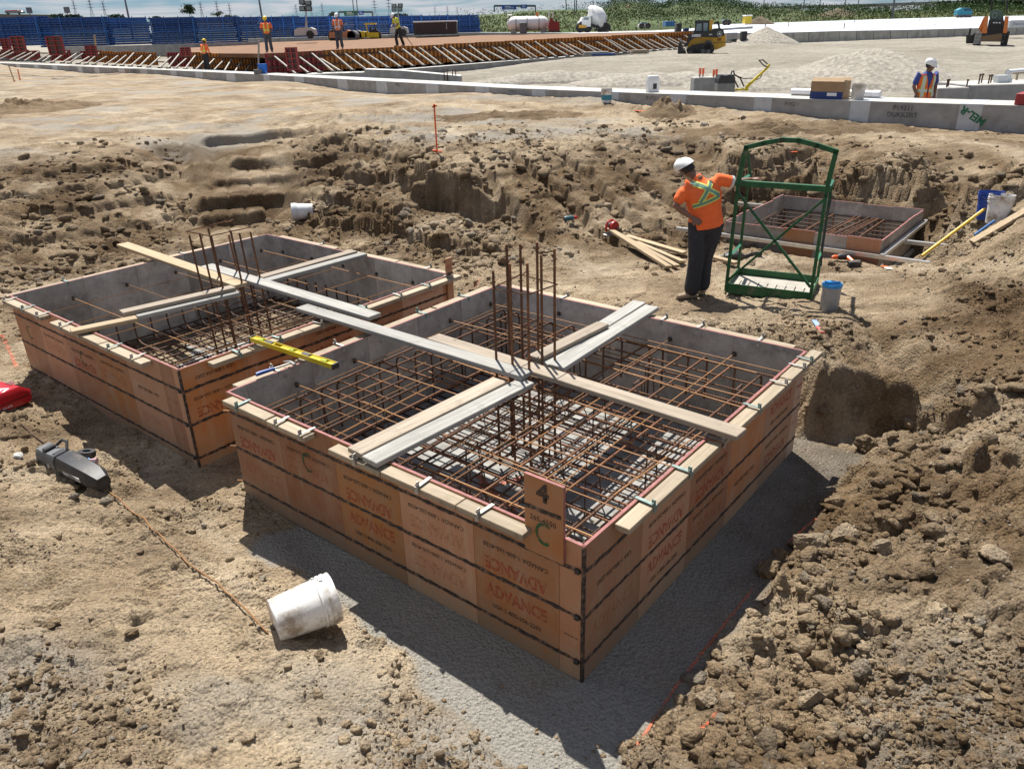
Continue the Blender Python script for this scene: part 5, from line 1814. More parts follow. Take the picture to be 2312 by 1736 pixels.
def fuse(mb, name, mat, voxel, parent, loc=(0, 0, 0), it=4):
    """melt overlapping volumes into one continuous skin"""
    me = mb.mesh(name, [mat])
    bm = bmesh.new(); bm.from_mesh(me); bmesh.ops.recalc_face_normals(bm, faces=bm.faces); bm.to_mesh(me); bm.free()
    o = bpy.data.objects.new(name + '_tmp', me); COL.objects.link(o)
    md = o.modifiers.new('r', 'REMESH'); md.mode = 'VOXEL'; md.voxel_size = voxel
    ms = o.modifiers.new('s', 'SMOOTH'); ms.iterations = it; ms.factor = .5
    dg = bpy.context.evaluated_depsgraph_get()
    m2 = bpy.data.meshes.new_from_object(o.evaluated_get(dg))
    bpy.data.objects.remove(o)
    m2.materials.clear(); m2.materials.append(mat)
    m2.polygons.foreach_set('use_smooth', [True] * len(m2.polygons))
    m2.name = name
    return link(name, m2, parent, loc)

def lerp(a, b, t):
    return Vector(a) * (1 - t) + Vector(b) * t

def person(label, loc, rotz, J, cl, voxel=.014, scale=1.0, lower=True):
    """J: joints in metres, figure facing -y, standing on z = 0; cl: clothing materials"""
    K = thing('person', label, 'person', loc, (0, 0, rotz))
    K.scale = (scale, scale, scale)
    hip, chest, neck, head = [Vector(J[k]) for k in ('hip', 'chest', 'neck', 'head')]
    sh = {s: Vector(J['sh' + s]) for s in 'LR'}; el = {s: Vector(J['el' + s]) for s in 'LR'}; ha = {s: Vector(J['ha' + s]) for s in 'LR'}
    kn = {s: Vector(J['kn' + s]) for s in 'LR'}; an = {s: Vector(J['an' + s]) for s in 'LR'}; toe = {s: Vector(J['toe' + s]) for s in 'LR'}
    rt = (sh['R'] - sh['L']).normalized() if True else Vector((1, 0, 0))
    hrt = Vector(J.get('hip_right', rt))
    hj = {'L': hip - hrt.normalized() * .10, 'R': hip + hrt.normalized() * .10}
    # body: head, neck, trunk, arms, hands and legs in one skin
    mb = MB()
    fwd = Vector(J.get('look', (0, -1, 0))).normalized()
    up = (head - neck).normalized()
    hr = up.cross(fwd).normalized() if up.cross(fwd).length > .1 else rt
    hf = hr.cross(up)  # back of head direction is -fwd
    sect_tube(mb, [(head - up * .115 + fwd * .03, .035, .04, hr, up), (head - up * .095 + fwd * .025, .055, .065, hr, up), (head - up * .04 + fwd * .01, .068, .085, hr, up), (head + up * .03, .074, .095, hr, up), (head + up * .08, .066, .085, hr, up), (head + up * .112, .035, .045, hr, up)], 16)
    limb(mb, [neck - up * .05, neck + up * .03, head - up * .06], [.062, .055, .052])
    # nose, ears, brow
    limb(mb, [head + fwd * .085 + up * .005, head + fwd * .105 - up * .03], [.012, .016], 8)
    for s_ in (-1, 1):
        limb(mb, [head + hr * (.073 * s_) + up * .02, head + hr * (.078 * s_) - up * .035], [.016, .012], 8, .6)
    limb(mb, [head + fwd * .075 - up * .075, head + fwd * .08 - up * .078], [.022, .018], 8)
    ax = (chest - hip)
    sect_tube(mb, [(hip - ax * .2, .13, .10, hrt, ax), (hip, .155, .11, hrt, ax), (lerp(hip, chest, .45), .135, .10, hrt, ax), (chest, .17, .12, rt, ax), (lerp(chest, neck, .55), .16, .10, rt, ax), (lerp(chest, neck, .85), .09, .07, rt, ax)], 16)
    for s in 'LR':
        wr = lerp(el[s], ha[s], .80)
        limb(mb, [lerp(sh[s], chest, .25), sh[s], lerp(sh[s], el[s], .5), el[s], lerp(el[s], ha[s], .3), wr], [.07, .062, .05, .041, .040, .028])
        # palm and five fingers
        hd = (ha[s] - el[s]).normalized()
        pr = Vector(J.get('palm' + s, (1, 0, 0)))
        pr = (pr - hd * pr.dot(hd)).normalized()
        pn = hd.cross(pr)
        c0 = ha[s] - hd * .03
        sect_tube(mb, [(wr, .026, .022, pr, hd), (c0, .038, .018, pr, hd), (c0 + hd * .05, .044, .017, pr, hd), (c0 + hd * .075, .040, .014, pr, hd)], 10)
        curl = J.get('curl' + s, .35)
        for i, ln in enumerate((.062, .074, .070, .055)):
            b0 = c0 + hd * .07 + pr * (-.033 + .022 * i)
            k1 = b0 + (hd * math.cos(curl) + pn * math.sin(curl)) * ln * .5
            k2 = k1 + (hd * math.cos(curl * 2.1) + pn * math.sin(curl * 2.1)) * ln * .5
            limb(mb, [b0, k1, k2], [.0095, .009, .0075], 7)
        tb = c0 + hd * .01 - pr * .04
        limb(mb, [tb + pr * .015, tb - pr * .022 + hd * .03, tb - pr * .022 + hd * .06 + pn * .012], [.012, .010, .008], 7)
    if lower:
        for s in 'LR':
            limb(mb, [hj[s], lerp(hj[s], kn[s], .4), kn[s], lerp(kn[s], an[s], .35), an[s]], [.085, .075, .052, .052, .036])
    fuse(mb, 'body', cl.get('skin', SKIN), voxel, K, it=2)
    # shirt with short or long sleeves
    mb = MB()
    hem = hip + ax * cl.get('hem', -.05)
    bw = cl.get('broad', 1.0)
    sect_tube(mb, [(hem, .185 * bw, .135 * bw, hrt, ax), (hip + ax * .12, .183 * bw, .132 * bw, hrt, ax), (lerp(hip, chest, .5), .176 * bw, .127 * bw, rt + hrt, ax), (chest, .20 * bw, .142 * bw, rt, ax), (lerp(chest, neck, .5), .19 * bw, .125 * bw, rt, ax), (lerp(chest, neck, .82), .105, .085, rt, ax), (neck + up * .005, .066, .066, rt, up)], 18)
    for s in 'LR':
        e_ = lerp(sh[s], el[s], .72) if cl.get('short', True) else lerp(el[s], ha[s], .78)
        if cl.get('short', True):
            limb(mb, [lerp(sh[s], chest, .3), sh[s], lerp(sh[s], el[s], .35), e_], [.095, .083, .074, .072])
        else:
            limb(mb, [lerp(sh[s], chest, .3), sh[s], lerp(sh[s], el[s], .5), el[s], e_], [.092, .078, .066, .054, .042])
    shirt = fuse(mb, 'shirt', cl['shirt'], voxel, K, it=5)
    if 'cuff' in cl:
        for s in cl.get('cuffs', 'LR'):
            e0, e1 = lerp(sh[s], el[s], .66), lerp(sh[s], el[s], .82)
            mb = MB(); mb.tube([e0, e1], [.076, .073], 16, caps=False); mb.build('sleeve_band', [cl['cuff']], K, smooth=True)
    # trousers
    if lower:
        mb = MB()
        sect_tube(mb, [(hip - ax * .28, .175, .13, hrt, ax), (hip - ax * .02, .18, .132, hrt, ax), (hip + ax * .10, .165, .12, hrt, ax)], 18)
        for s in 'LR':
            limb(mb, [hj[s] + Vector((0, 0, .02)), lerp(hj[s], kn[s], .45), kn[s], lerp(kn[s], an[s], .45), lerp(kn[s], an[s], .85), lerp(kn[s], an[s], .98)], [.108 * bw, .100 * bw, .086 * bw, .084 * bw, .088 * bw, .08 * bw])
        fuse(mb, 'trousers', cl['trousers'], voxel, K, it=4)
        for s in 'LR':
            d = Vector((toe[s].x - an[s].x, toe[s].y - an[s].y, 0)).normalized()
            sd = Vector((d.y, -d.x, 0))
            mb = MB()
            base = Vector((an[s].x, an[s].y, 0))
            g0 = toe[s].z
            limb(mb, [Vector((an[s].x, an[s].y, an[s].z + .06)), Vector((an[s].x, an[s].y, an[s].z - .02))], [.055, .058], 12)
            sect_tube(mb, [(base - d * .075 + Vector((0, 0, g0 + .045)), .036, .036, sd, d), (base - d * .05 + Vector((0, 0, g0 + .055)), .043, .05, sd, d), (base + d * .04 + Vector((0, 0, g0 + .055)), .044, .05, sd, d), (base + d * .12 + Vector((0, 0, g0 + .045)), .05, .04, sd, d), (base + d * .185 + Vector((0, 0, g0 + .038)), .04, .032, sd, d)], 12)
            bt = fuse(mb, 'boot', BOOT, voxel, K, it=2)
            mb = MB()
            pts = [(-.085, .0), (-.07, .036), (.0, .04), (.10, .048), (.17, .045), (.205, .0)]
            ring = [base + d * x + sd * y for x, y in pts] + [base + d * x - sd * y for x, y in reversed(pts[1:-1])]
            n_ = len(ring)
            mb.add([p_ + Vector((0, 0, g0)) for p_ in ring] + [p_ + Vector((0, 0, g0 + .024)) for p_ in ring], [tuple(range(n_ - 1, -1, -1)), tuple(range(n_, 2 * n_))] + [(j, (j + 1) % n_, n_ + (j + 1) % n_, n_ + j) for j in range(n_)])
            mb.build('sole', [SOLE], bt)
    # hair below the helmet and the helmet itself
    Mh = Matrix((( hr.x, -fwd.x, up.x, head.x), (hr.y, -fwd.y, up.y, head.y), (hr.z, -fwd.z, up.z, head.z), (0, 0, 0, 1)))
    mb = MB()
    ring = []
    for (zz, sc) in ((-.055, .9), (-.02, 1.06), (.02, 1.1), (.06, 1.1)):
        for k in range(13):
            a = R(-15 + 210 * k / 12)
            ring.append(Mh @ Vector((.074 * sc * math.cos(a), .098 * sc * math.sin(a), zz)))
    fs_ = [(r_ * 13 + k, r_ * 13 + k + 1, r_ * 13 + 14 + k, r_ * 13 + 13 + k) for r_ in range(3) for k in range(12)]
    mb.add(ring, fs_); mb.build('hair', [HAIR], K, smooth=True)
    if 'helmet' in cl:
        mb = MB()
        n = 22
        vs_ = []
        rows = [(.030, 1.20), (.055, 1.19), (.09, 1.12), (.125, .92), (.148, .6), (.158, .25)]
        for (zz, sc) in rows:
            for k in range(n):
                a = 2 * math.pi * k / n
                vs_.append(Mh @ Vector((.092 * sc * math.cos(a), .116 * sc * math.sin(a), zz + .006 * math.cos(a * 2))))
        vs_.append(Mh @ Vector((0, 0, .16)))
        fs_ = [(r_ * n + k, r_ * n + (k + 1) % n, (r_ + 1) * n + (k + 1) % n, (r_ + 1) * n + k) for r_ in range(len(rows) - 1) for k in range(n)]
        fs_ += [((len(rows) - 1) * n + k, (len(rows) - 1) * n + (k + 1) % n, len(rows) * n) for k in range(n)]
        mb.add(vs_, fs_)
        hm = mb.build('hard_hat', [cl['helmet']], K, smooth=True)
        mb = MB()
        vs_ = []
        for k in range(13):
            a = R(190 + 160 * k / 12)
            ext = .05 * math.sin(R(180 * k / 12)) + .006
            for e_ in (0, ext):
                for dz in (.028, .034):
                    vs_.append(Mh @ Vector(((.108 + e_ * .55) * math.cos(a), (.134 + e_) * math.sin(a), dz - e_ * .25)))
        fs_ = []
        for k in range(12):
            b0 = k * 4
            fs_ += [(b0 + 1, b0 + 3, b0 + 7, b0 + 5), (b0, b0 + 4, b0 + 6, b0 + 2), (b0 + 2, b0 + 6, b0 + 7, b0 + 3)]
        mb.add(vs_, fs_); mb.build('brim', [cl['helmet']], hm, smooth=True)
        mb = MB(); mb.tube([Mh @ Vector((0, .13 * math.cos(R(a)), .03 + .135 * math.sin(R(a)))) for a in range(15, 170, 15)], .010, 6); mb.build('crest', [cl['helmet']], hm, smooth=True)
    return K, shirt

def ribbon_on(shirt, K, pts, w, mat, name, view, off=.004, n=18):
    """strip lying on the shirt: points projected along view onto it"""
    bvh = BVHTree.FromPolygons([v.co for v in shirt.data.vertices], [list(p_.vertices) for p_ in shirt.data.polygons])
    view = Vector(view).normalized()
    dense = []
    for a_, b_ in zip(pts[:-1], pts[1:]):
        for k in range(n):
            dense.append(lerp(a_, b_, k / n))
    dense.append(Vector(pts[-1]))
    vs_, fs_ = [], []
    ok = []
    for i, p_ in enumerate(dense):
        t = (dense[min(i + 1, len(dense) - 1)] - dense[max(i - 1, 0)]).normalized()
        s = t.cross(view).normalized()
        row = []
        for e_ in (-1, 0, 1):
            o_ = p_ + s * (w / 2 * e_) - view * 1.0
            h, nn_, _, _ = bvh.ray_cast(o_, view)
            row.append((h + nn_ * off) if h is not None else None)
        ok.append(all(q is not None for q in row))
        vs_ += [q if q is not None else p_ for q in row]
    for i in range(len(dense) - 1):
        if ok[i] and ok[i + 1]:
            for e_ in (0, 1):
                fs_.append((i * 3 + e_, i * 3 + e_ + 1, i * 3 + 4 + e_, i * 3 + 3 + e_))
    return link(name, new_mesh(name, vs_, fs_, [mat], None, True), K)

def cloth(name, col, rough=.85, var=.12):
    return pm(name, col, rough, var, 7, 1.0, dirt=[x * .55 + .05 for x in col], dirt_amt=.25, bscale=9)
ORANGE = cloth('hi_vis_orange', (.92, .16, .035))
LIME = cloth('hi_vis_lime', (.62, .66, .05))
TAPE = pm('reflective_tape', (.58, .60, .56), .35, .08, 20)
LIME_S = pm('lime_edge', (.62, .75, .15), .6, .05)
TAPE_G = pm('tape_green_grey', (.13, .25, .19), .4, .15, 20)
DKTRO = cloth('trousers_navy', (.028, .029, .034), .9)
JEANS = cloth('jeans_grey_blue', (.06, .075, .10), .9)
H_WHITE = pm('helmet_white', (.78, .78, .76), .35, .05, 8, dirt=(.5, .45, .38), dirt_amt=.2)
H_YEL = pm('helmet_yellow', (.85, .60, .01), .35, .04)
BLUESH = cloth('shirt_blue', (.045, .07, .26))
BLACKSH = cloth('shirt_dark', (.02, .02, .022))

# ---- the worker on the bench, seen from behind, one hand on the cage
g = HIT(1566, 672)
sx = .0053
J = dict(hip=(.09, .02, .93), chest=(.03, .03, 1.28), neck=(-.05, .10, 1.48), head=(-.15, .20, 1.575), look=(-.25, .85, -.45), hip_right=(1, -.15, 0),
         shL=(-.165, .03, 1.41), elL=(-.315, -.03, 1.17), haL=(-.085, -.115, 1.02), shR=(.205, .05, 1.46), elR=(.42, .08, 1.41), haR=(.655, .10, 1.445),
         knL=(-.01, -.02, .50), anL=(-.045, -.05, .10), toeL=(-.28, -.09, .0), knR=(.125, .08, .50), anR=(.125, .11, .10), toeR=(.14, .35, .0),
         palmL=(0, .3, 1), palmR=(.2, 1, 0), curlL=.5, curlR=-.25)
WK, shirt = person('worker in orange shirt and dark trousers leaning on the green cage', (g[0], g[1], gz(g[0], g[1], True) + .0), 0, J,
                   dict(shirt=ORANGE, trousers=DKTRO, helmet=H_WHITE, short=True, cuff=TAPE, cuffs='R', skin=SKIN_D, hem=-.10, broad=1.14), .012, .92)
vw = (0, 1, 0)
for (pts, nm) in (([(.15, 0, 1.52), (-.04, 0, 1.22)], 'a'), ([(-.15, 0, 1.44), (.0, 0, 1.40), (.19, 0, 1.30)], 'b'), ([(-.11, 0, 1.17), (.20, 0, 1.29)], 'c')):
    ribbon_on(shirt, WK, [Vector(p_) for p_ in pts], .058, LIME_S, 'stripe_edge', vw, .004)
    ribbon_on(shirt, WK, [Vector(p_) for p_ in pts], .03, TAPE_G, 'stripe', vw, .007)
# bands of the helmet suspension seen at the back
mb = MB()

# ---- workers farther off
def stand(lean=0.0, armL=0, armR=0, step=0.0):
    return dict(hip=(0, 0, .93), chest=(0, -.02 - lean * .4, 1.28), neck=(0, -.02 - lean * .75, 1.48), head=(0, -.05 - lean, 1.62 - lean * .25), look=(0, -1, -.35), hip_right=(1, 0, 0),
                shL=(-.19, -.01 - lean * .6, 1.43), elL=(-.26 - .08 * armL, .02 - .05 * armL - lean * .6, 1.15), haL=(-.22 + .08 * armL, -.10 - .12 * armL - lean * .6, .91 + .1 * armL),
                shR=(.19, -.01 - lean * .6, 1.43), elR=(.26 + .08 * armR, .02 - .05 * armR - lean * .6, 1.15), haR=(.22 - .08 * armR, -.10 - .12 * armR - lean * .6, .91 + .1 * armR),
                knL=(-.11, -.02 - step, .50), anL=(-.13, .02 - step * .8, .10), toeL=(-.17, -.22 - step, 0), knR=(.11, -.02 + step * .4, .50), anR=(.13, .04 + step, .10), toeR=(.19, -.2 + step, 0))
def vest(K, shirt, mat_edge=TAPE, back=False):
    v = (0, 1, 0) if not back else (0, -1, 0)
    for pts in ([(-.10, 0, 1.46), (-.10, 0, .98)], [(.10, 0, 1.46), (.10, 0, .98)], [(-.17, 0, 1.10), (.17, 0, 1.10)]):
        ribbon_on(shirt, K, [Vector(p_) for p_ in pts], .055, mat_edge, 'reflective_stripe', v, .006, 8)
VX = .02
f1 = Q(609, 119, 45.8)
K, s_ = person('worker in orange vest and yellow helmet standing on the brown deck', f1, .15, stand(0, .6, .6), dict(shirt=ORANGE, trousers=JEANS, helmet=H_YEL, short=True, skin=SKIN_D), VX)
vest(K, s_, LIME_S)
f2_ = Q(768, 111, 46.5)
K, s_ = person('worker in patterned orange vest and white helmet on the brown deck', f2_, -.1, stand(0, .2, .2), dict(shirt=cloth('vest_faded', (.70, .20, .10)), trousers=JEANS, helmet=H_WHITE, short=True, skin=SKIN_D), VX)
vest(K, s_, TAPE)
f3 = Q(903, 105.5, 48)
J = stand(.22, 1.2, .8, .14); J['look'] = (0, -1, -.9)
K, s_ = person('worker in lime vest bending forward on the brown deck with a tool', f3, -1.0, J, dict(shirt=LIME, trousers=DKTRO, helmet=H_WHITE, short=True, skin=SKIN_D, hem=.0), VX)
vest(K, s_, TAPE)
K2 = thing('rake', 'long-handled tool held by the worker in the lime vest', 'rake', f3, (0, 0, 0))
mb = MB(); mb.tube([(.1, -.1, .9), (.75, -.2, .03)], .018, 6); mb.build('tool_handle', [DARKMETAL], K2)
f0 = Q(468, 155, 50)
f0[2] = Q(468, 88, 50)[2] - 1.76
K, s_ = person('worker in orange shirt, lime vest and yellow helmet among the wall forms', f0, 2.6, stand(.05, .8, .4), dict(shirt=ORANGE, trousers=DKTRO, helmet=H_YEL, short=False, skin=SKIN_D), VX)
vest(K, s_, LIME_S)
vest(K, s_, LIME_S, True)
f5 = Q(2084, 217, 19.6)
f5[2] = Q(2088, 131, 19.6)[2] - 1.78
J = stand(.02, .1, .1); J['look'] = (.75, -.6, -.3)
K, s_ = person('worker in orange vest over blue shirt and white helmet behind the concrete strip', f5, .05, J, dict(shirt=BLUESH, trousers=DKTRO, helmet=H_WHITE, short=True, skin=SKIN_D), .014)
# open vest over the blue shirt
def vest_shell(K, J, mat):
    mb = MB()
    hip, chest = Vector(J['hip']), Vector(J['chest'])
    prof = [(.90, .20, .15), (1.0, .195, .145), (1.12, .19, .14), (1.26, .215, .155), (1.36, .215, .148), (1.43, .17, .115)]
    n = 28
    vs_, fs_ = [], []
    for (z, rx, ry) in prof:
        op = .012 + .075 * max(0, (z - 1.12) / .33)     # front opening widens to the neck
        for k in range(n):
            a = R(-90) + math.asin(min(.95, op / rx)) + (2 * math.pi - 2 * math.asin(min(.95, op / rx))) * k / (n - 1)
            vs_.append((rx * math.cos(a), -.02 + ry * math.sin(a), z))
    for r_ in range(len(prof) - 1):
        for k in range(n - 1):
            a = 360 * k / (n - 1)
            if r_ >= 3 and (70 < a < 110 or 250 < a < 290):
                continue
            fs_.append((r_ * n + k, r_ * n + k + 1, r_ * n + n + k + 1, r_ * n + n + k))
    mb.add(vs_, fs_)
    return mb.build('vest', [mat], K, smooth=True)
vs5 = vest_shell(K, J, ORANGE)
for pts in ([(-.115, 0, 1.44), (-.115, 0, .92)], [(.125, 0, 1.44), (.125, 0, .92)], [(-.19, 0, 1.06), (-.02, 0, 1.06)], [(.02, 0, 1.06), (.19, 0, 1.06)]):
    ribbon_on(vs5, K, [Vector(p_) for p_ in pts], .075, LIME_S, 'stripe_edge', (0, 1, 0), .005, 10)
    ribbon_on(vs5, K, [Vector(p_) for p_ in pts], .045, TAPE, 'reflective_stripe', (0, 1, 0), .009, 10)
# ================================================================ the concrete strip beyond the pit
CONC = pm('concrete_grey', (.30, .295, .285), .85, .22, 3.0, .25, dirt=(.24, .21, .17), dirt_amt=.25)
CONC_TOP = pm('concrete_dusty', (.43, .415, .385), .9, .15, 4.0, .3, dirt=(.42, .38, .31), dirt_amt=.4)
WRAP = pm('white_wrap', (.45, .47, .49), .4, .12, 5.0)
WHITE = pm('white_paint', (.78, .78, .76), .45, .08, 4)
_bpx = np.array([q[0] for q in BEAM_PX], float)[::-1]
def beam_at(px):
    return np.array([np.interp(px, _bpx, _bx if False else np.array([q[0] for q in BEAM])[::-1]), np.interp(px, _bpx, np.array([q[1] for q in BEAM])[::-1])])
BW = 1.15
def beam_piece(name, pa, pb, mats, parent, proud=0.0, z0=.5):
    n = max(2, int(abs(pb - pa) / 40) + 1)
    vs_, fs_ = [], []
    for k in range(n + 1):
        px = pa + (pb - pa) * k / n
        c = beam_at(px)
        t = beam_at(px + 6) - beam_at(px - 6); t /= np.linalg.norm(t)
        nr = np.array([-t[1], t[0]])
        if nr[1] < 0: nr = -nr
        f = c - nr * proud; b_ = c + nr * (BW + proud)
        zt = BEAM_Z + proud
        vs_ += [(f[0], f[1], z0), (f[0], f[1], zt), (b_[0], b_[1], zt), (b_[0], b_[1], z0)]
    for k in range(n):
        a = k * 4
        for j in range(4):
            fs_.append((a + j, a + (j + 1) % 4, a + 4 + (j + 1) % 4, a + 4 + j))
    fs_ += [(0, 1, 2, 3), (n * 4 + 3, n * 4 + 2, n * 4 + 1, n * 4)]
    me = new_mesh(name, vs_, fs_, mats)
    bm = bmesh.new(); bm.from_mesh(me); bmesh.ops.recalc_face_normals(bm, faces=bm.faces); bm.to_mesh(me); bm.free()
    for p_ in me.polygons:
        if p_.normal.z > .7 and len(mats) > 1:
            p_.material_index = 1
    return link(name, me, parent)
GB = thing('concrete_strip', 'long low grey concrete strip with white wraps at its joints beyond the pit', 'concrete strip')
wraps = [-160, -70, 0, 48, 92, 131, 181, 227, 286, 333, 393, 457, 527, 603, 683, 774, 869, 977, 1092, 1223, 1380, 1537, 1729, 1946, 2196, 2480]
for a, b2 in zip(wraps[:-1], wraps[1:]):
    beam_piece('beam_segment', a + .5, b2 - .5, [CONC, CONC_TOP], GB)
for w in wraps[2:-1]:
    hw = 4 + w * .0098
    wp = beam_piece('joint_wrap', w - hw, w + hw, [WRAP], GB, .004)
INK = worn_print('stencil_black', (.05, .05, .05), .36, .66)
INKG = worn_print('stencil_green', (.015, .15, .07), .3, .5)
def on_beam(s, px, z, size, mat, bold=.004, roll=0.0, flip=False):
    c = beam_at(px); t = beam_at(px + 8) - beam_at(px - 8)
    t /= np.linalg.norm(t)
    nr = np.array([-t[1], t[0]])
    if nr[1] < 0: nr = -nr
    c = c - nr * .007
    M = Matrix.Rotation(math.atan2(t[1], t[0]), 4, 'Z') @ Matrix.Rotation(R(90), 4, 'X') @ Matrix.Rotation(roll, 4, 'Z')
    return link('lettering', text_mesh(s, size, mat, bold), GB, (c[0], c[1], z), M.to_euler())
on_beam('P19211', 1797, 1.57, .12, INK)
on_beam('P19211', 2047, 1.58, .14, INK)
on_beam('DUKKERT', 2047, 1.44, .14, INK)
on_beam('MEL-R', 2203, 1.48, .2, INKG, .009, R(150))
on_beam('P19211', 1540 - 60, 1.58, .14, INK)
on_beam('P19211', 1160, 1.6, .12, INK)
on_beam('P19211', 905, 1.6, .12, INK)

# things lying on the strip
def on_top(px, off):
    c = beam_at(px); t = beam_at(px + 8) - beam_at(px - 8); t /= np.linalg.norm(t)
    nr = np.array([-t[1], t[0]])
    if nr[1] < 0: nr = -nr
    q = c + nr * off
    return np.array([q[0], q[1], BEAM_Z]), math.atan2(t[1], t[0])
PVC = pm('pvc_white', (.76, .77, .78), .35, .05, 5)
A, rz = on_top(1757, .85); B_, _ = on_top(1962, .85)
d = Vector(B_ - A)
K = thing('pipe', 'white plastic pipe lying along the concrete strip', 'pipe', A + [0, 0, .082], (0, 0, math.atan2(d.y, d.x)))
mb = MB(); mb.tube([(0, 0, 0), (d.length, 0, 0)], .08, 18); mb.build('barrel', [PVC], K, smooth=True)
mb = MB(); mb.tube([(d.length - .16, 0, 0), (d.length - .15, 0, 0), (d.length - .002, 0, 0)], [.08, .087, .087], 18); mb.build('socket_end', [PVC], K, smooth=True)
A, rz = on_top(1863, .35)
CARD = pm('cardboard', (.33, .22, .12), .8, .12, 6)
K = thing('cardboard_box', 'open brown and blue cardboard box on the concrete strip', 'box', A, (0, 0, rz + .06))
mb = MB()
for (x0, x1, y0, y1) in ((-.37, .37, -.24, -.233), (-.37, .37, .233, .24), (-.37, -.363, -.233, .233), (.363, .37, -.233, .233)):
    mb2 = MB(); mb2.box(x0, x1, y0, y1, .0, .38); mb2.build('side', [CARD], K)
mb = MB(); mb.box(-.372, .372, -.2425, -.2405, 0, .16); mb.build('blue_print', [pm('box_blue', (.015, .04, .17), .6)], K)
mb = MB(); mb.box(.02, .24, -.2445, -.2430, .07, .14); mb.build('white_label', [WHT], K)
mb = MB(); mb.add([(-.37, -.235, .38), (.37, -.235, .38), (.34, -.14, .44), (-.36, -.12, .46)], [(0, 1, 2, 3)]); mb.build('flap', [CARD], K)
mb = MB(); mb.add([(-.37, .235, .38), (.37, .235, .38), (.36, .33, .45), (-.34, .36, .43)], [(0, 1, 2, 3)]); mb.build('flap', [CARD], K)
A, rz = on_top(1924, .3)
bucket('cloudy pail standing on the concrete strip right of the cardboard box', A, (0, 0, 1), pm('pail_cloudy', (.55, .53, .48), .5, .2, 8, dirt=(.4, .34, .26), dirt_amt=.7), .33, .135, .15, False)
A, rz = on_top(1459, .4)
K = thing('sack', 'white paper sack standing on the concrete strip', 'sack', A, (0, 0, .3))
mb = MB(); loft(mb, [[(x, y, z) for x, y in ((-w, -dd), (w, -dd), (w * 1.05, 0), (w, dd), (-w, dd), (-w * 1.05, 0))] for z, w, dd in ((0, .15, .08), (.1, .17, .09), (.3, .16, .08), (.4, .15, .045), (.42, .13, .02))]); mb.build('sack_body', [WHITE], K, smooth=True)
mb = MB(); mb.box(-.03, .08, -.0945, -.0925, .08, .22); mb.build('print_patch', [DARKMETAL], K)

# red and brown edge piece at the right end
A, rz = on_top(2335, .3)
K = thing('form_bundle', 'stack of red form panels with a board on top at the right edge', 'form panels', A, (0, 0, rz))
mb = MB(); mb.bbox(-.35, .6, -.25, .3, .0, .22, .01); mb.build('red_panels', [pm('form_red', (.30, .03, .03), .6, .2)], K)
mb = MB(); mb.bbox(-.18, .6, -.2, .25, .222, .34, .01); mb.build('top_board', [PINE], K)

# block with capped anchor bolts, and the plate compactor, behind the strip
def cblock(name, label, pa, pb, top_py, y, z0, dep_, bolts=(), capcol=None, step=None):
    a, b2 = Q(pa, top_py, y), Q(pb, top_py, y)
    K = thing(name, label, 'concrete block', (a[0], a[1], z0))
    w = b2[0] - a[0]; h = a[2] - z0
    mb = MB(); mb.bbox(0, w, 0, dep_, 0, h, .015); mb.build('block', [CONC, ], K)
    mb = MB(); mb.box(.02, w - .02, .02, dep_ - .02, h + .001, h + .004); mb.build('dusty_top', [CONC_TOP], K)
    for (px, py0, py1, dy) in bolts:
        p0, p1 = Q(px, py0, y + dy), Q(px, py1, y + dy)
        mb = MB(); mb.tube([(p0[0] - a[0], dy, h - .02), (p0[0] - a[0], dy, p1[2] - z0 + .02)], .018, 7); bo = mb.build('anchor_bolt', [RUST_D], K)
        top = p1[2] - z0
        if capcol:
            mb = MB(); mb.tube([(p0[0] - a[0], dy, top - .14), (p0[0] - a[0], dy, top + .03)], .036, 10); mb.build('bolt_cap', [capcol], bo, smooth=True)
        else:
            mb = MB(); mb.tube([(p0[0] - a[0], dy, top - .01), (p0[0] - a[0] + .01, dy, top + .02)], .032, 8); mb.build('nut', [RUST_D], bo)
    return K
CAP_O = pm('cap_orange', (.85, .16, .06), .5, .1)
cblock('anchor_block', 'grey concrete block with orange capped bolts behind the strip', 1568, 1616, 176.5, 24.6, .9, .5, [(1580, 173, 157, .15), (1587, 173, 157, .3), (1611, 174, 160, .15), (1617, 175, 159, .3)], CAP_O)
cblock('anchor_block', 'low stepped concrete block with two bolts right of the vest worker', 2119, 2190, 200, 20.6, .8, .9, [(2137, 197, 182, .2), (2140, 197, 181, .4), (2182, 198, 182, .3)])
cblock('anchor_block', 'taller concrete block with bolts and tubs on it at the right edge', 2190, 2420, 193.5, 20.8, .8, 1.6, [(2210, 187, 170, .3), (2216, 185, 169, .6), (2232, 186, 172, .3), (2237, 185, 171, .6)])
CLEAR = pm('tub_clear', (.60, .64, .66), .35, .08)
g = Q(2258, 189, 21.4)
K = thing('storage_tub', 'clear rectangular tub on the taller anchor block', 'tub', (g[0], g[1], Q(2258, 193.5, 20.8)[2] + .005))
mb = MB(); loft(mb, [[(x, y, z) for x, y in ((-w, -.1), (w, -.1), (w, .12), (-w, .12))] for z, w in ((0, .12), (.19, .15), (.2, .16))]); mb.build('tub_body', [CLEAR], K)
g = Q(2277, 189, 21.4)
K = thing('jug', 'small white jug with a dark neck beside the clear tub', 'jug', (g[0], g[1], Q(2277, 193.5, 20.8)[2] + .005))
mb = MB(); mb.lathe([(.06, 0), (.07, .01), (.07, .1), (.03, .15), (.018, .17), (.018, .22)], 14); mb.build('jug_body', [CLEAR], K, smooth=True)
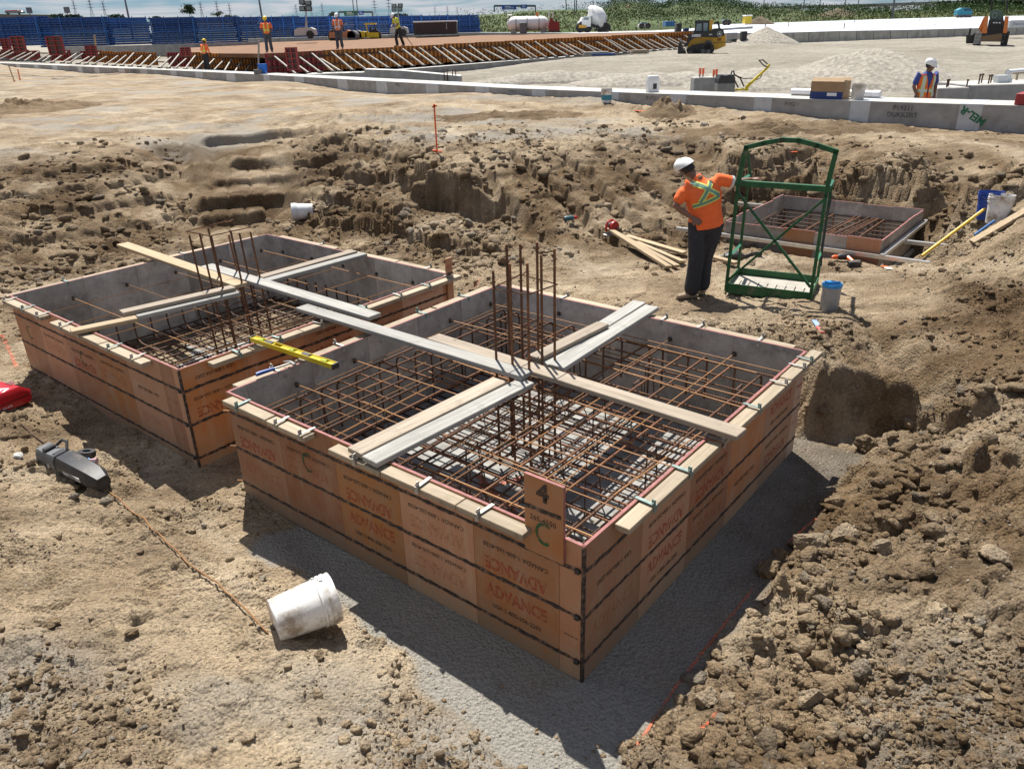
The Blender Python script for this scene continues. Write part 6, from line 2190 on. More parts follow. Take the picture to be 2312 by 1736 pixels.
for k, (px, py, lb) in enumerate(((2275, 164, 'front left'), (2288, 163, 'middle'), (2297, 164, 'right'))):
    g = Q(px, py, 23.0 + k * .2)
    K = thing('pipe', f'white plastic pipe, {lb} of the stack at the right edge', 'pipe', g)
    mb = MB(); mb.lathe([(.075, 0), (.062, 0), (.062, 1.6), (.075, 1.6), (.075, 0)], 16, M=Matrix.Rotation(R(-62), 4, 'Z') @ Matrix.Rotation(R(-90), 4, 'X')); mb.build('barrel', [PVC], K, smooth=True)
    mb = MB(); mb.lathe([(.061, .05), (.001, .05)], 16, M=Matrix.Rotation(R(-62), 4, 'Z') @ Matrix.Rotation(R(-90), 4, 'X'), close=True); mb.build('bore_shade', [DARKMETAL], K)  # dark disc inside the mouth, the pipe's inner shade as colour
g = Q(2300, 186, 22.2)
K = thing('sawhorse', 'low wooden trestle carrying white pipes at the right edge', 'trestle', (g[0], g[1], Q(2300, 193.5, 20.8)[2] + .006))
mb = MB(); mb.bar((-.2, 0, .2), (.7, 0, .24), .06, .04); mb.build('rail', [PINKWOOD], K)
for x in (-.08, .5):
    mb = MB(); mb.bar((x, 0, 0), (x, 0, .2), .04, .04); mb.build('leg', [PINKWOOD], K)

# plate compactor
y0 = 24.0
def cpt(zx, zy, dy=0.0):
    return Q(1540 + zx / 8.51, 130 + zy / 8.51, y0 + dy)
o = cpt(820, 640); o[2] = gz(o[0], o[1])
PC = thing('plate_compactor', 'plate compactor with black engine cover and long yellow handle behind the strip', 'plate compactor', o)
def rel(zx, zy, dy=0.0):
    return Vector(cpt(zx, zy, dy)) - Vector(o)
x0, x1 = rel(640, 600).x, rel(1060, 600).x
mb = MB(); mb.prism([(x0 - .1, .1), (x0 + .05, 0), (x1 - .05, 0), (x1 + .12, .12), (x1 - .02, .1), (x0 + .02, .1)], -.25, .3); mb.build('base_plate', [GRY2], PC)
mb = MB(); z1, z2 = rel(700, 490).z, rel(700, 335).z
mb.bbox(x0 + .02, x1 - .12, -.2, .22, .1, z1, .02); mb.build('lower_housing', [pm('cast_grey', (.20, .20, .19), .6, .2)], PC)
mb = MB(); mb.prism([(x0 + .02, z1), (x1 - .15, z1), (rel(990, 400).x, rel(990, 400).z), (rel(960, 335).x, z2), (rel(710, 335).x, z2), (x0 + .02, z1 + .1)], -.2, .22); mb.build('engine_cover', [BLK], PC)
mb = MB(); mb.box(rel(790, 0).x, rel(880, 0).x, -.206, -.2015, rel(0, 362).z, rel(0, 350).z); mb.build('maker_plate', [WHT], PC)
for pts in ([(940, 330), (960, 270), (990, 255), (1005, 330)], [(1000, 330), (1120, 400), (1190, 560)], [(960, 350), (1080, 580)]):
    mb = MB(); mb.tube([rel(*p_, .1) for p_ in pts], .022, 7); mb.build('frame_tube', [BLK], PC)
mb = MB(); mb.tube([rel(1240, 640), rel(1250, 560), rel(1380, 440), rel(1620, 220), rel(1680, 140)], [.06, .055, .04, .036, .04], 8); mb.build('handle_arm', [YEL], PC, smooth=True)
mb = MB(); mb.tube([rel(1000, 630), rel(1240, 610)], .03, 8); mb.build('pivot_arm', [YEL], PC)
mb = MB(); mb.tube([rel(1640, 190, -.1), rel(1560, 150, -.12), rel(1480, 60, -.12), rel(1550, 48, .1), rel(1640, 130, .12)], .018, 7); mb.build('grip_loop', [BLK], PC, smooth=True)
for pts in ([(1060, 360), (1180, 410), (1360, 400)], [(1390, 450), (1500, 400), (1540, 330)]):
    mb = MB(); mb.tube([rel(*p_, .05) for p_ in pts], .014, 6); mb.build('hose', [DARKMETAL], PC, smooth=True)

# ================================================================ the brown deck and its wall forms
FORM_O = pm('form_orange', (.40, .15, .022), .6, .3, 3, rand=.25)
FORM_R = pm('form_panel_red', (.26, .028, .028), .55, .25, 4, rand=.2)
DECK = pm('deck_rust', (.17, .078, .028), .85, .35, 1.2, .5)
BRACE = pm('brace_bare', (.36, .33, .28), .6, .2, 3, rand=.25)
FOOT_T = pm('footing_top', (.52, .51, .48), .85, .15, 2)

def ribbed_mesh(w, h, mat, ribs=4, t=.06, rib=.11, rw=.045):
    """panel with upright ribs towards -y, one connected piece"""
    prof = [(0, 0)]
    for k in range(ribs):
        c = w * (k + .5) / ribs
        prof += [(c - rw, 0), (c - rw, -rib), (c + rw, -rib), (c + rw, 0)]
    prof += [(w, 0), (w, t), (0, t)]
    n = len(prof)
    vs_ = [(x, y, 0) for x, y in prof] + [(x, y, h) for x, y in prof]
    fs_ = [(j, (j + 1) % n, n + (j + 1) % n, n + j) for j in range(n)]
    # caps as quads so that the concave outline closes
    for base, flip in ((0, True), (n, False)):
        back = [base + n - 2, base + n - 1]
        fs_.append(tuple(base + j for j in (range(n - 1, -1, -1) if flip else range(n))))
    return new_mesh('form_panel', vs_, fs_, [mat])

def form_run(label, A0, A1, B0, B1, kinds, brace_n, bl, seed, foot=True, yaw_out=None):
    """wall form between two ground points; A: left foot/top, B: right foot/top"""
    A0, A1, B0, B1 = map(Vector, (A0, A1, B0, B1))
    K = thing('wall_form', label, 'wall form', A0)
    d = B0 - A0; L = Vector((d.x, d.y)).length
    az = math.atan2(d.y, d.x)
    n = len(kinds)
    rr = random.Random(seed)
    h0, h1 = A1.z - A0.z, B1.z - B0.z
    w = L / n
    mc = {}
    for k, c in enumerate(kinds):
        t = k / n
        h = h0 + (h1 - h0) * t
        if c == '.':
            continue
        key = (c, round(h, 1))
        if key not in mc:
            mc[key] = ribbed_mesh(w * .995, h, FORM_R if c == 'r' else FORM_O)
        link('form_panel', mc[key], K, (d.x * t, d.y * t, d.z * t + rr.uniform(-.02, .02)), (0, 0, az))
    # raking braces on the near side
    nx, ny = math.sin(az), -math.cos(az)
    if yaw_out is not None:
        nx, ny = yaw_out
    for k in range(brace_n):
        t = (k + .5 + rr.uniform(-.25, .25)) / brace_n
        h = h0 + (h1 - h0) * t
        top = Vector((d.x * t, d.y * t, d.z * t + h * rr.uniform(.6, .92))) + Vector((nx, ny, 0)) * .12
        ft = Vector((d.x * t, d.y * t, d.z * t + .03)) + Vector((nx * bl, ny * bl, 0)) + Vector((math.cos(az), math.sin(az), 0)) * bl * .25 * (1 if bl > 0 else 1)
        mb = MB(); mb.bar(top, ft, .075, .06); br = mb.build('brace', [BRACE], K)
        mb = MB(); mb.bbox(ft.x - .13, ft.x + .13, ft.y - .1, ft.y + .1, ft.z - .05, ft.z + .02, .01); mb.build('brace_foot', [DARKMETAL], br)
    # long walers
    for f in (.3, .72):
        mb = MB(); mb.bar(Vector((nx, ny, 0)) * .14 + Vector((0, 0, h0 * f)), d + Vector((nx, ny, 0)) * .14 + Vector((0, 0, h1 * f)), .05, .07); mb.build('waler', [RUST_D], K)
    return K
r1a, r1b = Q(604, 168, 42), Q(604, 120.5, 42)
r2a, r2b = Q(1561, 106.5, 58), Q(1561, 72, 58)
form_run('long ribbed orange wall form with raking braces, right of the blue tub', r1a, r1b, r2a, r2b, 'rrr' + 'o' * 26, 46, 1.7, 3)
l1a, l1b = Q(0, 132, 57), Q(0, 112, 57)
l2a, l2b = Q(586, 160, 53), Q(586, 122, 53)
form_run('ribbed red and orange wall form with braces at the left', l1a, l1b, l2a, l2b, 'rrrr.rr.roooooo.rroooooo', 30, 1.9, 4, yaw_out=(-.35, -.93))
# footing strip under the braces
def strip(name, label, pts, w, h, mat, cat, top=None):
    """low long slab through points (left to right), w wide to the far side"""
    K = thing(name, label, cat, pts[0])
    o = Vector(pts[0])
    vs_, fs_ = [], []
    for p_ in pts:
        q = Vector(p_) - o
        vs_ += [(q.x, q.y, q.z - h), (q.x, q.y, q.z), (q.x, q.y + w, q.z), (q.x, q.y + w, q.z - h)]
    for k in range(len(pts) - 1):
        a = 4 * k
        for j in range(4):
            fs_.append((a + j, a + 4 + j, a + 4 + (j + 1) % 4, a + (j + 1) % 4))
    e = 4 * (len(pts) - 1)
    fs_ += [(3, 2, 1, 0), (e, e + 1, e + 2, e + 3)]
    me = new_mesh(name, vs_, fs_, [mat] + ([top] if top else []))
    bm = bmesh.new(); bm.from_mesh(me); bmesh.ops.recalc_face_normals(bm, faces=bm.faces); bm.to_mesh(me); bm.free()
    if top:
        for p_ in me.polygons:
            if p_.normal.z > .7: p_.material_index = 1
    link('slab', me, K)
    return K
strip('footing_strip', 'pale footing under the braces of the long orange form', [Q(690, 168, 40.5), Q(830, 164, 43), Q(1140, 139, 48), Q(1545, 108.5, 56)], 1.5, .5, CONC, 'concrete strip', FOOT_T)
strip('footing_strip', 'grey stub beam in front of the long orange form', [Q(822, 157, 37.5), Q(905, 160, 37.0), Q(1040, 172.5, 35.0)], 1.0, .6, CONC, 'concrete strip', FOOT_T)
mb = MB()
for k, px in enumerate((1003, 1010, 1022, 1029)):
    p_ = Q(px, 172, 35.4)
    mb = MB(); mb.tube([(0, 0, -.25), (0, 0, .27)], .022, 6); mb.build('anchor_bolt', [RUST_D], None, p_, label=('first', 'second', 'third', 'last')[k] + ' from the left of four anchor bolts on the grey stub beam', category='bolt', group='anchor bolts on the stub beam')
# deck surface
dk = [r1b, r2b, Q(1300, 77.5, 76), Q(1079, 80, 80), Q(560, 97, 80), Q(430, 106, 72), Q(430, 120, 56), Q(590, 121, 50)]
dk = [Vector(q) for q in dk]
c0 = sum(dk, Vector()) / len(dk)
K = thing('deck', 'broad rust-brown deck behind the long orange form', 'deck', c0)
n = len(dk)
mb = MB(); mb.add([q - c0 - Vector((0, 0, .02)) for q in dk] + [q - c0 - Vector((0, 0, .25)) for q in dk], [tuple(range(n)), tuple(range(2 * n - 1, n - 1, -1))] + [(j, n + j, n + (j + 1) % n, (j + 1) % n) for j in range(n)])
mb.build('deck_surface', [DECK], K)
strip('edge_beam', 'dark beam along the far edge of the brown deck', [Q(520, 98, 80), Q(1079, 79, 80)], .5, .8, DARKMETAL, 'beam')
strip('low_wall', 'grey low concrete wall below the blue racks at the left', [Q(140, 106, 66), Q(300, 103, 68), Q(580, 95, 72)], .5, .9, CONC, 'wall', FOOT_T)
strip('far_slab', 'pale slab edge beyond the brown deck below the machines', [Q(560, 88, 84), Q(1080, 74, 84), Q(1310, 76, 80), Q(1540, 71.5, 66), Q(1700, 60, 90)], 16, .4, CONC, 'slab', pm('slab_white', (.5, .52, .54), .6, .08, 1))
# tall red form panels stood up along the left run
for k, (xa, xb, ya, yb, dy, lb) in enumerate(((8, 24, 88, 113, 55, 'short red steel form panel, leftmost against the racks'), (33, 57, 82, 118, 54, 'tall red steel form panel second from the left edge'), (114, 144, 82, 126, 52.5, 'tall dark-backed red steel form panel in the left run'),
                                              (197, 218, 104, 128, 53, 'low red steel form panel left of the orange forms'), (410, 430, 108, 128, 52, 'red steel form panel left of the worker in the lime vest'), (651, 672, 107, 160, 41, 'tall red steel form panel at the corner of the orange form'))):
    a, b2 = Q(xa, yb, dy), Q(xb, ya, dy)
    w, h = b2[0] - a[0], b2[2] - a[2]
    K = thing('steel_form_panel', lb, 'form panel', a, (0, 0, R(random.uniform(-18, 10))))
    mb = MB(); mb.box(0, w, 0, .03, 0, h); mb.build('facing', [pm('facing_dark', (.10, .06, .05), .7, .3)], K)
    for x in (0, w * .5 - .03, w - .06):
        mb = MB(); mb.box(x, x + .06, -.09, -.002, .0, h); mb.build('upright', [FORM_R], K)
    for f in (.02, .26, .5, .74, .95):
        mb = MB(); mb.box(.065, w - .065, -.08, -.004, h * f, h * f + .05); mb.build('cross_rib', [FORM_R], K)
# loose board and blue tub by the forms
K = thing('tub', 'bright blue tub beside the corner of the long orange form', 'tub', Q(595, 167, 41.0))
mb = MB(); loft(mb, [[(x, y, z) for x, y in ((-w, -.16), (w, -.16), (w, .16), (-w, .16))] for z, w in ((0, .15), (.42, .19), (.45, .2))]); mb.build('tub_body', [pm('tub_bright', (.01, .14, .55), .4)], K)
K = thing('tub', 'dark grey tub left of the bright blue tub', 'tub', Q(584, 168.5, 40.8))
mb = MB(); loft(mb, [[(x, y, z) for x, y in ((-w, -.14), (w, -.14), (w, .14), (-w, .14))] for z, w in ((0, .17), (.22, .2))]); mb.build('tub_body', [GRY2], K)
for (px, py0, py1, dy, lb) in ((213, 112, 80, 56, 'pale upright board behind the red forms'), (584, 165, 92, 42.5, 'grey upright post at the corner of the forms')):
    a, b2 = Q(px + (4 if px < 300 else 0), py0, dy), Q(px, py1, dy)
    mb = MB(); mb.bar((0, 0, 0), Vector(b2) - Vector(a), .16, .05); mb.build('upright_board', [PINE if px < 300 else GREYWOOD], None, a, label=lb, category='board')

# ---------------------------------------------------------------- piles of crushed stone
STONE = pm('crushed_stone', (.27, .246, .205), .95, .45, 6, 1.0, bscale=7)
def mound(name, label, cx, cy, rx, ry, h, seed, mat=STONE, ridge=0.0, kind=None):
    n, m_ = 44, 22
    vs_, fs_ = [], []
    a = np.linspace(0, 2 * np.pi, n, endpoint=False)
    zb = gz(cx, cy)
    for j in range(m_ + 1):
        r = j / m_
        X = cx + rx * r * np.cos(a) * (1 + .10 * vnoise(np.cos(a) * 2 + seed, np.sin(a) * 2, seed))
        Y = cy + ry * r * np.sin(a) * (1 + .10 * vnoise(np.cos(a) * 2 - seed, np.sin(a) * 2, seed + 1))
        prof = (1 - r) ** .92 if ridge == 0 else (1 - r ** 1.7)
        Z = height(X, Y, False) * r + zb * (1 - r) + h * prof + .06 * h * fbm(X * 2.2, Y * 2.2, seed, 3) * (1 - r) - .05 * (r > .95)
        if ridge:
            Z = Z + ridge * h * np.sin((X * .9 + Y * .3) * 4.5) * (1 - r)
        vs_ += list(zip(X, Y, Z))
    for j in range(m_):
        for k in range(n):
            fs_.append((j * n + k, j * n + (k + 1) % n, (j + 1) * n + (k + 1) % n, (j + 1) * n + k))
    me = new_mesh(name, vs_, fs_, [mat], None, True)
    return link(name, me, label=label, category='gravel pile')
g = Q(1727, 103, 60)
mound('gravel_pile', 'steep grey pile of crushed stone right of the yellow loader', g[0], g[1], 2.6, 2.6, 1.25, 5)
g = Q(2010, 182, 30)
mound('gravel_heap', 'broad tracked heap of pale stone behind the vest worker', g[0], g[1] + 2.0, 3.2, 4.2, 1.05, 8, STONE, .16)
g = Q(1745, 165, 31)
mound('gravel_heap', 'low uneven heap of stone right of the compactor handle', g[0], g[1] + 1, 3.2, 2.6, .55, 9, STONE, .16)
g = Q(1500, 160, 34)
mound('gravel_heap', 'low spread of stone left of the compactor', g[0], g[1], 4.5, 1.6, .36, 10, STONE, .16)
g = Q(1260, 158, 36)
mound('gravel_heap', 'low ridge of stone in the middle of the yard', g[0], g[1], 4.0, 1.2, .36, 12, STONE, .16)

# ---------------------------------------------------------------- far concrete wall and the white-covered slab
wl0 = [(1630, 76, 92.5, 62), (1757, 75, 92, 66), (1896, 71, 94, 70), (2050, 68.5, 90, 75), (2190, 65, 82, 80), (2330, 62, 79.5, 84)]
K = thing('far_wall', 'long low concrete wall at the back of the gravel yard on the right', 'wall', Q(1630, 92.5, 62))
o = Vector(K.location)
for (a, b2) in zip(wl0[:-1], wl0[1:]):
    n = 4
    for k in range(n):
        t0, t1 = k / n, (k + 1) / n - .006
        q = []
        for t in (t0, t1):
            px, pt, pb, dd = [a[i] + (b2[i] - a[i]) * t for i in range(4)]
            q.append((Vector(Q(px, pt, dd)) - o, Vector(Q(px, pb, dd)) - o))
        th = Vector((0, .4, 0))
        dz = Vector((0, 0, -.3))
        mb = MB(); mb.add([q[0][1] + dz, q[1][1] + dz, q[1][0], q[0][0], q[0][1] + dz + th, q[1][1] + dz + th, q[1][0] + th, q[0][0] + th], [(0, 1, 2, 3), (7, 6, 5, 4), (3, 2, 6, 7), (0, 4, 5, 1), (1, 5, 6, 2), (0, 3, 7, 4)])
        mb.build('wall_panel', [pm('far_concrete', (.36, .35, .31), .85, .3, 1.3, rand=.12)], K)
SHEET = pm('white_sheet', (.52, .56, .62), .6, .06, .6)
top = [Vector(Q(px, pt - .5, dd + .2)) for px, pt, pb, dd in wl0]
back = [Vector(Q(px, py, 190)) for px, py in ((1600, 57), (1720, 53), (1850, 49), (2000, 44), (2160, 39.5), (2330, 36))]
mb = MB(); n = len(top)
o = top[0].copy()
mb.add([q - o for q in top + back] + [q - o - Vector((0, 0, .2)) for q in top + back], [(j, j + 1, n + j + 1, n + j) for j in range(n - 1)] + [(2 * n + j, 3 * n + j, 3 * n + j + 1, 2 * n + j + 1) for j in range(n - 1)] + [(j, 2 * n + j, 2 * n + j + 1, j + 1) for j in range(n - 1)])
K = thing('covered_slab', 'wide slab under white insulation sheets behind the far wall', 'slab', o)
mb.build('sheeting', [SHEET], K)
for k, (px, py0, py1, dd) in enumerate(((1727, 68, 55, 72), (1780, 61, 50, 100), (1905, 68, 53, 80), (1928, 56, 46, 130), (2076, 52, 42, 130), (2110, 62, 55, 95))):
    a, b2 = Q(px, py0, dd), Q(px, py1, dd)
    mb = MB(); mb.bar((0, 0, 0), (0, 0, b2[2] - a[2]), .09, .07); mb.build('marker_stake', [pm('stake_grey', (.35, .30, .27), .7)], None, a, label=f"thin marker stake on the white-covered slab, {('above the gravel pile', 'second from the left', 'third from the left', 'third from the right', 'second from the right', 'rightmost')[k]}", category='stake', group='marker stakes on the white slab')
# ================================================================ blue racks along the back
BLUE = pm('rack_blue', (.010, .065, .24), .55, .3, 1.5, rand=.35)
BLUE2 = pm('rack_blue_light', (.02, .12, .38), .45, .2, 2, rand=.3)
def rack_layer(L, W=1.6):
    mb = MB()
    for y, z in ((0, 0), (W * .5, .07), (W, 0)):
        mb.box(0, L, y - .05, y + .05, z, z + .135)
    n = max(3, int(L / .55))
    for k in range(n + 1):
        x = .1 + (L - .2) * k / n
        mb.box(x - .035, x + .035, -.16, W + .16, .137, .19, 1)
    return mb.mesh('rack_layer', [BLUE, BLUE2])
rk = [(-30, 41, 106, 92), (95, 41, 108, 91), (243, 40, 103, 92), (345, 40, 103, 94), (440, 40, 100, 95), (540, 38.5, 98, 96), (590, 38.5, 96, 97), (665, 39, 95, 97), (745, 38, 92, 98), (805, 38, 90, 99), (880, 37, 86, 100), (950, 36, 82, 101), (1010, 35.5, 79, 102), (1080, 35, 76, 103)]
for k, (a, b2) in enumerate(zip(rk[:-1], rk[1:])):
    p0, p1 = Q(a[0], a[2], a[3]), Q(b2[0], b2[2], b2[3])
    t0 = Q(a[0], (a[1] + b2[1]) / 2, a[3])
    L = p1[0] - p0[0] + .45
    h = t0[2] - p0[2]
    nl = max(8, int(h / .21))
    K = thing('rack_stack', f'stack of blue steel frames, number {k + 1} from the left in the long row', 'rack stack', (p0[0], p0[1], p0[2]), (0, 0, math.atan2(p1[1] - p0[1], p1[0] - p0[0])), group='row of stacked blue steel frames')
    me = rack_layer(L)
    rr = random.Random(k)
    dx = 0
    for j in range(nl):
        dx = dx * .6 + rr.uniform(-.16, .16)
        link('frame', me, K, (dx, rr.uniform(-.12, .12), h * j / nl), kind='stuff')
    for x in (L * .04, L * .36, L * .66, L * .96):
        mb = MB(); mb.bar((x, -.2, 0), (x + rr.uniform(-.1, .1), -.2, h + .1), .07, .07); mb.build('upright', [BLUE2], K)
_ord = ['leftmost', 'second from the left', 'third from the left', 'fourth from the left', 'fifth from the left', 'sixth from the left', 'seventh from the left', 'middle', 'seventh from the right', 'sixth from the right', 'fifth from the right', 'fourth from the right', 'third from the right', 'second from the right', 'rightmost']
_rs = [o for o in COL.objects if o.name.startswith('rack_stack')]
for o, w in zip(_rs, _ord):
    o['label'] = f'stack of blue steel frames, {w} in the long row'
_rs[-1]['label'] = 'stack of blue steel frames at the right end of the long row'

# ================================================================ machines
BLKP = pm('machine_black', (.022, .022, .023), .45, .25, 5)
YELP = pm('machine_yellow', (.60, .33, .02), .45, .15, 5, dirt=(.35, .28, .2), dirt_amt=.25)
GLASS = pm('cab_glass', (.20, .27, .28), .12, .1, 3)
ORGP = pm('machine_orange', (.62, .17, .03), .45, .12, 5, dirt=(.4, .3, .2), dirt_amt=.2)
TRK = pm('rubber_track', (.03, .029, .028), .8, .3, 6, dirt=(.2, .17, .13), dirt_amt=.3)

def track_unit(K, x0, x1, y, w, h, name='track'):
    T_ = link(name, None, K)
    pts = [(x0 + .12, 0), (x1 - .15, 0), (x1, h * .3), (x1 - .08, h * .75), (x1 - .35, h), (x0 + .35, h * .82), (x0, h * .45)]
    mb = MB(); mb.prism(pts, y - w / 2, y + w / 2); 
    me = mb.mesh('belt', [TRK]); link('belt', me, T_)
    for k in range(4):
        cx = x0 + .3 + (x1 - x0 - .65) * k / 3
        mb = MB(); mb.lathe([(.001, -.02), (.11, -.02), (.12, .0)], 12, M=Matrix.Translation((cx, y - w / 2, h * .22)) @ Matrix.Rotation(R(90), 4, 'X')); mb.build('road_wheel', [GALV if k in (0, 2, 3) else BLKP], T_)
    mb = MB(); mb.lathe([(.001, -.02), (.17, -.02), (.19, .0)], 14, M=Matrix.Translation((x1 - .42, y - w / 2, h * .58)) @ Matrix.Rotation(R(90), 4, 'X')); mb.build('drive_sprocket', [BLKP], T_)
    return T_

# -- compact track loader seen from its left side
o = Q(1586, 122, 50.5)
s = 50.5 / 1740 * 1.02
DL = thing('track_loader', 'black and yellow compact track loader with bucket at the left, before the gravel pile', 'loader', o)
def D(zx, zy):         # close-up pixel -> metres in the loader's plane
    q = Q(1520 + zx / 8.51, 40 + zy / 8.51, 50.5) - o
    return (q[0], q[2])
for yy in (-.55, .75):
    track_unit(DL, D(245, 660)[0], D(785, 660)[0], yy, .4, .62)
mb = MB(); mb.prism([D(270, 590), D(300, 470), D(370, 400), D(560, 380), D(1005, 340), D(1005, 540), D(820, 620), D(700, 600)], -.35, .6); mb.build('chassis', [YELP], DL)
mb = MB(); mb.prism([D(650, 620), D(610, 500), D(640, 440), D(720, 440), D(760, 520), D(790, 620)], -.42, -.352); mb.build('drive_cover', [GRY2], DL)
# loader arm on both sides
for yy in (-.62, .72):
    mb = MB(); mb.prism([D(200, 540), D(265, 470), D(300, 320), D(460, 285), D(740, 250), D(770, 215), D(900, 205), D(960, 240), D(985, 340), D(850, 385), D(560, 375), D(400, 400), D(330, 450), D(280, 540), D(245, 570)], yy - .08, yy + .08); mb.build('lift_arm', [BLKP], DL)
# cab
mb = MB(); mb.prism([D(395, 300), D(420, 180), D(415, 60), D(700, 55), D(745, 100), D(745, 250), D(690, 268)], -.48, .6); cab = mb.build('cab', [BLKP], DL)
mb = MB(); mb.prism([D(435, 260), D(455, 130), D(545, 115), D(545, 262)], -.49, -.484); mb.build('side_window', [GLASS], cab)
mb = MB(); mb.prism([D(580, 262), D(580, 110), D(665, 105), D(660, 262)], -.49, -.484); mb.build('side_window', [GLASS], cab)
mb = MB(); mb.prism([D(690, 265), D(700, 50), D(790, 55), D(755, 120), D(750, 250)], -.5, -.3); mb.build('rear_pillar', [YELP], DL)
mb = MB(); mb.prism([D(780, 90), D(860, 70), D(880, 80), D(905, 230), D(870, 230), D(845, 120), D(790, 130)], -.5, -.35); mb.build('rear_guard', [BLKP], DL)
mb = MB(); mb.bbox(D(850, 420)[0], D(925, 420)[0], -.362, -.352, D(880, 445)[1], D(880, 395)[1], .002); mb.build('side_vent', [pm('vent_brown', (.25, .11, .02), .6)], DL)
mb = MB(); mb.bbox(D(770, 475)[0], D(1000, 475)[0], -.36, .6, D(880, 480)[1], D(880, 470)[1], .001); mb.build('body_seam', [BLKP], DL)
# bucket
mb = MB(); mb.prism([D(85, 690), D(95, 560), D(130, 450), D(160, 470), D(160, 560), D(230, 640), D(240, 690)], -.85, .95); mb.build('bucket', [DARKMETAL], DL)
mb = MB(); mb.bar((D(120, 400)[0], -.5, D(120, 400)[1]), (D(225, 500)[0], -.5, D(225, 500)[1]), .05, .07); mb.build('tilt_ram', [GALV], DL)
link('lettering', text_mesh('DEERE', .19, WHT, .006), DL, (D(445, 350)[0], -.706, D(445, 352)[1]), (R(90), 0, 0))
mb = MB(); mb.lathe([(.13, 0), (.145, 0), (.145, .004), (.13, .004), (.13, 0)], 20, M=Matrix.Translation((D(888, 315)[0], -.703, D(888, 315)[1])) @ Matrix.Rotation(R(90), 4, 'X'), close=True); mb.build('emblem_ring', [WHT], DL)
mb = MB(); ex_, ez_ = D(888, 315); mb.prism([(ex_ - .08, ez_ - .06), (ex_ - .02, ez_ - .03), (ex_ + .08, ez_ - .07), (ex_ + .03, ez_ + .02), (ex_ + .05, ez_ + .08), (ex_ + .0, ez_ + .03), (ex_ - .04, ez_ + .09), (ex_ - .05, ez_)], -.708, -.703); mb.build('emblem', [WHT], DL)
link('small_lettering', text_mesh('333G', .09, WHT, .003), DL, (D(715, 330)[0], -.706, D(715, 328)[1]), (R(90), 0, 0))

# -- orange track loader seen from behind
y0 = 47.0
o = Q(2228, 102.5, y0)
BL = thing('track_loader', 'orange and black track loader seen from behind at the upper right', 'loader', o)
def E_(zx, zy, dy=0.0):
    q = Q(2050 + zx / 8.44, zy / 8.44, y0) - o
    return (q[0], q[2])
for (xa, xb) in ((1245, 1395), (1790, 1920)):
    x0, x1 = E_(xa, 760)[0], E_(xb, 760)[0]
    mb = MB(); mb.prism([(x0, 0), (x1, 0), (x1, E_(1500, 620)[1]), (x0, E_(1500, 610)[1])], 0, 2.2); tu = mb.build('track', [TRK], BL)
    for k in range(9):
        z = .06 + E_(1500, 620)[1] * .96 * k / 9
        mb = MB(); mb.bbox(x0 + .02, x1 - .02, -.05, -.004, z, z + .05, .008); mb.build('track_lug', [pm('lug_grey', (.33, .32, .30), .7) if xa < 1500 else TRK], tu)
mb = MB(); mb.prism([E_(1390, 700), E_(1390, 800), E_(1800, 800), E_(1800, 640)], .02, 2.0); mb.build('belly_pan', [pm('pan_dusty', (.20, .13, .07), .8)], BL)
mb = MB(); mb.prism([E_(1400, 700), E_(1860, 700), E_(1860, 600), E_(1835, 390), E_(1540, 390), E_(1500, 600), E_(1400, 640)], .05, 1.9); mb.build('engine_body', [BLKP], BL)
mb = MB(); mb.prism([E_(1555, 470), E_(1820, 470), E_(1800, 690), E_(1525, 690)], .03, .046); mb.build('rear_grille', [pm('grille', (.015, .015, .016), .7, .4, 30)], BL)
for zx in (1640, 1690, 1750):
    x, z = E_(zx, 440); mb = MB(); mb.bbox(x - .05, x + .05, .028, .046, z - .025, z + .025, .004); mb.build('tail_light', [WHT], BL)
mb = MB(); mb.prism([E_(1400, 640), E_(1500, 640), E_(1530, 320), E_(1460, 320)], -.1, 1.8); mb.build('side_guard', [ORGP], BL)
mb = MB(); mb.prism([E_(1815, 635), E_(1895, 635), E_(1930, 320), E_(1860, 320)], -.1, 1.8); mb.build('side_guard', [ORGP], BL)
mb = MB(); mb.prism([E_(1330, 560), E_(1400, 640), E_(1470, 330), E_(1440, 330)], .2, 2.2); mb.build('lift_arm', [ORGP], BL)
mb = MB(); mb.prism([E_(1550, 390), E_(1560, 210), E_(1700, 190), E_(1820, 215), E_(1830, 390)], .3, 1.9); mb.build('cab', [pm('cab_green', (.08, .13, .10), .4, .3)], BL)
x, z = E_(1650, 300); mb = MB(); mb.lathe([(.10, 0), (.16, .0), (.16, .05), (.1, .05), (.1, 0)], 16, M=Matrix.Translation((x, .28, z)) @ Matrix.Rotation(R(90), 4, 'X'), close=True); mb.build('air_intake', [GALV_G], BL, smooth=True)
for (zx, z0_) in ((1585, 60), (1890, 80)):
    a, b2 = E_(zx, 240), E_(zx + 20, -120)
    mb = MB(); mb.bar((a[0], .8, a[1]), (b2[0], .8, b2[1]), .09, .09); mb.build('mast', [BLKP], BL)
mb = MB(); mb.prism([E_(1075, 850), E_(1080, 680), E_(1200, 690), E_(1260, 640), E_(1230, 850)], 1.2, 2.0); mb.build('bucket', [DARKMETAL], BL)
mb = MB(); a, b2 = E_(1170, 550), E_(1140, 690); mb.bar((a[0], 1.5, a[1]), (b2[0], 1.5, b2[1]), .12, .12); mb.build('bucket_ram', [BLKP], BL)

BL.rotation_euler = (0, 0, -math.atan2(BL.location.x, BL.location.y)); BL.scale = (.84, .84, 1)
DL.rotation_euler = (0, 0, -math.atan2(DL.location.x, DL.location.y)); DL.scale = (.97, .97, 1)
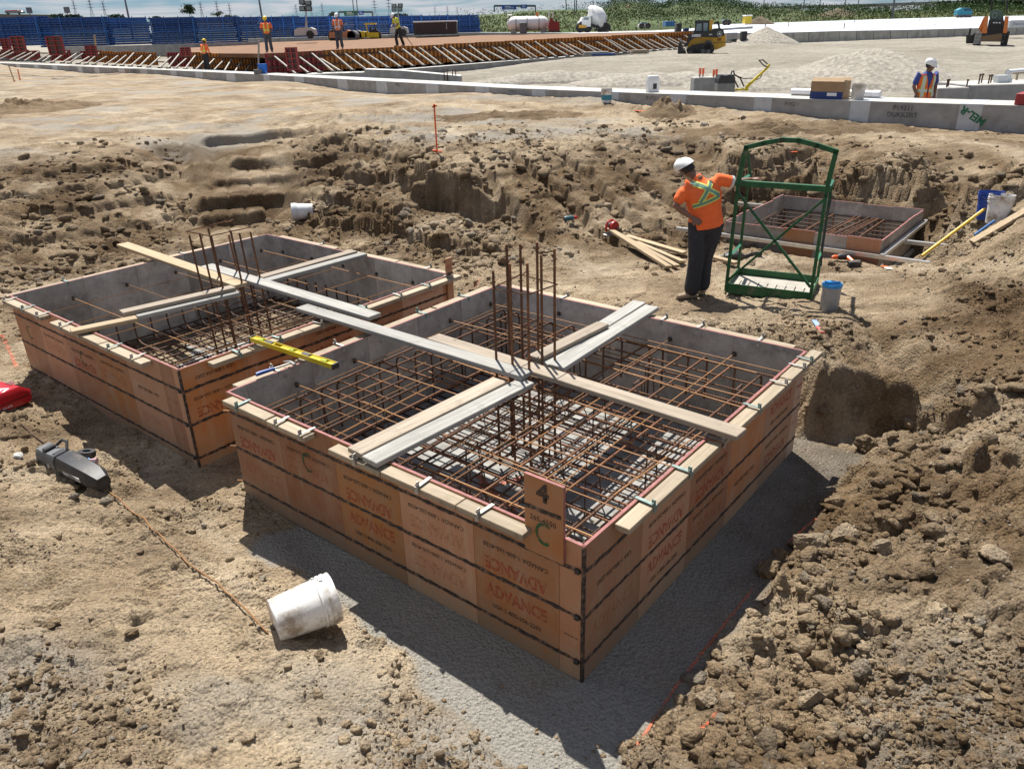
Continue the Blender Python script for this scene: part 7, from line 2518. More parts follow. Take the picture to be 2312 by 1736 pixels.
# -- generic helpers for far machines drawn from side profiles
def side(K, name, pts, y0_, y1_, mat, ref):
    mb = MB(); mb.prism([ref(*p_) for p_ in pts], y0_, y1_)
    return mb.build(name, [mat], K)
def frame_ref(ox, oy, sc, y, o):
    def f(zx, zy):
        q = Q(ox + zx / sc, oy + zy / sc, y) - o
        return (q[0], q[2])
    return f
def wheel(K, c, y, r, mat=TRK, hub=GALV):
    mb = MB(); mb.lathe([(r * .55, -.12), (r * .95, -.13), (r, -.08), (r, .08), (r * .95, .13), (r * .55, .12)], 18, M=Matrix.Translation((c[0], y, c[1])) @ Matrix.Rotation(R(90), 4, 'X')); w = mb.build('wheel', [mat], K, smooth=True)
    mb = MB(); mb.lathe([(.001, .01), (r * .5, .0), (r * .56, -.02)], 14, M=Matrix.Translation((c[0], y - .11, c[1])) @ Matrix.Rotation(R(90), 4, 'X')); mb.build('hub', [hub], w, smooth=True)

# -- rollers
for (xo, mat, lb, cabbed, yy) in ((743, pm('roller_orange', (.45, .19, .09), .5, .1), 'faded orange roller half hidden behind a worker on the deck', False, 78), (799, pm('roller_yellow', (.72, .52, .02), .45, .1), 'yellow roller with open cab before the blue racks', True, 80)):
    o = Q(xo + 28, 87 if not cabbed else 85.5, yy)
    K = thing('roller', lb, 'roller', o)
    f = frame_ref(xo, 52, 3.814 * (1 if cabbed else .98), yy, o)
    side(K, 'engine_hood', [(0, 130), (10, 95), (60, 75), (110, 80), (110, 125), (60, 128)] if cabbed else [(105, 128), (110, 90), (150, 62), (200, 75), (222, 100), (222, 128)], -.1, 1.5, mat, f)
    side(K, 'frame', [(100, 128), (100, 85), (215, 85), (218, 128)] if cabbed else [(0, 130), (5, 80), (105, 75), (105, 128)], -.1, 1.5, mat, f)
    side(K, 'cab_roof', [(90, 5), (180, 2), (180, 14), (90, 16)] if cabbed else [(20, 5), (130, 2), (130, 14), (20, 14)], -.1, 1.4, mat if cabbed else BLKP, f)
    for x in ((100, 116), (172, 196)) if cabbed else ((25, 35), (110, 125)):
        side(K, 'cab_post', [(x[0], 14), (x[0] + 9, 14), (x[1] + 9, 90), (x[1], 90)], -.08, .02, mat if (cabbed and x[0] == 100) else BLKP, f)
    side(K, 'seat', [(128, 90), (128, 40), (142, 38), (150, 90)] if cabbed else [(55, 80), (55, 40), (80, 40), (85, 80)], .3, .9, BLKP, f)
    c = f(25, 110) if cabbed else f(195, 112)
    mb = MB(); mb.lathe([(.001, -.8), (.46, -.8), (.46, .8), (.001, .8)], 20, M=Matrix.Translation((c[0], .7, c[1])) @ Matrix.Rotation(R(90), 4, 'X')); mb.build('drum', [GRY2], K, smooth=True)
    wheel(K, (f(185, 112) if cabbed else f(40, 112)), .1, .55)

# -- dark container
o = Q(935, 80, 78)
K = thing('site_container', 'dark brown steel container before the blue racks', 'container', o)
f = frame_ref(935, 50, 3.814, 78, o)
w, h = f(362, 0)[0], f(0, 10)[1]
mb = MB()
prof = []
nrb = 26
for k in range(nrb):
    x = w * k / nrb
    prof += [(x, 0), (x + w / nrb * .4, 0), (x + w / nrb * .5, .06), (x + w / nrb * .9, .06)]
prof += [(w, 0), (w, 2.4), (0, 2.4)]
n = len(prof)
mb.add([(x, y, 0) for x, y in prof] + [(x, y, h) for x, y in prof], [(j, (j + 1) % n, n + (j + 1) % n, n + j) for j in range(n)])
mb.build('corrugated_side', [pm('container_brown', (.060, .048, .045), .6, .2, 3)], K)
mb = MB(); mb.bbox(-.03, w + .03, -.03, 2.43, h, h + .12, .02); mb.build('roof', [pm('container_roof', (.55, .55, .55), .5)], K)
mb = MB(); mb.box(w * .76, w * .78, -.03, -.01, h * .4, h * .9); mb.build('lock_rod', [GALV], K)

# -- light towers
LAMP = pm('lamp_housing', (.03, .03, .032), .5)
for (bx, by, heads, yy, lb, mast_top) in ((692, 88, [(682, 5), (697, 7), (683, 20), (698, 20)], 72, 'left portable light tower with four lamps before the racks', (690, 8)), (902, 82, [(890, 14), (904, 13), (890, 22), (903, 22)], 84, 'right portable light tower with four lamps behind the lime-vested worker', (898, 14))):
    o = Q(bx, by, yy)
    K = thing('light_tower', lb, 'light tower', o)
    t = Q(*mast_top, yy) - o
    mb = MB(); mb.bar((t[0] * .1, 0, .4), (t[0] * .55, 0, t[2] * .5), .16, .16); mb.build('lower_mast', [GALV], K)
    mb = MB(); mb.bar((t[0] * .55, 0, t[2] * .48), (t[0], 0, t[2]), .10, .10); mb.build('upper_mast', [GALV], K)
    mb = MB(); hx = [Q(*q, yy)[0] - o[0] for q in heads]; mb.bar((min(hx), 0, t[2] - .12), (max(hx), 0, t[2] - .12), .08, .08); mb.build('crossbar', [GALV], K)
    for q in heads:
        p_ = Q(*q, yy) - o
        mb = MB(); mb.bbox(p_[0] - .24, p_[0] + .24, -.22, .1, p_[2] - .22, p_[2] + .2, .05); hd = mb.build('lamp_head', [LAMP], K)
        mb = MB(); mb.box(p_[0] - .17, p_[0] + .17, -.232, -.223, p_[2] - .14, p_[2] + .14); mb.build('lens', [GLASS], hd)
    mb = MB(); loft(mb, [[(x, y, z) for x, y in ((-w, -.4), (w, -.4), (w, .5), (-w, .5))] for z, w in ((.25, .9), (.7, .85), (.85, .5))]); mb.build('generator_trailer', [pm('trailer_pale', (.50, .48, .44), .5, .1)], K)
    wheel(K, (.45, .3), -.4, .32)

# -- white tank with red pump unit
o = Q(1190, 76, 74)
K = thing('tank_trailer', 'white horizontal tank trailer with rails in front of the green berm', 'tank', o)
f = frame_ref(1100, 0, 3.687, 74, o)
x0, x1 = f(160, 0)[0], f(515, 0)[0]
zc = (f(0, 150)[1] + f(0, 268)[1]) / 2; rd = (f(0, 145)[1] - f(0, 270)[1]) / 2
mb = MB(); mb.lathe([(.001, x0 - .02), (rd * .6, x0 + .1), (rd * .95, x0 + .4), (rd, x0 + .7), (rd, x1 - .7), (rd * .95, x1 - .4), (rd * .6, x1 - .1), (.001, x1)], 28, M=Matrix.Translation((0, rd, zc)) @ Matrix.Rotation(R(90), 4, 'Y')); mb.build('tank_shell', [WHITE], K, smooth=True)
for xx in (f(235, 0)[0], f(330, 0)[0], f(430, 0)[0]):
    mb = MB(); mb.tube([(xx, rd + (rd + .02) * math.cos(R(a)), zc + (rd + .02) * math.sin(R(a))) for a in range(0, 360, 20)], .04, 6, closed=True); mb.build('band', [GALV], K)
for (xa, xb) in ((170, 205), (518, 550)):
    mb = MB(); a, b2 = f(xa, 150), f(xb, 105 if xa > 300 else 128)
    mb.tube([(a[0], .6, a[1]), (a[0], .6, b2[1]), (b2[0], .6, b2[1]), (b2[0], .6, a[1])], .05, 6); mb.build('rail', [WHITE], K)
mb = MB(); a = f(270, 250); mb.tube([(a[0], -.1, a[1]), (f(310, 215)[0], -.15, f(310, 215)[1]), (f(350, 240)[0], -.1, f(350, 240)[1])], .09, 8); mb.build('valve_pipe', [GALV], K, smooth=True)
mb = MB(); a = f(300, 230); mb.bbox(a[0] - .3, a[0] + .3, -.5, .1, a[1] - .5, a[1] + .4, .06); mb.build('pump_box', [GRY2], K)
mb = MB(); a = f(418, 105); mb.tube([(a[0], rd, zc + rd - .1), (a[0], rd, a[1])], .12, 8); mb.build('hatch_stack', [ORGP], K)
for xx in (f(215, 0)[0], f(470, 0)[0]):
    mb = MB(); mb.bbox(xx - .25, xx + .25, .2, 2 * rd - .2, 0, zc - rd + .25, .03); mb.build('skid_leg', [GALV], K)
o2 = Q(1252, 73.5, 73)
K = thing('pump_unit', 'dark red engine-driven pump beside the white tank', 'pump', o2)
f = frame_ref(1100, 0, 3.687, 73, o2)
REDP = pm('pump_red', (.24, .02, .02), .5, .25, 4)
side(K, 'engine_block', [(515, 265), (515, 190), (545, 180), (600, 185), (605, 265)], 0, 1.2, REDP, f)
side(K, 'radiator', [(520, 190), (525, 155), (545, 150), (550, 188)], .1, 1.0, REDP, f)
side(K, 'exhaust', [(570, 185), (572, 160), (582, 158), (584, 185)], .4, .6, BLKP, f)
side(K, 'skid', [(505, 270), (505, 262), (612, 260), (612, 270)], -.1, 1.3, BLKP, f)

# -- concrete mixer truck
o = Q(1340, 67.5, 92)
MT = thing('mixer_truck', 'white concrete mixer truck with yellow bumper before the green berm', 'truck', o)
f = frame_ref(1100, 0, 3.687, 92, o)
side(MT, 'hood', [(765, 215), (768, 180), (800, 168), (850, 168), (850, 225), (775, 225)], 0, 2.2, WHITE, f)
side(MT, 'cab', [(785, 170), (795, 145), (820, 140), (862, 140), (862, 225), (790, 225)], -.05, 2.3, WHITE, f)
side(MT, 'cab_window', [(800, 168), (806, 150), (845, 148), (845, 168)], -.07, -.055, GLASS, f)
side(MT, 'grille', [(770, 205), (771, 186), (800, 184), (800, 206)], -.025, -.01, BLKP, f)
side(MT, 'bumper', [(760, 235), (762, 210), (825, 214), (822, 236)], -.12, 2.3, YELP, f)
side(MT, 'chassis', [(850, 232), (850, 205), (1005, 205), (1005, 228)], .3, 1.8, BLKP, f)
a, b2 = f(872, 190), f(968, 120)
dv = Vector((b2[0] - a[0], 0, b2[1] - a[1]))
q = dv.to_track_quat('Z', 'Y').to_matrix().to_4x4()
Ld = dv.length
mb = MB(); mb.lathe([(.35, -.5), (.9, .2), (1.45, Ld * .35), (1.5, Ld * .55), (1.2, Ld * .85), (.65, Ld * 1.15), (.5, Ld * 1.2)], 26, M=Matrix.Translation((a[0], 1.1, a[1])) @ q); dr = mb.build('mixer_drum', [pm('drum_white', (.70, .70, .68), .45, .1, 2, dirt=(.5, .47, .42), dirt_amt=.3)], MT, smooth=True)
side(MT, 'rear_frame', [(965, 205), (972, 145), (995, 140), (1003, 205)], .4, 1.8, GRY2, f)
for zx in (775, 835, 945, 990):
    wheel(MT, f(zx, 233), .1, .5)
# -- small far vehicles and boxes
def boxy(name, label, cat, xa, ya, xb, yb, y, mat, dep_, extra=None):
    o = Q(xa, yb, y); t = Q(xb, ya, y)
    K = thing(name, label, cat, o)
    w, h = t[0] - o[0], t[2] - o[2]
    mb = MB(); mb.bbox(0, w, 0, dep_, 0, h, min(w, h) * .06); mb.build('body', [mat], K)
    if extra: extra(K, w, h)
    return K
def ribs(mat):
    def e(K, w, h):
        for k in range(4):
            x = w * (.12 + .25 * k)
            mb = MB(); mb.box(x, x + w * .03, -.03, -.004, h * .08, h * .92); mb.build('rib', [mat], K)
    return e
boxy('site_container', 'small blue container at the foot of the green berm', 'container', 1503, 48, 1524, 61, 96, pm('container_blue', (.03, .14, .32), .5, .15, 2), 2.0, ribs(BLUE))
boxy('waste_bin', 'tall black bin behind the end of the orange form', 'bin', 1527, 53, 1540, 72, 66, BLKP, .8, ribs(GRY2))
boxy('waste_bin', 'small dark blue bin left of the yellow loader cab', 'bin', 1545, 64, 1556, 72, 66, pm('bin_navy', (.01, .03, .12), .5), .6, ribs(BLKP))
def toilet(K, w, h):
    mb = MB(); mb.box(w * .2, w * .8, -.04, -.004, .05, h * .82); dr_ = mb.build('door', [pm('toilet_door', (.62, .47, .03), .5)], K)
    mb = MB(); mb.box(w * .66, w * .74, -.07, -.042, h * .4, h * .46); mb.build('handle', [BLKP], dr_)
    mb = MB(); mb.bbox(-.05, w + .05, -.05, 1.2, h, h + .12, .04); mb.build('roof', [WHITE], K)
boxy('portable_toilet', 'yellow portable toilet at the edge of the green berm', 'toilet', 1682, 37, 1698, 54, 92, pm('toilet_yellow', (.70, .50, .02), .5), 1.1, toilet)
def utv(K, w, h):
    mb = MB(); mb.prism([(w * .1, h), (w * .2, h * 1.7), (w * .65, h * 1.75), (w * .75, h)], .1, 1.2); mb.build('cab', [GLASS], K)
    for x in (.2, .8):
        wheel(K, (w * x, .1), .0, .3)
boxy('utility_vehicle', 'small white utility vehicle parked before the berm', 'vehicle', 1444, 55, 1468, 62, 92, WHITE, 1.3, utv)
boxy('utility_vehicle', 'small dark buggy behind the yellow loader', 'vehicle', 1634, 48, 1648, 54, 94, GRY2, 1.2, utv)
boxy('leaning_slab', 'grey concrete slab leaning right of the yellow loader', 'panel', 1640, 74, 1666, 93.5, 61, CONC, .3, None)
boxy('waste_bin', 'black upright sheet-sided bin beside the gravel pile', 'bin', 1674, 71, 1688, 94, 59, BLKP, .5, ribs(GRY2))
boxy('waste_bin', 'small open dark bin on the gravel right of the yellow loader', 'bin', 1652, 88, 1664, 96, 58, BLKP, .4, ribs(GRY2))
for k, (xa, ya, xb, yb, lb, mt) in enumerate(((1314, 116, 1380, 126, 'low stack of grey boards on the gravel before the orange form', GREYWOOD), (1425, 112, 1466, 123, 'small bundle of timber offcuts on the gravel', PINKWOOD))):
    o = Q(xa, yb, 47); t = Q(xb, ya, 47)
    K = thing('timber_stack', lb, 'timber', o)
    w, h = t[0] - o[0], t[2] - o[2]
    for j in range(3):
        for i in range(3):
            mb = MB(); mb.bbox(random.uniform(0, .15), w - random.uniform(0, .2), i * .25, i * .25 + .2, h * j / 3, h * (j + 1) / 3 - .015, .008); mb.build('board', [mt], K)
o = Q(1336, 127, 46.5)
K = thing('blue_beams', 'dark blue beam lying before the stack of grey boards', 'beam', o)
mb = MB(); mb.bbox(0, 1.3, 0, .12, 0, .12, .01); mb.build('beam', [BLUE], K)
# teal machine far right
o = Q(2160, 40.5, 176)
K = thing('pump_trailer', 'teal machine housing on the white-covered slab at the right', 'machine', o)
f = frame_ref(2050, 0, 8.44, 176, o)
side(K, 'housing', [(940, 300), (955, 200), (1040, 155), (1190, 160), (1230, 220), (1220, 290)], 0, 1.5, pm('teal', (.02, .20, .27), .45, .15, 2), f)
side(K, 'dark_panel', [(1070, 215), (1075, 170), (1190, 168), (1210, 215)], -.03, -.005, pm('teal_dark', (.01, .06, .10), .5), f)
for zx in (965, 1040, 1120, 1190):
    wheel(K, f(zx, 312), .2, .42, pm('wheel_dull', (.16, .12, .11), .8))
# wrapped white stack at far right
boxy('wrapped_pallet', 'white wrapped pallet behind the orange loader at the right edge', 'pallet', 2278, 45, 2330, 64, 70, pm('wrap_pale', (.55, .58, .62), .4, .1, 2), 2.0, lambda K, w, h: link('lettering', text_mesh('Dupont', .3, INK, .004), K, (w * .4, -.01, h * .5), (R(90), 0, 0)))

# ================================================================ berm, brush, trees
LEAF = None
def leaf_material(name, cols, trans=.25):
    mt, nt, b = nodes(name)
    L = nt.links
    g = nn(nt, 'NewGeometry')
    c = ramp(nt, g.outputs['Random Per Island'], [(i / (len(cols) - 1), c_) for i, c_ in enumerate(cols)])
    L.new(c, b.inputs['Base Color'])
    b.inputs['Roughness'].default_value = .7
    b.inputs['Specular IOR Level'].default_value = .2
    return mt
BRUSH = leaf_material('brush_leaves', [(.035, .066, .016), (.045, .085, .02), (.06, .10, .028), (.075, .11, .035), (.045, .08, .02)])
DRYG = leaf_material('dry_grass', [(.16, .17, .06), (.22, .21, .09), (.12, .15, .045), (.27, .24, .12)])
TREE = leaf_material('tree_leaves', [(.012, .028, .010), (.022, .045, .015), (.035, .06, .02)])
HILL = pm('berm_grass', (.055, .085, .022), .95, .35, .25, .3)

def leaf_cloud(name, pts, size, mat, seed, parent=None, up=.4, **props):
    """small leaf-like faces at the given points"""
    r_ = np.random.default_rng(seed)
    n = len(pts)
    d1 = r_.normal(size=(n, 3)); d1[:, 2] += up * 2; d1 /= np.linalg.norm(d1, axis=1)[:, None]
    d2 = np.cross(d1, r_.normal(size=(n, 3))); d2 /= np.linalg.norm(d2, axis=1)[:, None] + 1e-6
    s = size * (.5 + r_.random(n))[:, None]
    V = np.stack([pts - d2 * s * .35, pts + d2 * s * .35, pts + d1 * s + d2 * s * .15, pts + d1 * s * 1.1 - d2 * s * .15], 1).reshape(-1, 3).astype(np.float32)
    F = np.arange(4 * n, dtype=np.int32)
    me = bpy.data.meshes.new(name)
    me.vertices.add(4 * n); me.vertices.foreach_set('co', V.ravel())
    me.loops.add(4 * n); me.loops.foreach_set('vertex_index', F)
    me.polygons.add(n); me.polygons.foreach_set('loop_start', np.arange(0, 4 * n, 4, dtype=np.int32)); me.polygons.foreach_set('loop_total', np.full(n, 4, np.int32))
    me.materials.append(mat); me.update()
    return link(name, me, parent, **props)

# berm skyline as seen (px, py) at a given depth; the berm falls towards the site
sky1 = [(1040, 34), (1075, 33), (1120, 31), (1180, 24), (1260, 21), (1330, 20), (1370, 16), (1395, 6), (1430, 3), (1460, 9), (1490, 17), (1530, 6), (1565, 2), (1600, 1), (1640, 5), (1680, 15), (1720, 20), (1760, 18), (1820, 22), (1880, 26), (1940, 21), (2000, 24), (2060, 22), (2110, 18), (2180, 20), (2260, 22), (2340, 20)]
def berm(name, sky, yb, base_y, base_py, mat):
    n = 160
    px = np.linspace(sky[0][0], sky[-1][0], n)
    top = np.interp(px, [q[0] for q in sky], [q[1] for q in sky])
    vs_, fs_ = [], []
    rows = 14
    for i in range(n):
        T_ = Q(px[i], top[i] + 1.5, yb); B_ = Q(px[i], float(np.interp(px[i], [q[0] for q in base_py], [q[1] for q in base_py])), base_y)
        for j in range(rows):
            t = j / (rows - 1)
            e_ = t * t * (3 - 2 * t)
            p_ = B_ + (T_ - B_) * t
            p_[2] = B_[2] + (T_[2] - B_[2]) * (e_ * .8 + t * .2)
            nz = float(fbm(np.array([p_[0] * .12]), np.array([p_[1] * .12]), 7, 3)[0])
            vs_.append((p_[0], p_[1], p_[2] + nz * .7 * t * (1 - t) * 2 - (4 if j == 0 else 0)))
        vs_.append((T_[0], T_[1] + 60, T_[2] - 8))
    r2 = rows + 1
    for i in range(n - 1):
        for j in range(rows):
            fs_.append((i * r2 + j, (i + 1) * r2 + j, (i + 1) * r2 + j + 1, i * r2 + j + 1))
    o = link(name, new_mesh(name, vs_, fs_, [mat], None, True), kind='structure')
    return np.array(vs_).reshape(n, r2, 3)[:, :rows]
bp_ = [(1040, 80), (1100, 77), (1180, 75), (1300, 66), (1420, 62), (1500, 60), (1600, 57), (1700, 54), (1850, 48), (2000, 43.5), (2160, 39), (2340, 36)]
grid = berm('grass_berm', sky1, 250, 196, bp_, HILL)
r_ = np.random.default_rng(4)
def on_grid(n, t0, t1, pxmask):
    i = r_.random(n) * (grid.shape[0] - 1.01); j = (t0 + (t1 - t0) * r_.random(n)) * (grid.shape[1] - 1.01)
    w = pxmask(i / (grid.shape[0] - 1) * 1300 + 1040)
    keep = r_.random(n) < w
    i, j = i[keep], j[keep]
    a, b_ = i.astype(int), j.astype(int)
    u, v = (i - a)[:, None], (j - b_)[:, None]
    return (grid[a, b_] * (1 - u) + grid[a + 1, b_] * u) * (1 - v) + (grid[a, b_ + 1] * (1 - u) + grid[a + 1, b_ + 1] * u) * v
pts = on_grid(62000, .30, 1.0, lambda x: np.clip((x - 1330) / 60, .12, 1) * np.where(x > 1700, .55, 1))
cl_ = fbm(pts[:, 0] * .10, pts[:, 1] * .10, 5, 3)
pts = pts[cl_ > -.18]
pts[:, 2] += r_.random(len(pts)) * 1.3 * (1 + 1.5 * np.clip(fbm(pts[:, 0] * .10, pts[:, 1] * .10, 5, 3), 0, 1))
pts[:, 2] += 2.6 * np.clip(fbm(pts[:, 0] * .055, pts[:, 1] * .055, 15, 3), 0, 1) * r_.random(len(pts))
leaf_cloud('brush', pts, .26, BRUSH, 3, kind='stuff')
pts = on_grid(22000, .02, .75, lambda x: np.where(x < 1420, 1, .35) * np.where(x > 1700, 2, 1))
leaf_cloud('dry_grass', pts, .35, DRYG, 6, kind='stuff')
# bare spoil heaps on the berm
for (px, py, yy, w, h, lb) in ((1420, 38, 232, 6, 5, 'dark bare spoil heap on the green berm above the utility vehicle'), (1890, 34, 222, 8, 2.2, 'low brown spoil heap on the berm at the right'), (1715, 50, 150, 3, 1.4, 'small brown earth heap right of the portable toilet')):
    g = Q(px, py, yy)
    n = 26
    vs_, fs_ = [], []
    for j in range(9):
        r = j / 8
        for k in range(n):
            a = 2 * math.pi * k / n
            x, y = g[0] + w * r * math.cos(a), g[1] + w * .6 * r * math.sin(a)
            vs_.append((x, y, g[2] - h * .4 + h * (1 - r ** 1.3) + .25 * h * float(vnoise(np.array([x * .6]), np.array([y * .6 + j]), 9)[0]) * (1 - r)))
    for j in range(8):
        for k in range(n):
            fs_.append((j * n + k, j * n + (k + 1) % n, (j + 1) * n + (k + 1) % n, (j + 1) * n + k))
    link('spoil_heap', new_mesh('spoil_heap', vs_, fs_, [pm('spoil', (.13, .10, .06), .95, .4, .8, .6)], None, True), label=lb, category='earth heap')

def tree(label, px, py_base, py_top, yy, wpx, seed, n=420, bush=False):
    b0, t0 = Q(px, py_base, yy), Q(px, py_top, yy)
    w = wpx * yy / 1740
    h = t0[2] - b0[2]
    K = thing('bush' if bush else 'tree', label, 'bush' if bush else 'tree', b0)
    rr = np.random.default_rng(seed)
    mb = MB(); mb.tube([(0, 0, 0), (w * .03, 0, h * .4), (-w * .02, 0, h * .8)], [h * .03, h * .022, h * .01], 7); tk = mb.build('trunk', [pm('bark', (.09, .07, .055), .9)], K)
    for k in range(4):
        a = k * 1.7
        mb = MB(); mb.tube([(0, 0, h * (.3 + .12 * k)), (w * .3 * math.cos(a), w * .3 * math.sin(a), h * (.45 + .12 * k))], [h * .014, h * .006], 5); mb.build('limb', [pm('bark', (.09, .07, .055))], tk)
    nc = 9
    cs = np.stack([rr.normal(size=nc) * w * .22, rr.normal(size=nc) * w * .22, h * (.38 + .5 * rr.random(nc))], 1) if not bush else np.stack([(rr.random(nc) - .5) * w * .8, rr.normal(size=nc) * w * .15, h * (.15 + .5 * rr.random(nc))], 1)
    i = rr.integers(0, nc, n)
    P_ = cs[i] + rr.normal(size=(n, 3)) * np.array([w * .13, w * .13, h * .09])
    P_[:, 2] = np.clip(P_[:, 2], h * .06, h * 1.0)
    leaf_cloud('crown', P_, w * .10, TREE, seed, K, .1)
    return K
tree('tall dark tree standing above the blue racks', 429, 42, 11, 260, 27, 1, 700)
tree('small round tree right of the tall one above the racks', 493, 42, 27, 300, 18, 2, 400)
tree('low dark bush line behind the racks at the left', 265, 44, 33, 300, 34, 3, 500, True)
tree('low bush above the racks at the far left over the road bank', 150, 46, 32, 250, 44, 4, 500, True)
tree('pair of small bushes right of the small round tree', 522, 42, 34, 320, 20, 5, 350, True)
tree('low bush above the racks between the poles', 353, 42, 36, 300, 16, 6, 300, True)
tree('small bare-topped tree beside the green road sign', 752, 40, 28, 320, 18, 7, 400)
tree('dark bush behind the right light tower', 903, 38, 31, 300, 26, 8, 400, True)
for k, (px, w, yt, lb) in enumerate(((2150, 60, 4, 'dark tree in the far tree line left of the orange loader'), (2200, 60, 2, 'dark tree in the far tree line above the teal machine'), (2255, 60, 3, 'dark tree in the far tree line right of the loader masts'), (2305, 70, 1, 'dark tree in the far tree line at the right edge'))):
    tree(lb, px, 26, yt - 8, 330, w, 20 + k, 700, True)

# ================================================================ roads, poles, pylons, signs far away
ROADG = pm('viaduct_grey', (.16, .165, .175), .8, .2, .1)
def far_band(name, label, pts, yy, mat, cat):
    K = thing(name, label, cat, Q(pts[0][0], pts[0][2], yy))
    o = Vector(K.location)
    vs_ = []
    for (px, pt, pb) in pts:
        a, b2 = Vector(Q(px, pt, yy)) - o, Vector(Q(px, pb, yy)) - o
        vs_ += [b2, a, a + Vector((0, 12, 0)), b2 + Vector((0, 12, 0))]
    fs_ = []
    for k in range(len(pts) - 1):
        for j in range(4):
            fs_.append((4 * k + j, 4 * k + (j + 1) % 4, 4 * k + 4 + (j + 1) % 4, 4 * k + 4 + j))
    me = new_mesh(name, vs_, fs_, [mat])
    bm = bmesh.new(); bm.from_mesh(me); bmesh.ops.recalc_face_normals(bm, faces=bm.faces); bm.to_mesh(me); bm.free()
    link('roadway', me, K)
    return K
far_band('road_bank', 'dark elevated road bank behind the racks at the left edge', [(-60, 31, 62), (20, 33, 62), (110, 34, 62), (180, 39, 62), (260, 42, 62)], 330, pm('bank_dark', (.11, .10, .085), .9, .2, .1), 'road bank')
K = far_band('viaduct', 'long grey viaduct rising to the right behind the berm', [(1740, 16, 22), (1860, 12.5, 18.5), (1980, 9, 15), (2120, 4, 10), (2330, -3, 3)], 420, ROADG, 'bridge')
for px in (1800, 1900, 2000, 2090):
    a, b2 = Q(px, 30, 425), Q(px, 12, 425)
    mb = MB(); q = Vector(a) - Vector(K.location); mb.bar(q, q + Vector((0, 0, b2[2] - a[2])), 2.2, 2.2); mb.build('pier', [ROADG], K)
# bus on the bank
o = Q(10, 33.5, 325)
K = thing('bus', 'red-topped bus on the elevated road at the left edge', 'bus', o)
w = Q(52, 33, 325)[0] - o[0]; h = Q(10, 24, 325)[2] - o[2]
mb = MB(); mb.bbox(0, w, 0, 2.5, .3, h * .75, .3); mb.build('body', [pm('bus_grey', (.18, .18, .2), .4)], K)
mb = MB(); mb.bbox(.2, w * .8, .1, 2.4, h * .75, h, .2); mb.build('roof', [pm('bus_red', (.35, .05, .05), .5)], K)
for k in range(6):
    mb = MB(); mb.box(w * (.06 + .15 * k), w * (.17 + .15 * k), -.05, -.01, h * .42, h * .66); mb.build('window', [GLASS], K)
for x in (.2, .8):
    wheel(K, (w * x, .35), .1, .5)
# pylons
PY_M = pm('pylon_steel', (.24, .26, .29), .6, .1)
def pylon_mesh():
    mb = MB()
    for sx in (-1, 1):
        for sy in (-1, 1):
            mb.bar((sx * 4, sy * 4, 0), (sx * 1.1, sy * 1.1, 26), .5, .5); mb.bar((sx * 1.1, sy * 1.1, 26), (sx * .9, sy * .9, 42), .45, .45)
    for k in range(6):
        z0, z1 = k * 7.0, k * 7 + 7
        r0 = 4 - 2.9 * min(1, z0 / 26); r1 = 4 - 2.9 * min(1, z1 / 26)
        for sx in (-1, 1):
            mb.bar((sx * r0, -r0, z0), (-sx * r1, -r1, z1), .3, .3)
    return mb.mesh('lattice', [PY_M])
def arm_mesh(w):
    mb = MB()
    mb.prism([(-w, .9), (-w * .5, .4), (0, 0), (w * .5, .4), (w, .9), (w, 1.2), (0, 1.4), (-w, 1.2)], -.35, .35)
    return mb.mesh('arm', [PY_M])
def horn_mesh():
    mb = MB(); mb.prism([(-.6, 0), (.6, 0), (4.6, 6.0), (4.2, 6.4), (0, 1.6), (-4.2, 6.4), (-4.6, 6.0)], -.3, .3)
    return mb.mesh('horns', [PY_M])
pl, am, hn = pylon_mesh(), (arm_mesh(7.5), arm_mesh(9.5)), horn_mesh()
pyl = [(173, 34, 8), (210, 36, 4), (240, 39, 10), (458, 39, 11), (494, 38, 10), (522, 38, 14), (671, 37, 16), (705, 37, 15), (730, 37, 14), (848, 35, 5), (880, 35, 2), (983, 35, 20), (1011, 35, 19), (1033, 35, 21)]
_pn = ['leftmost pylon behind the road bank', 'tallest of the three pylons at the left', 'third pylon from the left, right of the tallest', 'pylon just right of the tall dark tree', 'pylon above the small round tree', 'pylon right of the small round tree', 'faint pylon left of the left light tower', 'faint pylon right of the left light tower', 'faint pylon left of the green road sign', 'tall pylon right of the green road sign', 'tallest pylon left of the right light tower', 'faint pylon above the dark container', 'thin pylon, left of a pair at the end of the racks', 'last faint pylon before the berm']
for (px, pb, pt), lb in zip(pyl, _pn):
    hpx = pb + 6 - pt
    yy = 48 * 1740 / hpx
    o = Q(px, pb + 6, yy)
    K = thing('pylon', 'steel ' + lb if not lb.startswith('faint') else lb, 'pylon', o, (0, 0, R(8)), group='line of electricity pylons')
    link('lattice', pl, K)
    for z, a_ in ((24, am[1]), (31, am[1]), (38, am[0])):
        link('arm', a_, K, (0, 0, z))
    link('horns', hn, K, (0, 0, 42))
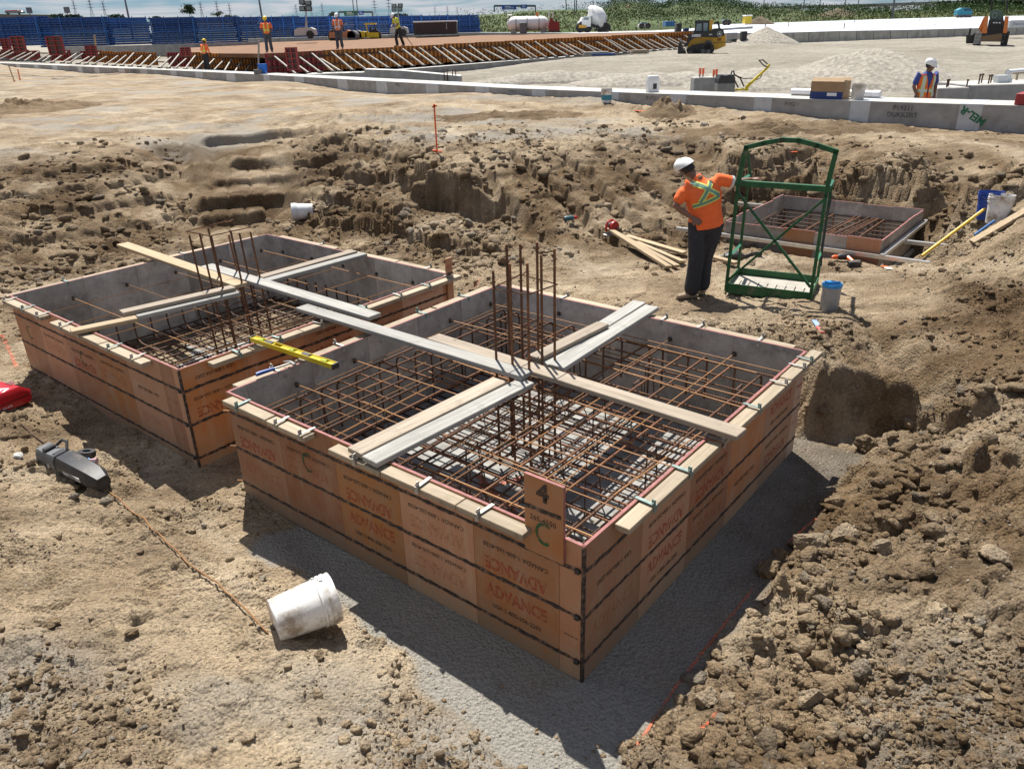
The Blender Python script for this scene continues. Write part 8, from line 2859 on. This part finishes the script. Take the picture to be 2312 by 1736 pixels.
# lamp posts
POLE = pm('pole_steel', (.10, .11, .13), .5, .1)
for (xa, ya, xb, yb, yy, lb) in ((291, 42, 279, -14, 130, 'dark light pole rising from the racks at the left'), (592, 40, 582, -14, 130, 'dark light pole rising from the racks behind the yellow-helmeted worker'), (799, 28, 795, -10, 200, 'thin pole left of a pair behind the green sign'), (808, 38, 804, -10, 180, 'thin pole right of a pair behind the green sign'),
                                 (1279, 22, 1277, -10, 250, 'thin pole above the berm left of the mixer truck'), (1298, 20, 1297, -12, 230, 'left pole of a close pair above the berm'), (1302, 20, 1301, -12, 236, 'right pole of a close pair above the berm'), (1340, 20, 1339, 2, 300, 'short pole above the mixer drum'), (1462, 12, 1461, -10, 260, 'pole between the two green humps of the berm'),
                                 (1724, 18, 1726, -6, 300, 'pole left of the viaduct'), (1815, 16, 1817, -6, 380, 'first pole along the viaduct'), (1851, 14, 1853, -6, 380, 'second pole along the viaduct'), (1908, 12, 1910, -6, 380, 'third pole along the viaduct'), (1938, 10, 1940, -6, 380, 'fourth pole along the viaduct'), (2018, 22, 2020, -12, 200, 'dark pole in front of the viaduct'), (67, 31, 65, 20, 330, 'short sign post on the road bank beside the bus'), (152, 32, 150, 19, 320, 'short sign post on the road bank left of the pylons')):
    a, b2 = Q(xa, yb if False else ya, yy), Q(xb, yb, yy)
    K = thing('light_pole', lb, 'pole', a)
    d = Vector(b2) - Vector(a)
    rw = 1.2 * yy / 1740 * (1.6 if xa in (291, 592, 2018) else .8)
    mb = MB(); mb.tube([(0, 0, -3), (d.x * .5, 0, d.z * .5), (d.x, 0, d.z)], [rw * 1.2, rw, rw * .8], 8); mb.build('shaft', [POLE], K)
    if xa in (67, 152):
        mb = MB(); mb.bbox(d.x - 1.1, d.x + 1.1, -.2, .1, d.z - 1.7, d.z + .4, .1); mb.build('sign_back', [POLE], K)
# gantry signs
def gantry(label, panels, xa, xb, yb, yt, yy):
    o = Q(xa, yb, yy)
    K = thing('road_sign', label, 'road sign', o)
    f = lambda px, py: Vector(Q(px, py, yy)) - Vector(o)
    for px in (xa, xb):
        mb = MB(); mb.bar(f(px, yb + 4), f(px, yt), .35, .35); mb.build('post', [POLE], K)
    for dz in (0, 2.2):
        mb = MB(); mb.bar(f(xa, yt + dz), f(xb, yt + dz), .25, .25); mb.build('truss_chord', [POLE], K)
    for (x0, y0_, x1, y1, mt) in panels:
        a, b2 = f(x0, y1), f(x1, y0_)
        mb = MB(); mb.box(a.x, b2.x, -.5, -.3, a.z, b2.z); pn_ = mb.build('sign_panel', [mt], K)
        for k in range(2):
            mb = MB(); z = a.z + (b2.z - a.z) * (.3 + .35 * k); mb.box(a.x + (b2.x - a.x) * .2, a.x + (b2.x - a.x) * (.8 - .2 * k), -.53, -.51, z, z + (b2.z - a.z) * .12); mb.build('text_bar', [WHT], pn_)
SG, SB = pm('sign_green', (.02, .12, .07), .5), pm('sign_blue', (.02, .09, .36), .5)
gantry('green and small blue overhead road sign above the racks', [(778, 25, 806, 37, SG), (811, 25, 821, 35, SB)], 765, 841, 38, 27, 240)
gantry('pair of blue overhead road signs above the berm', [(1133, 12, 1166, 23, SB), (1176, 11, 1190, 20, SB)], 1116, 1209, 24, 13, 240)
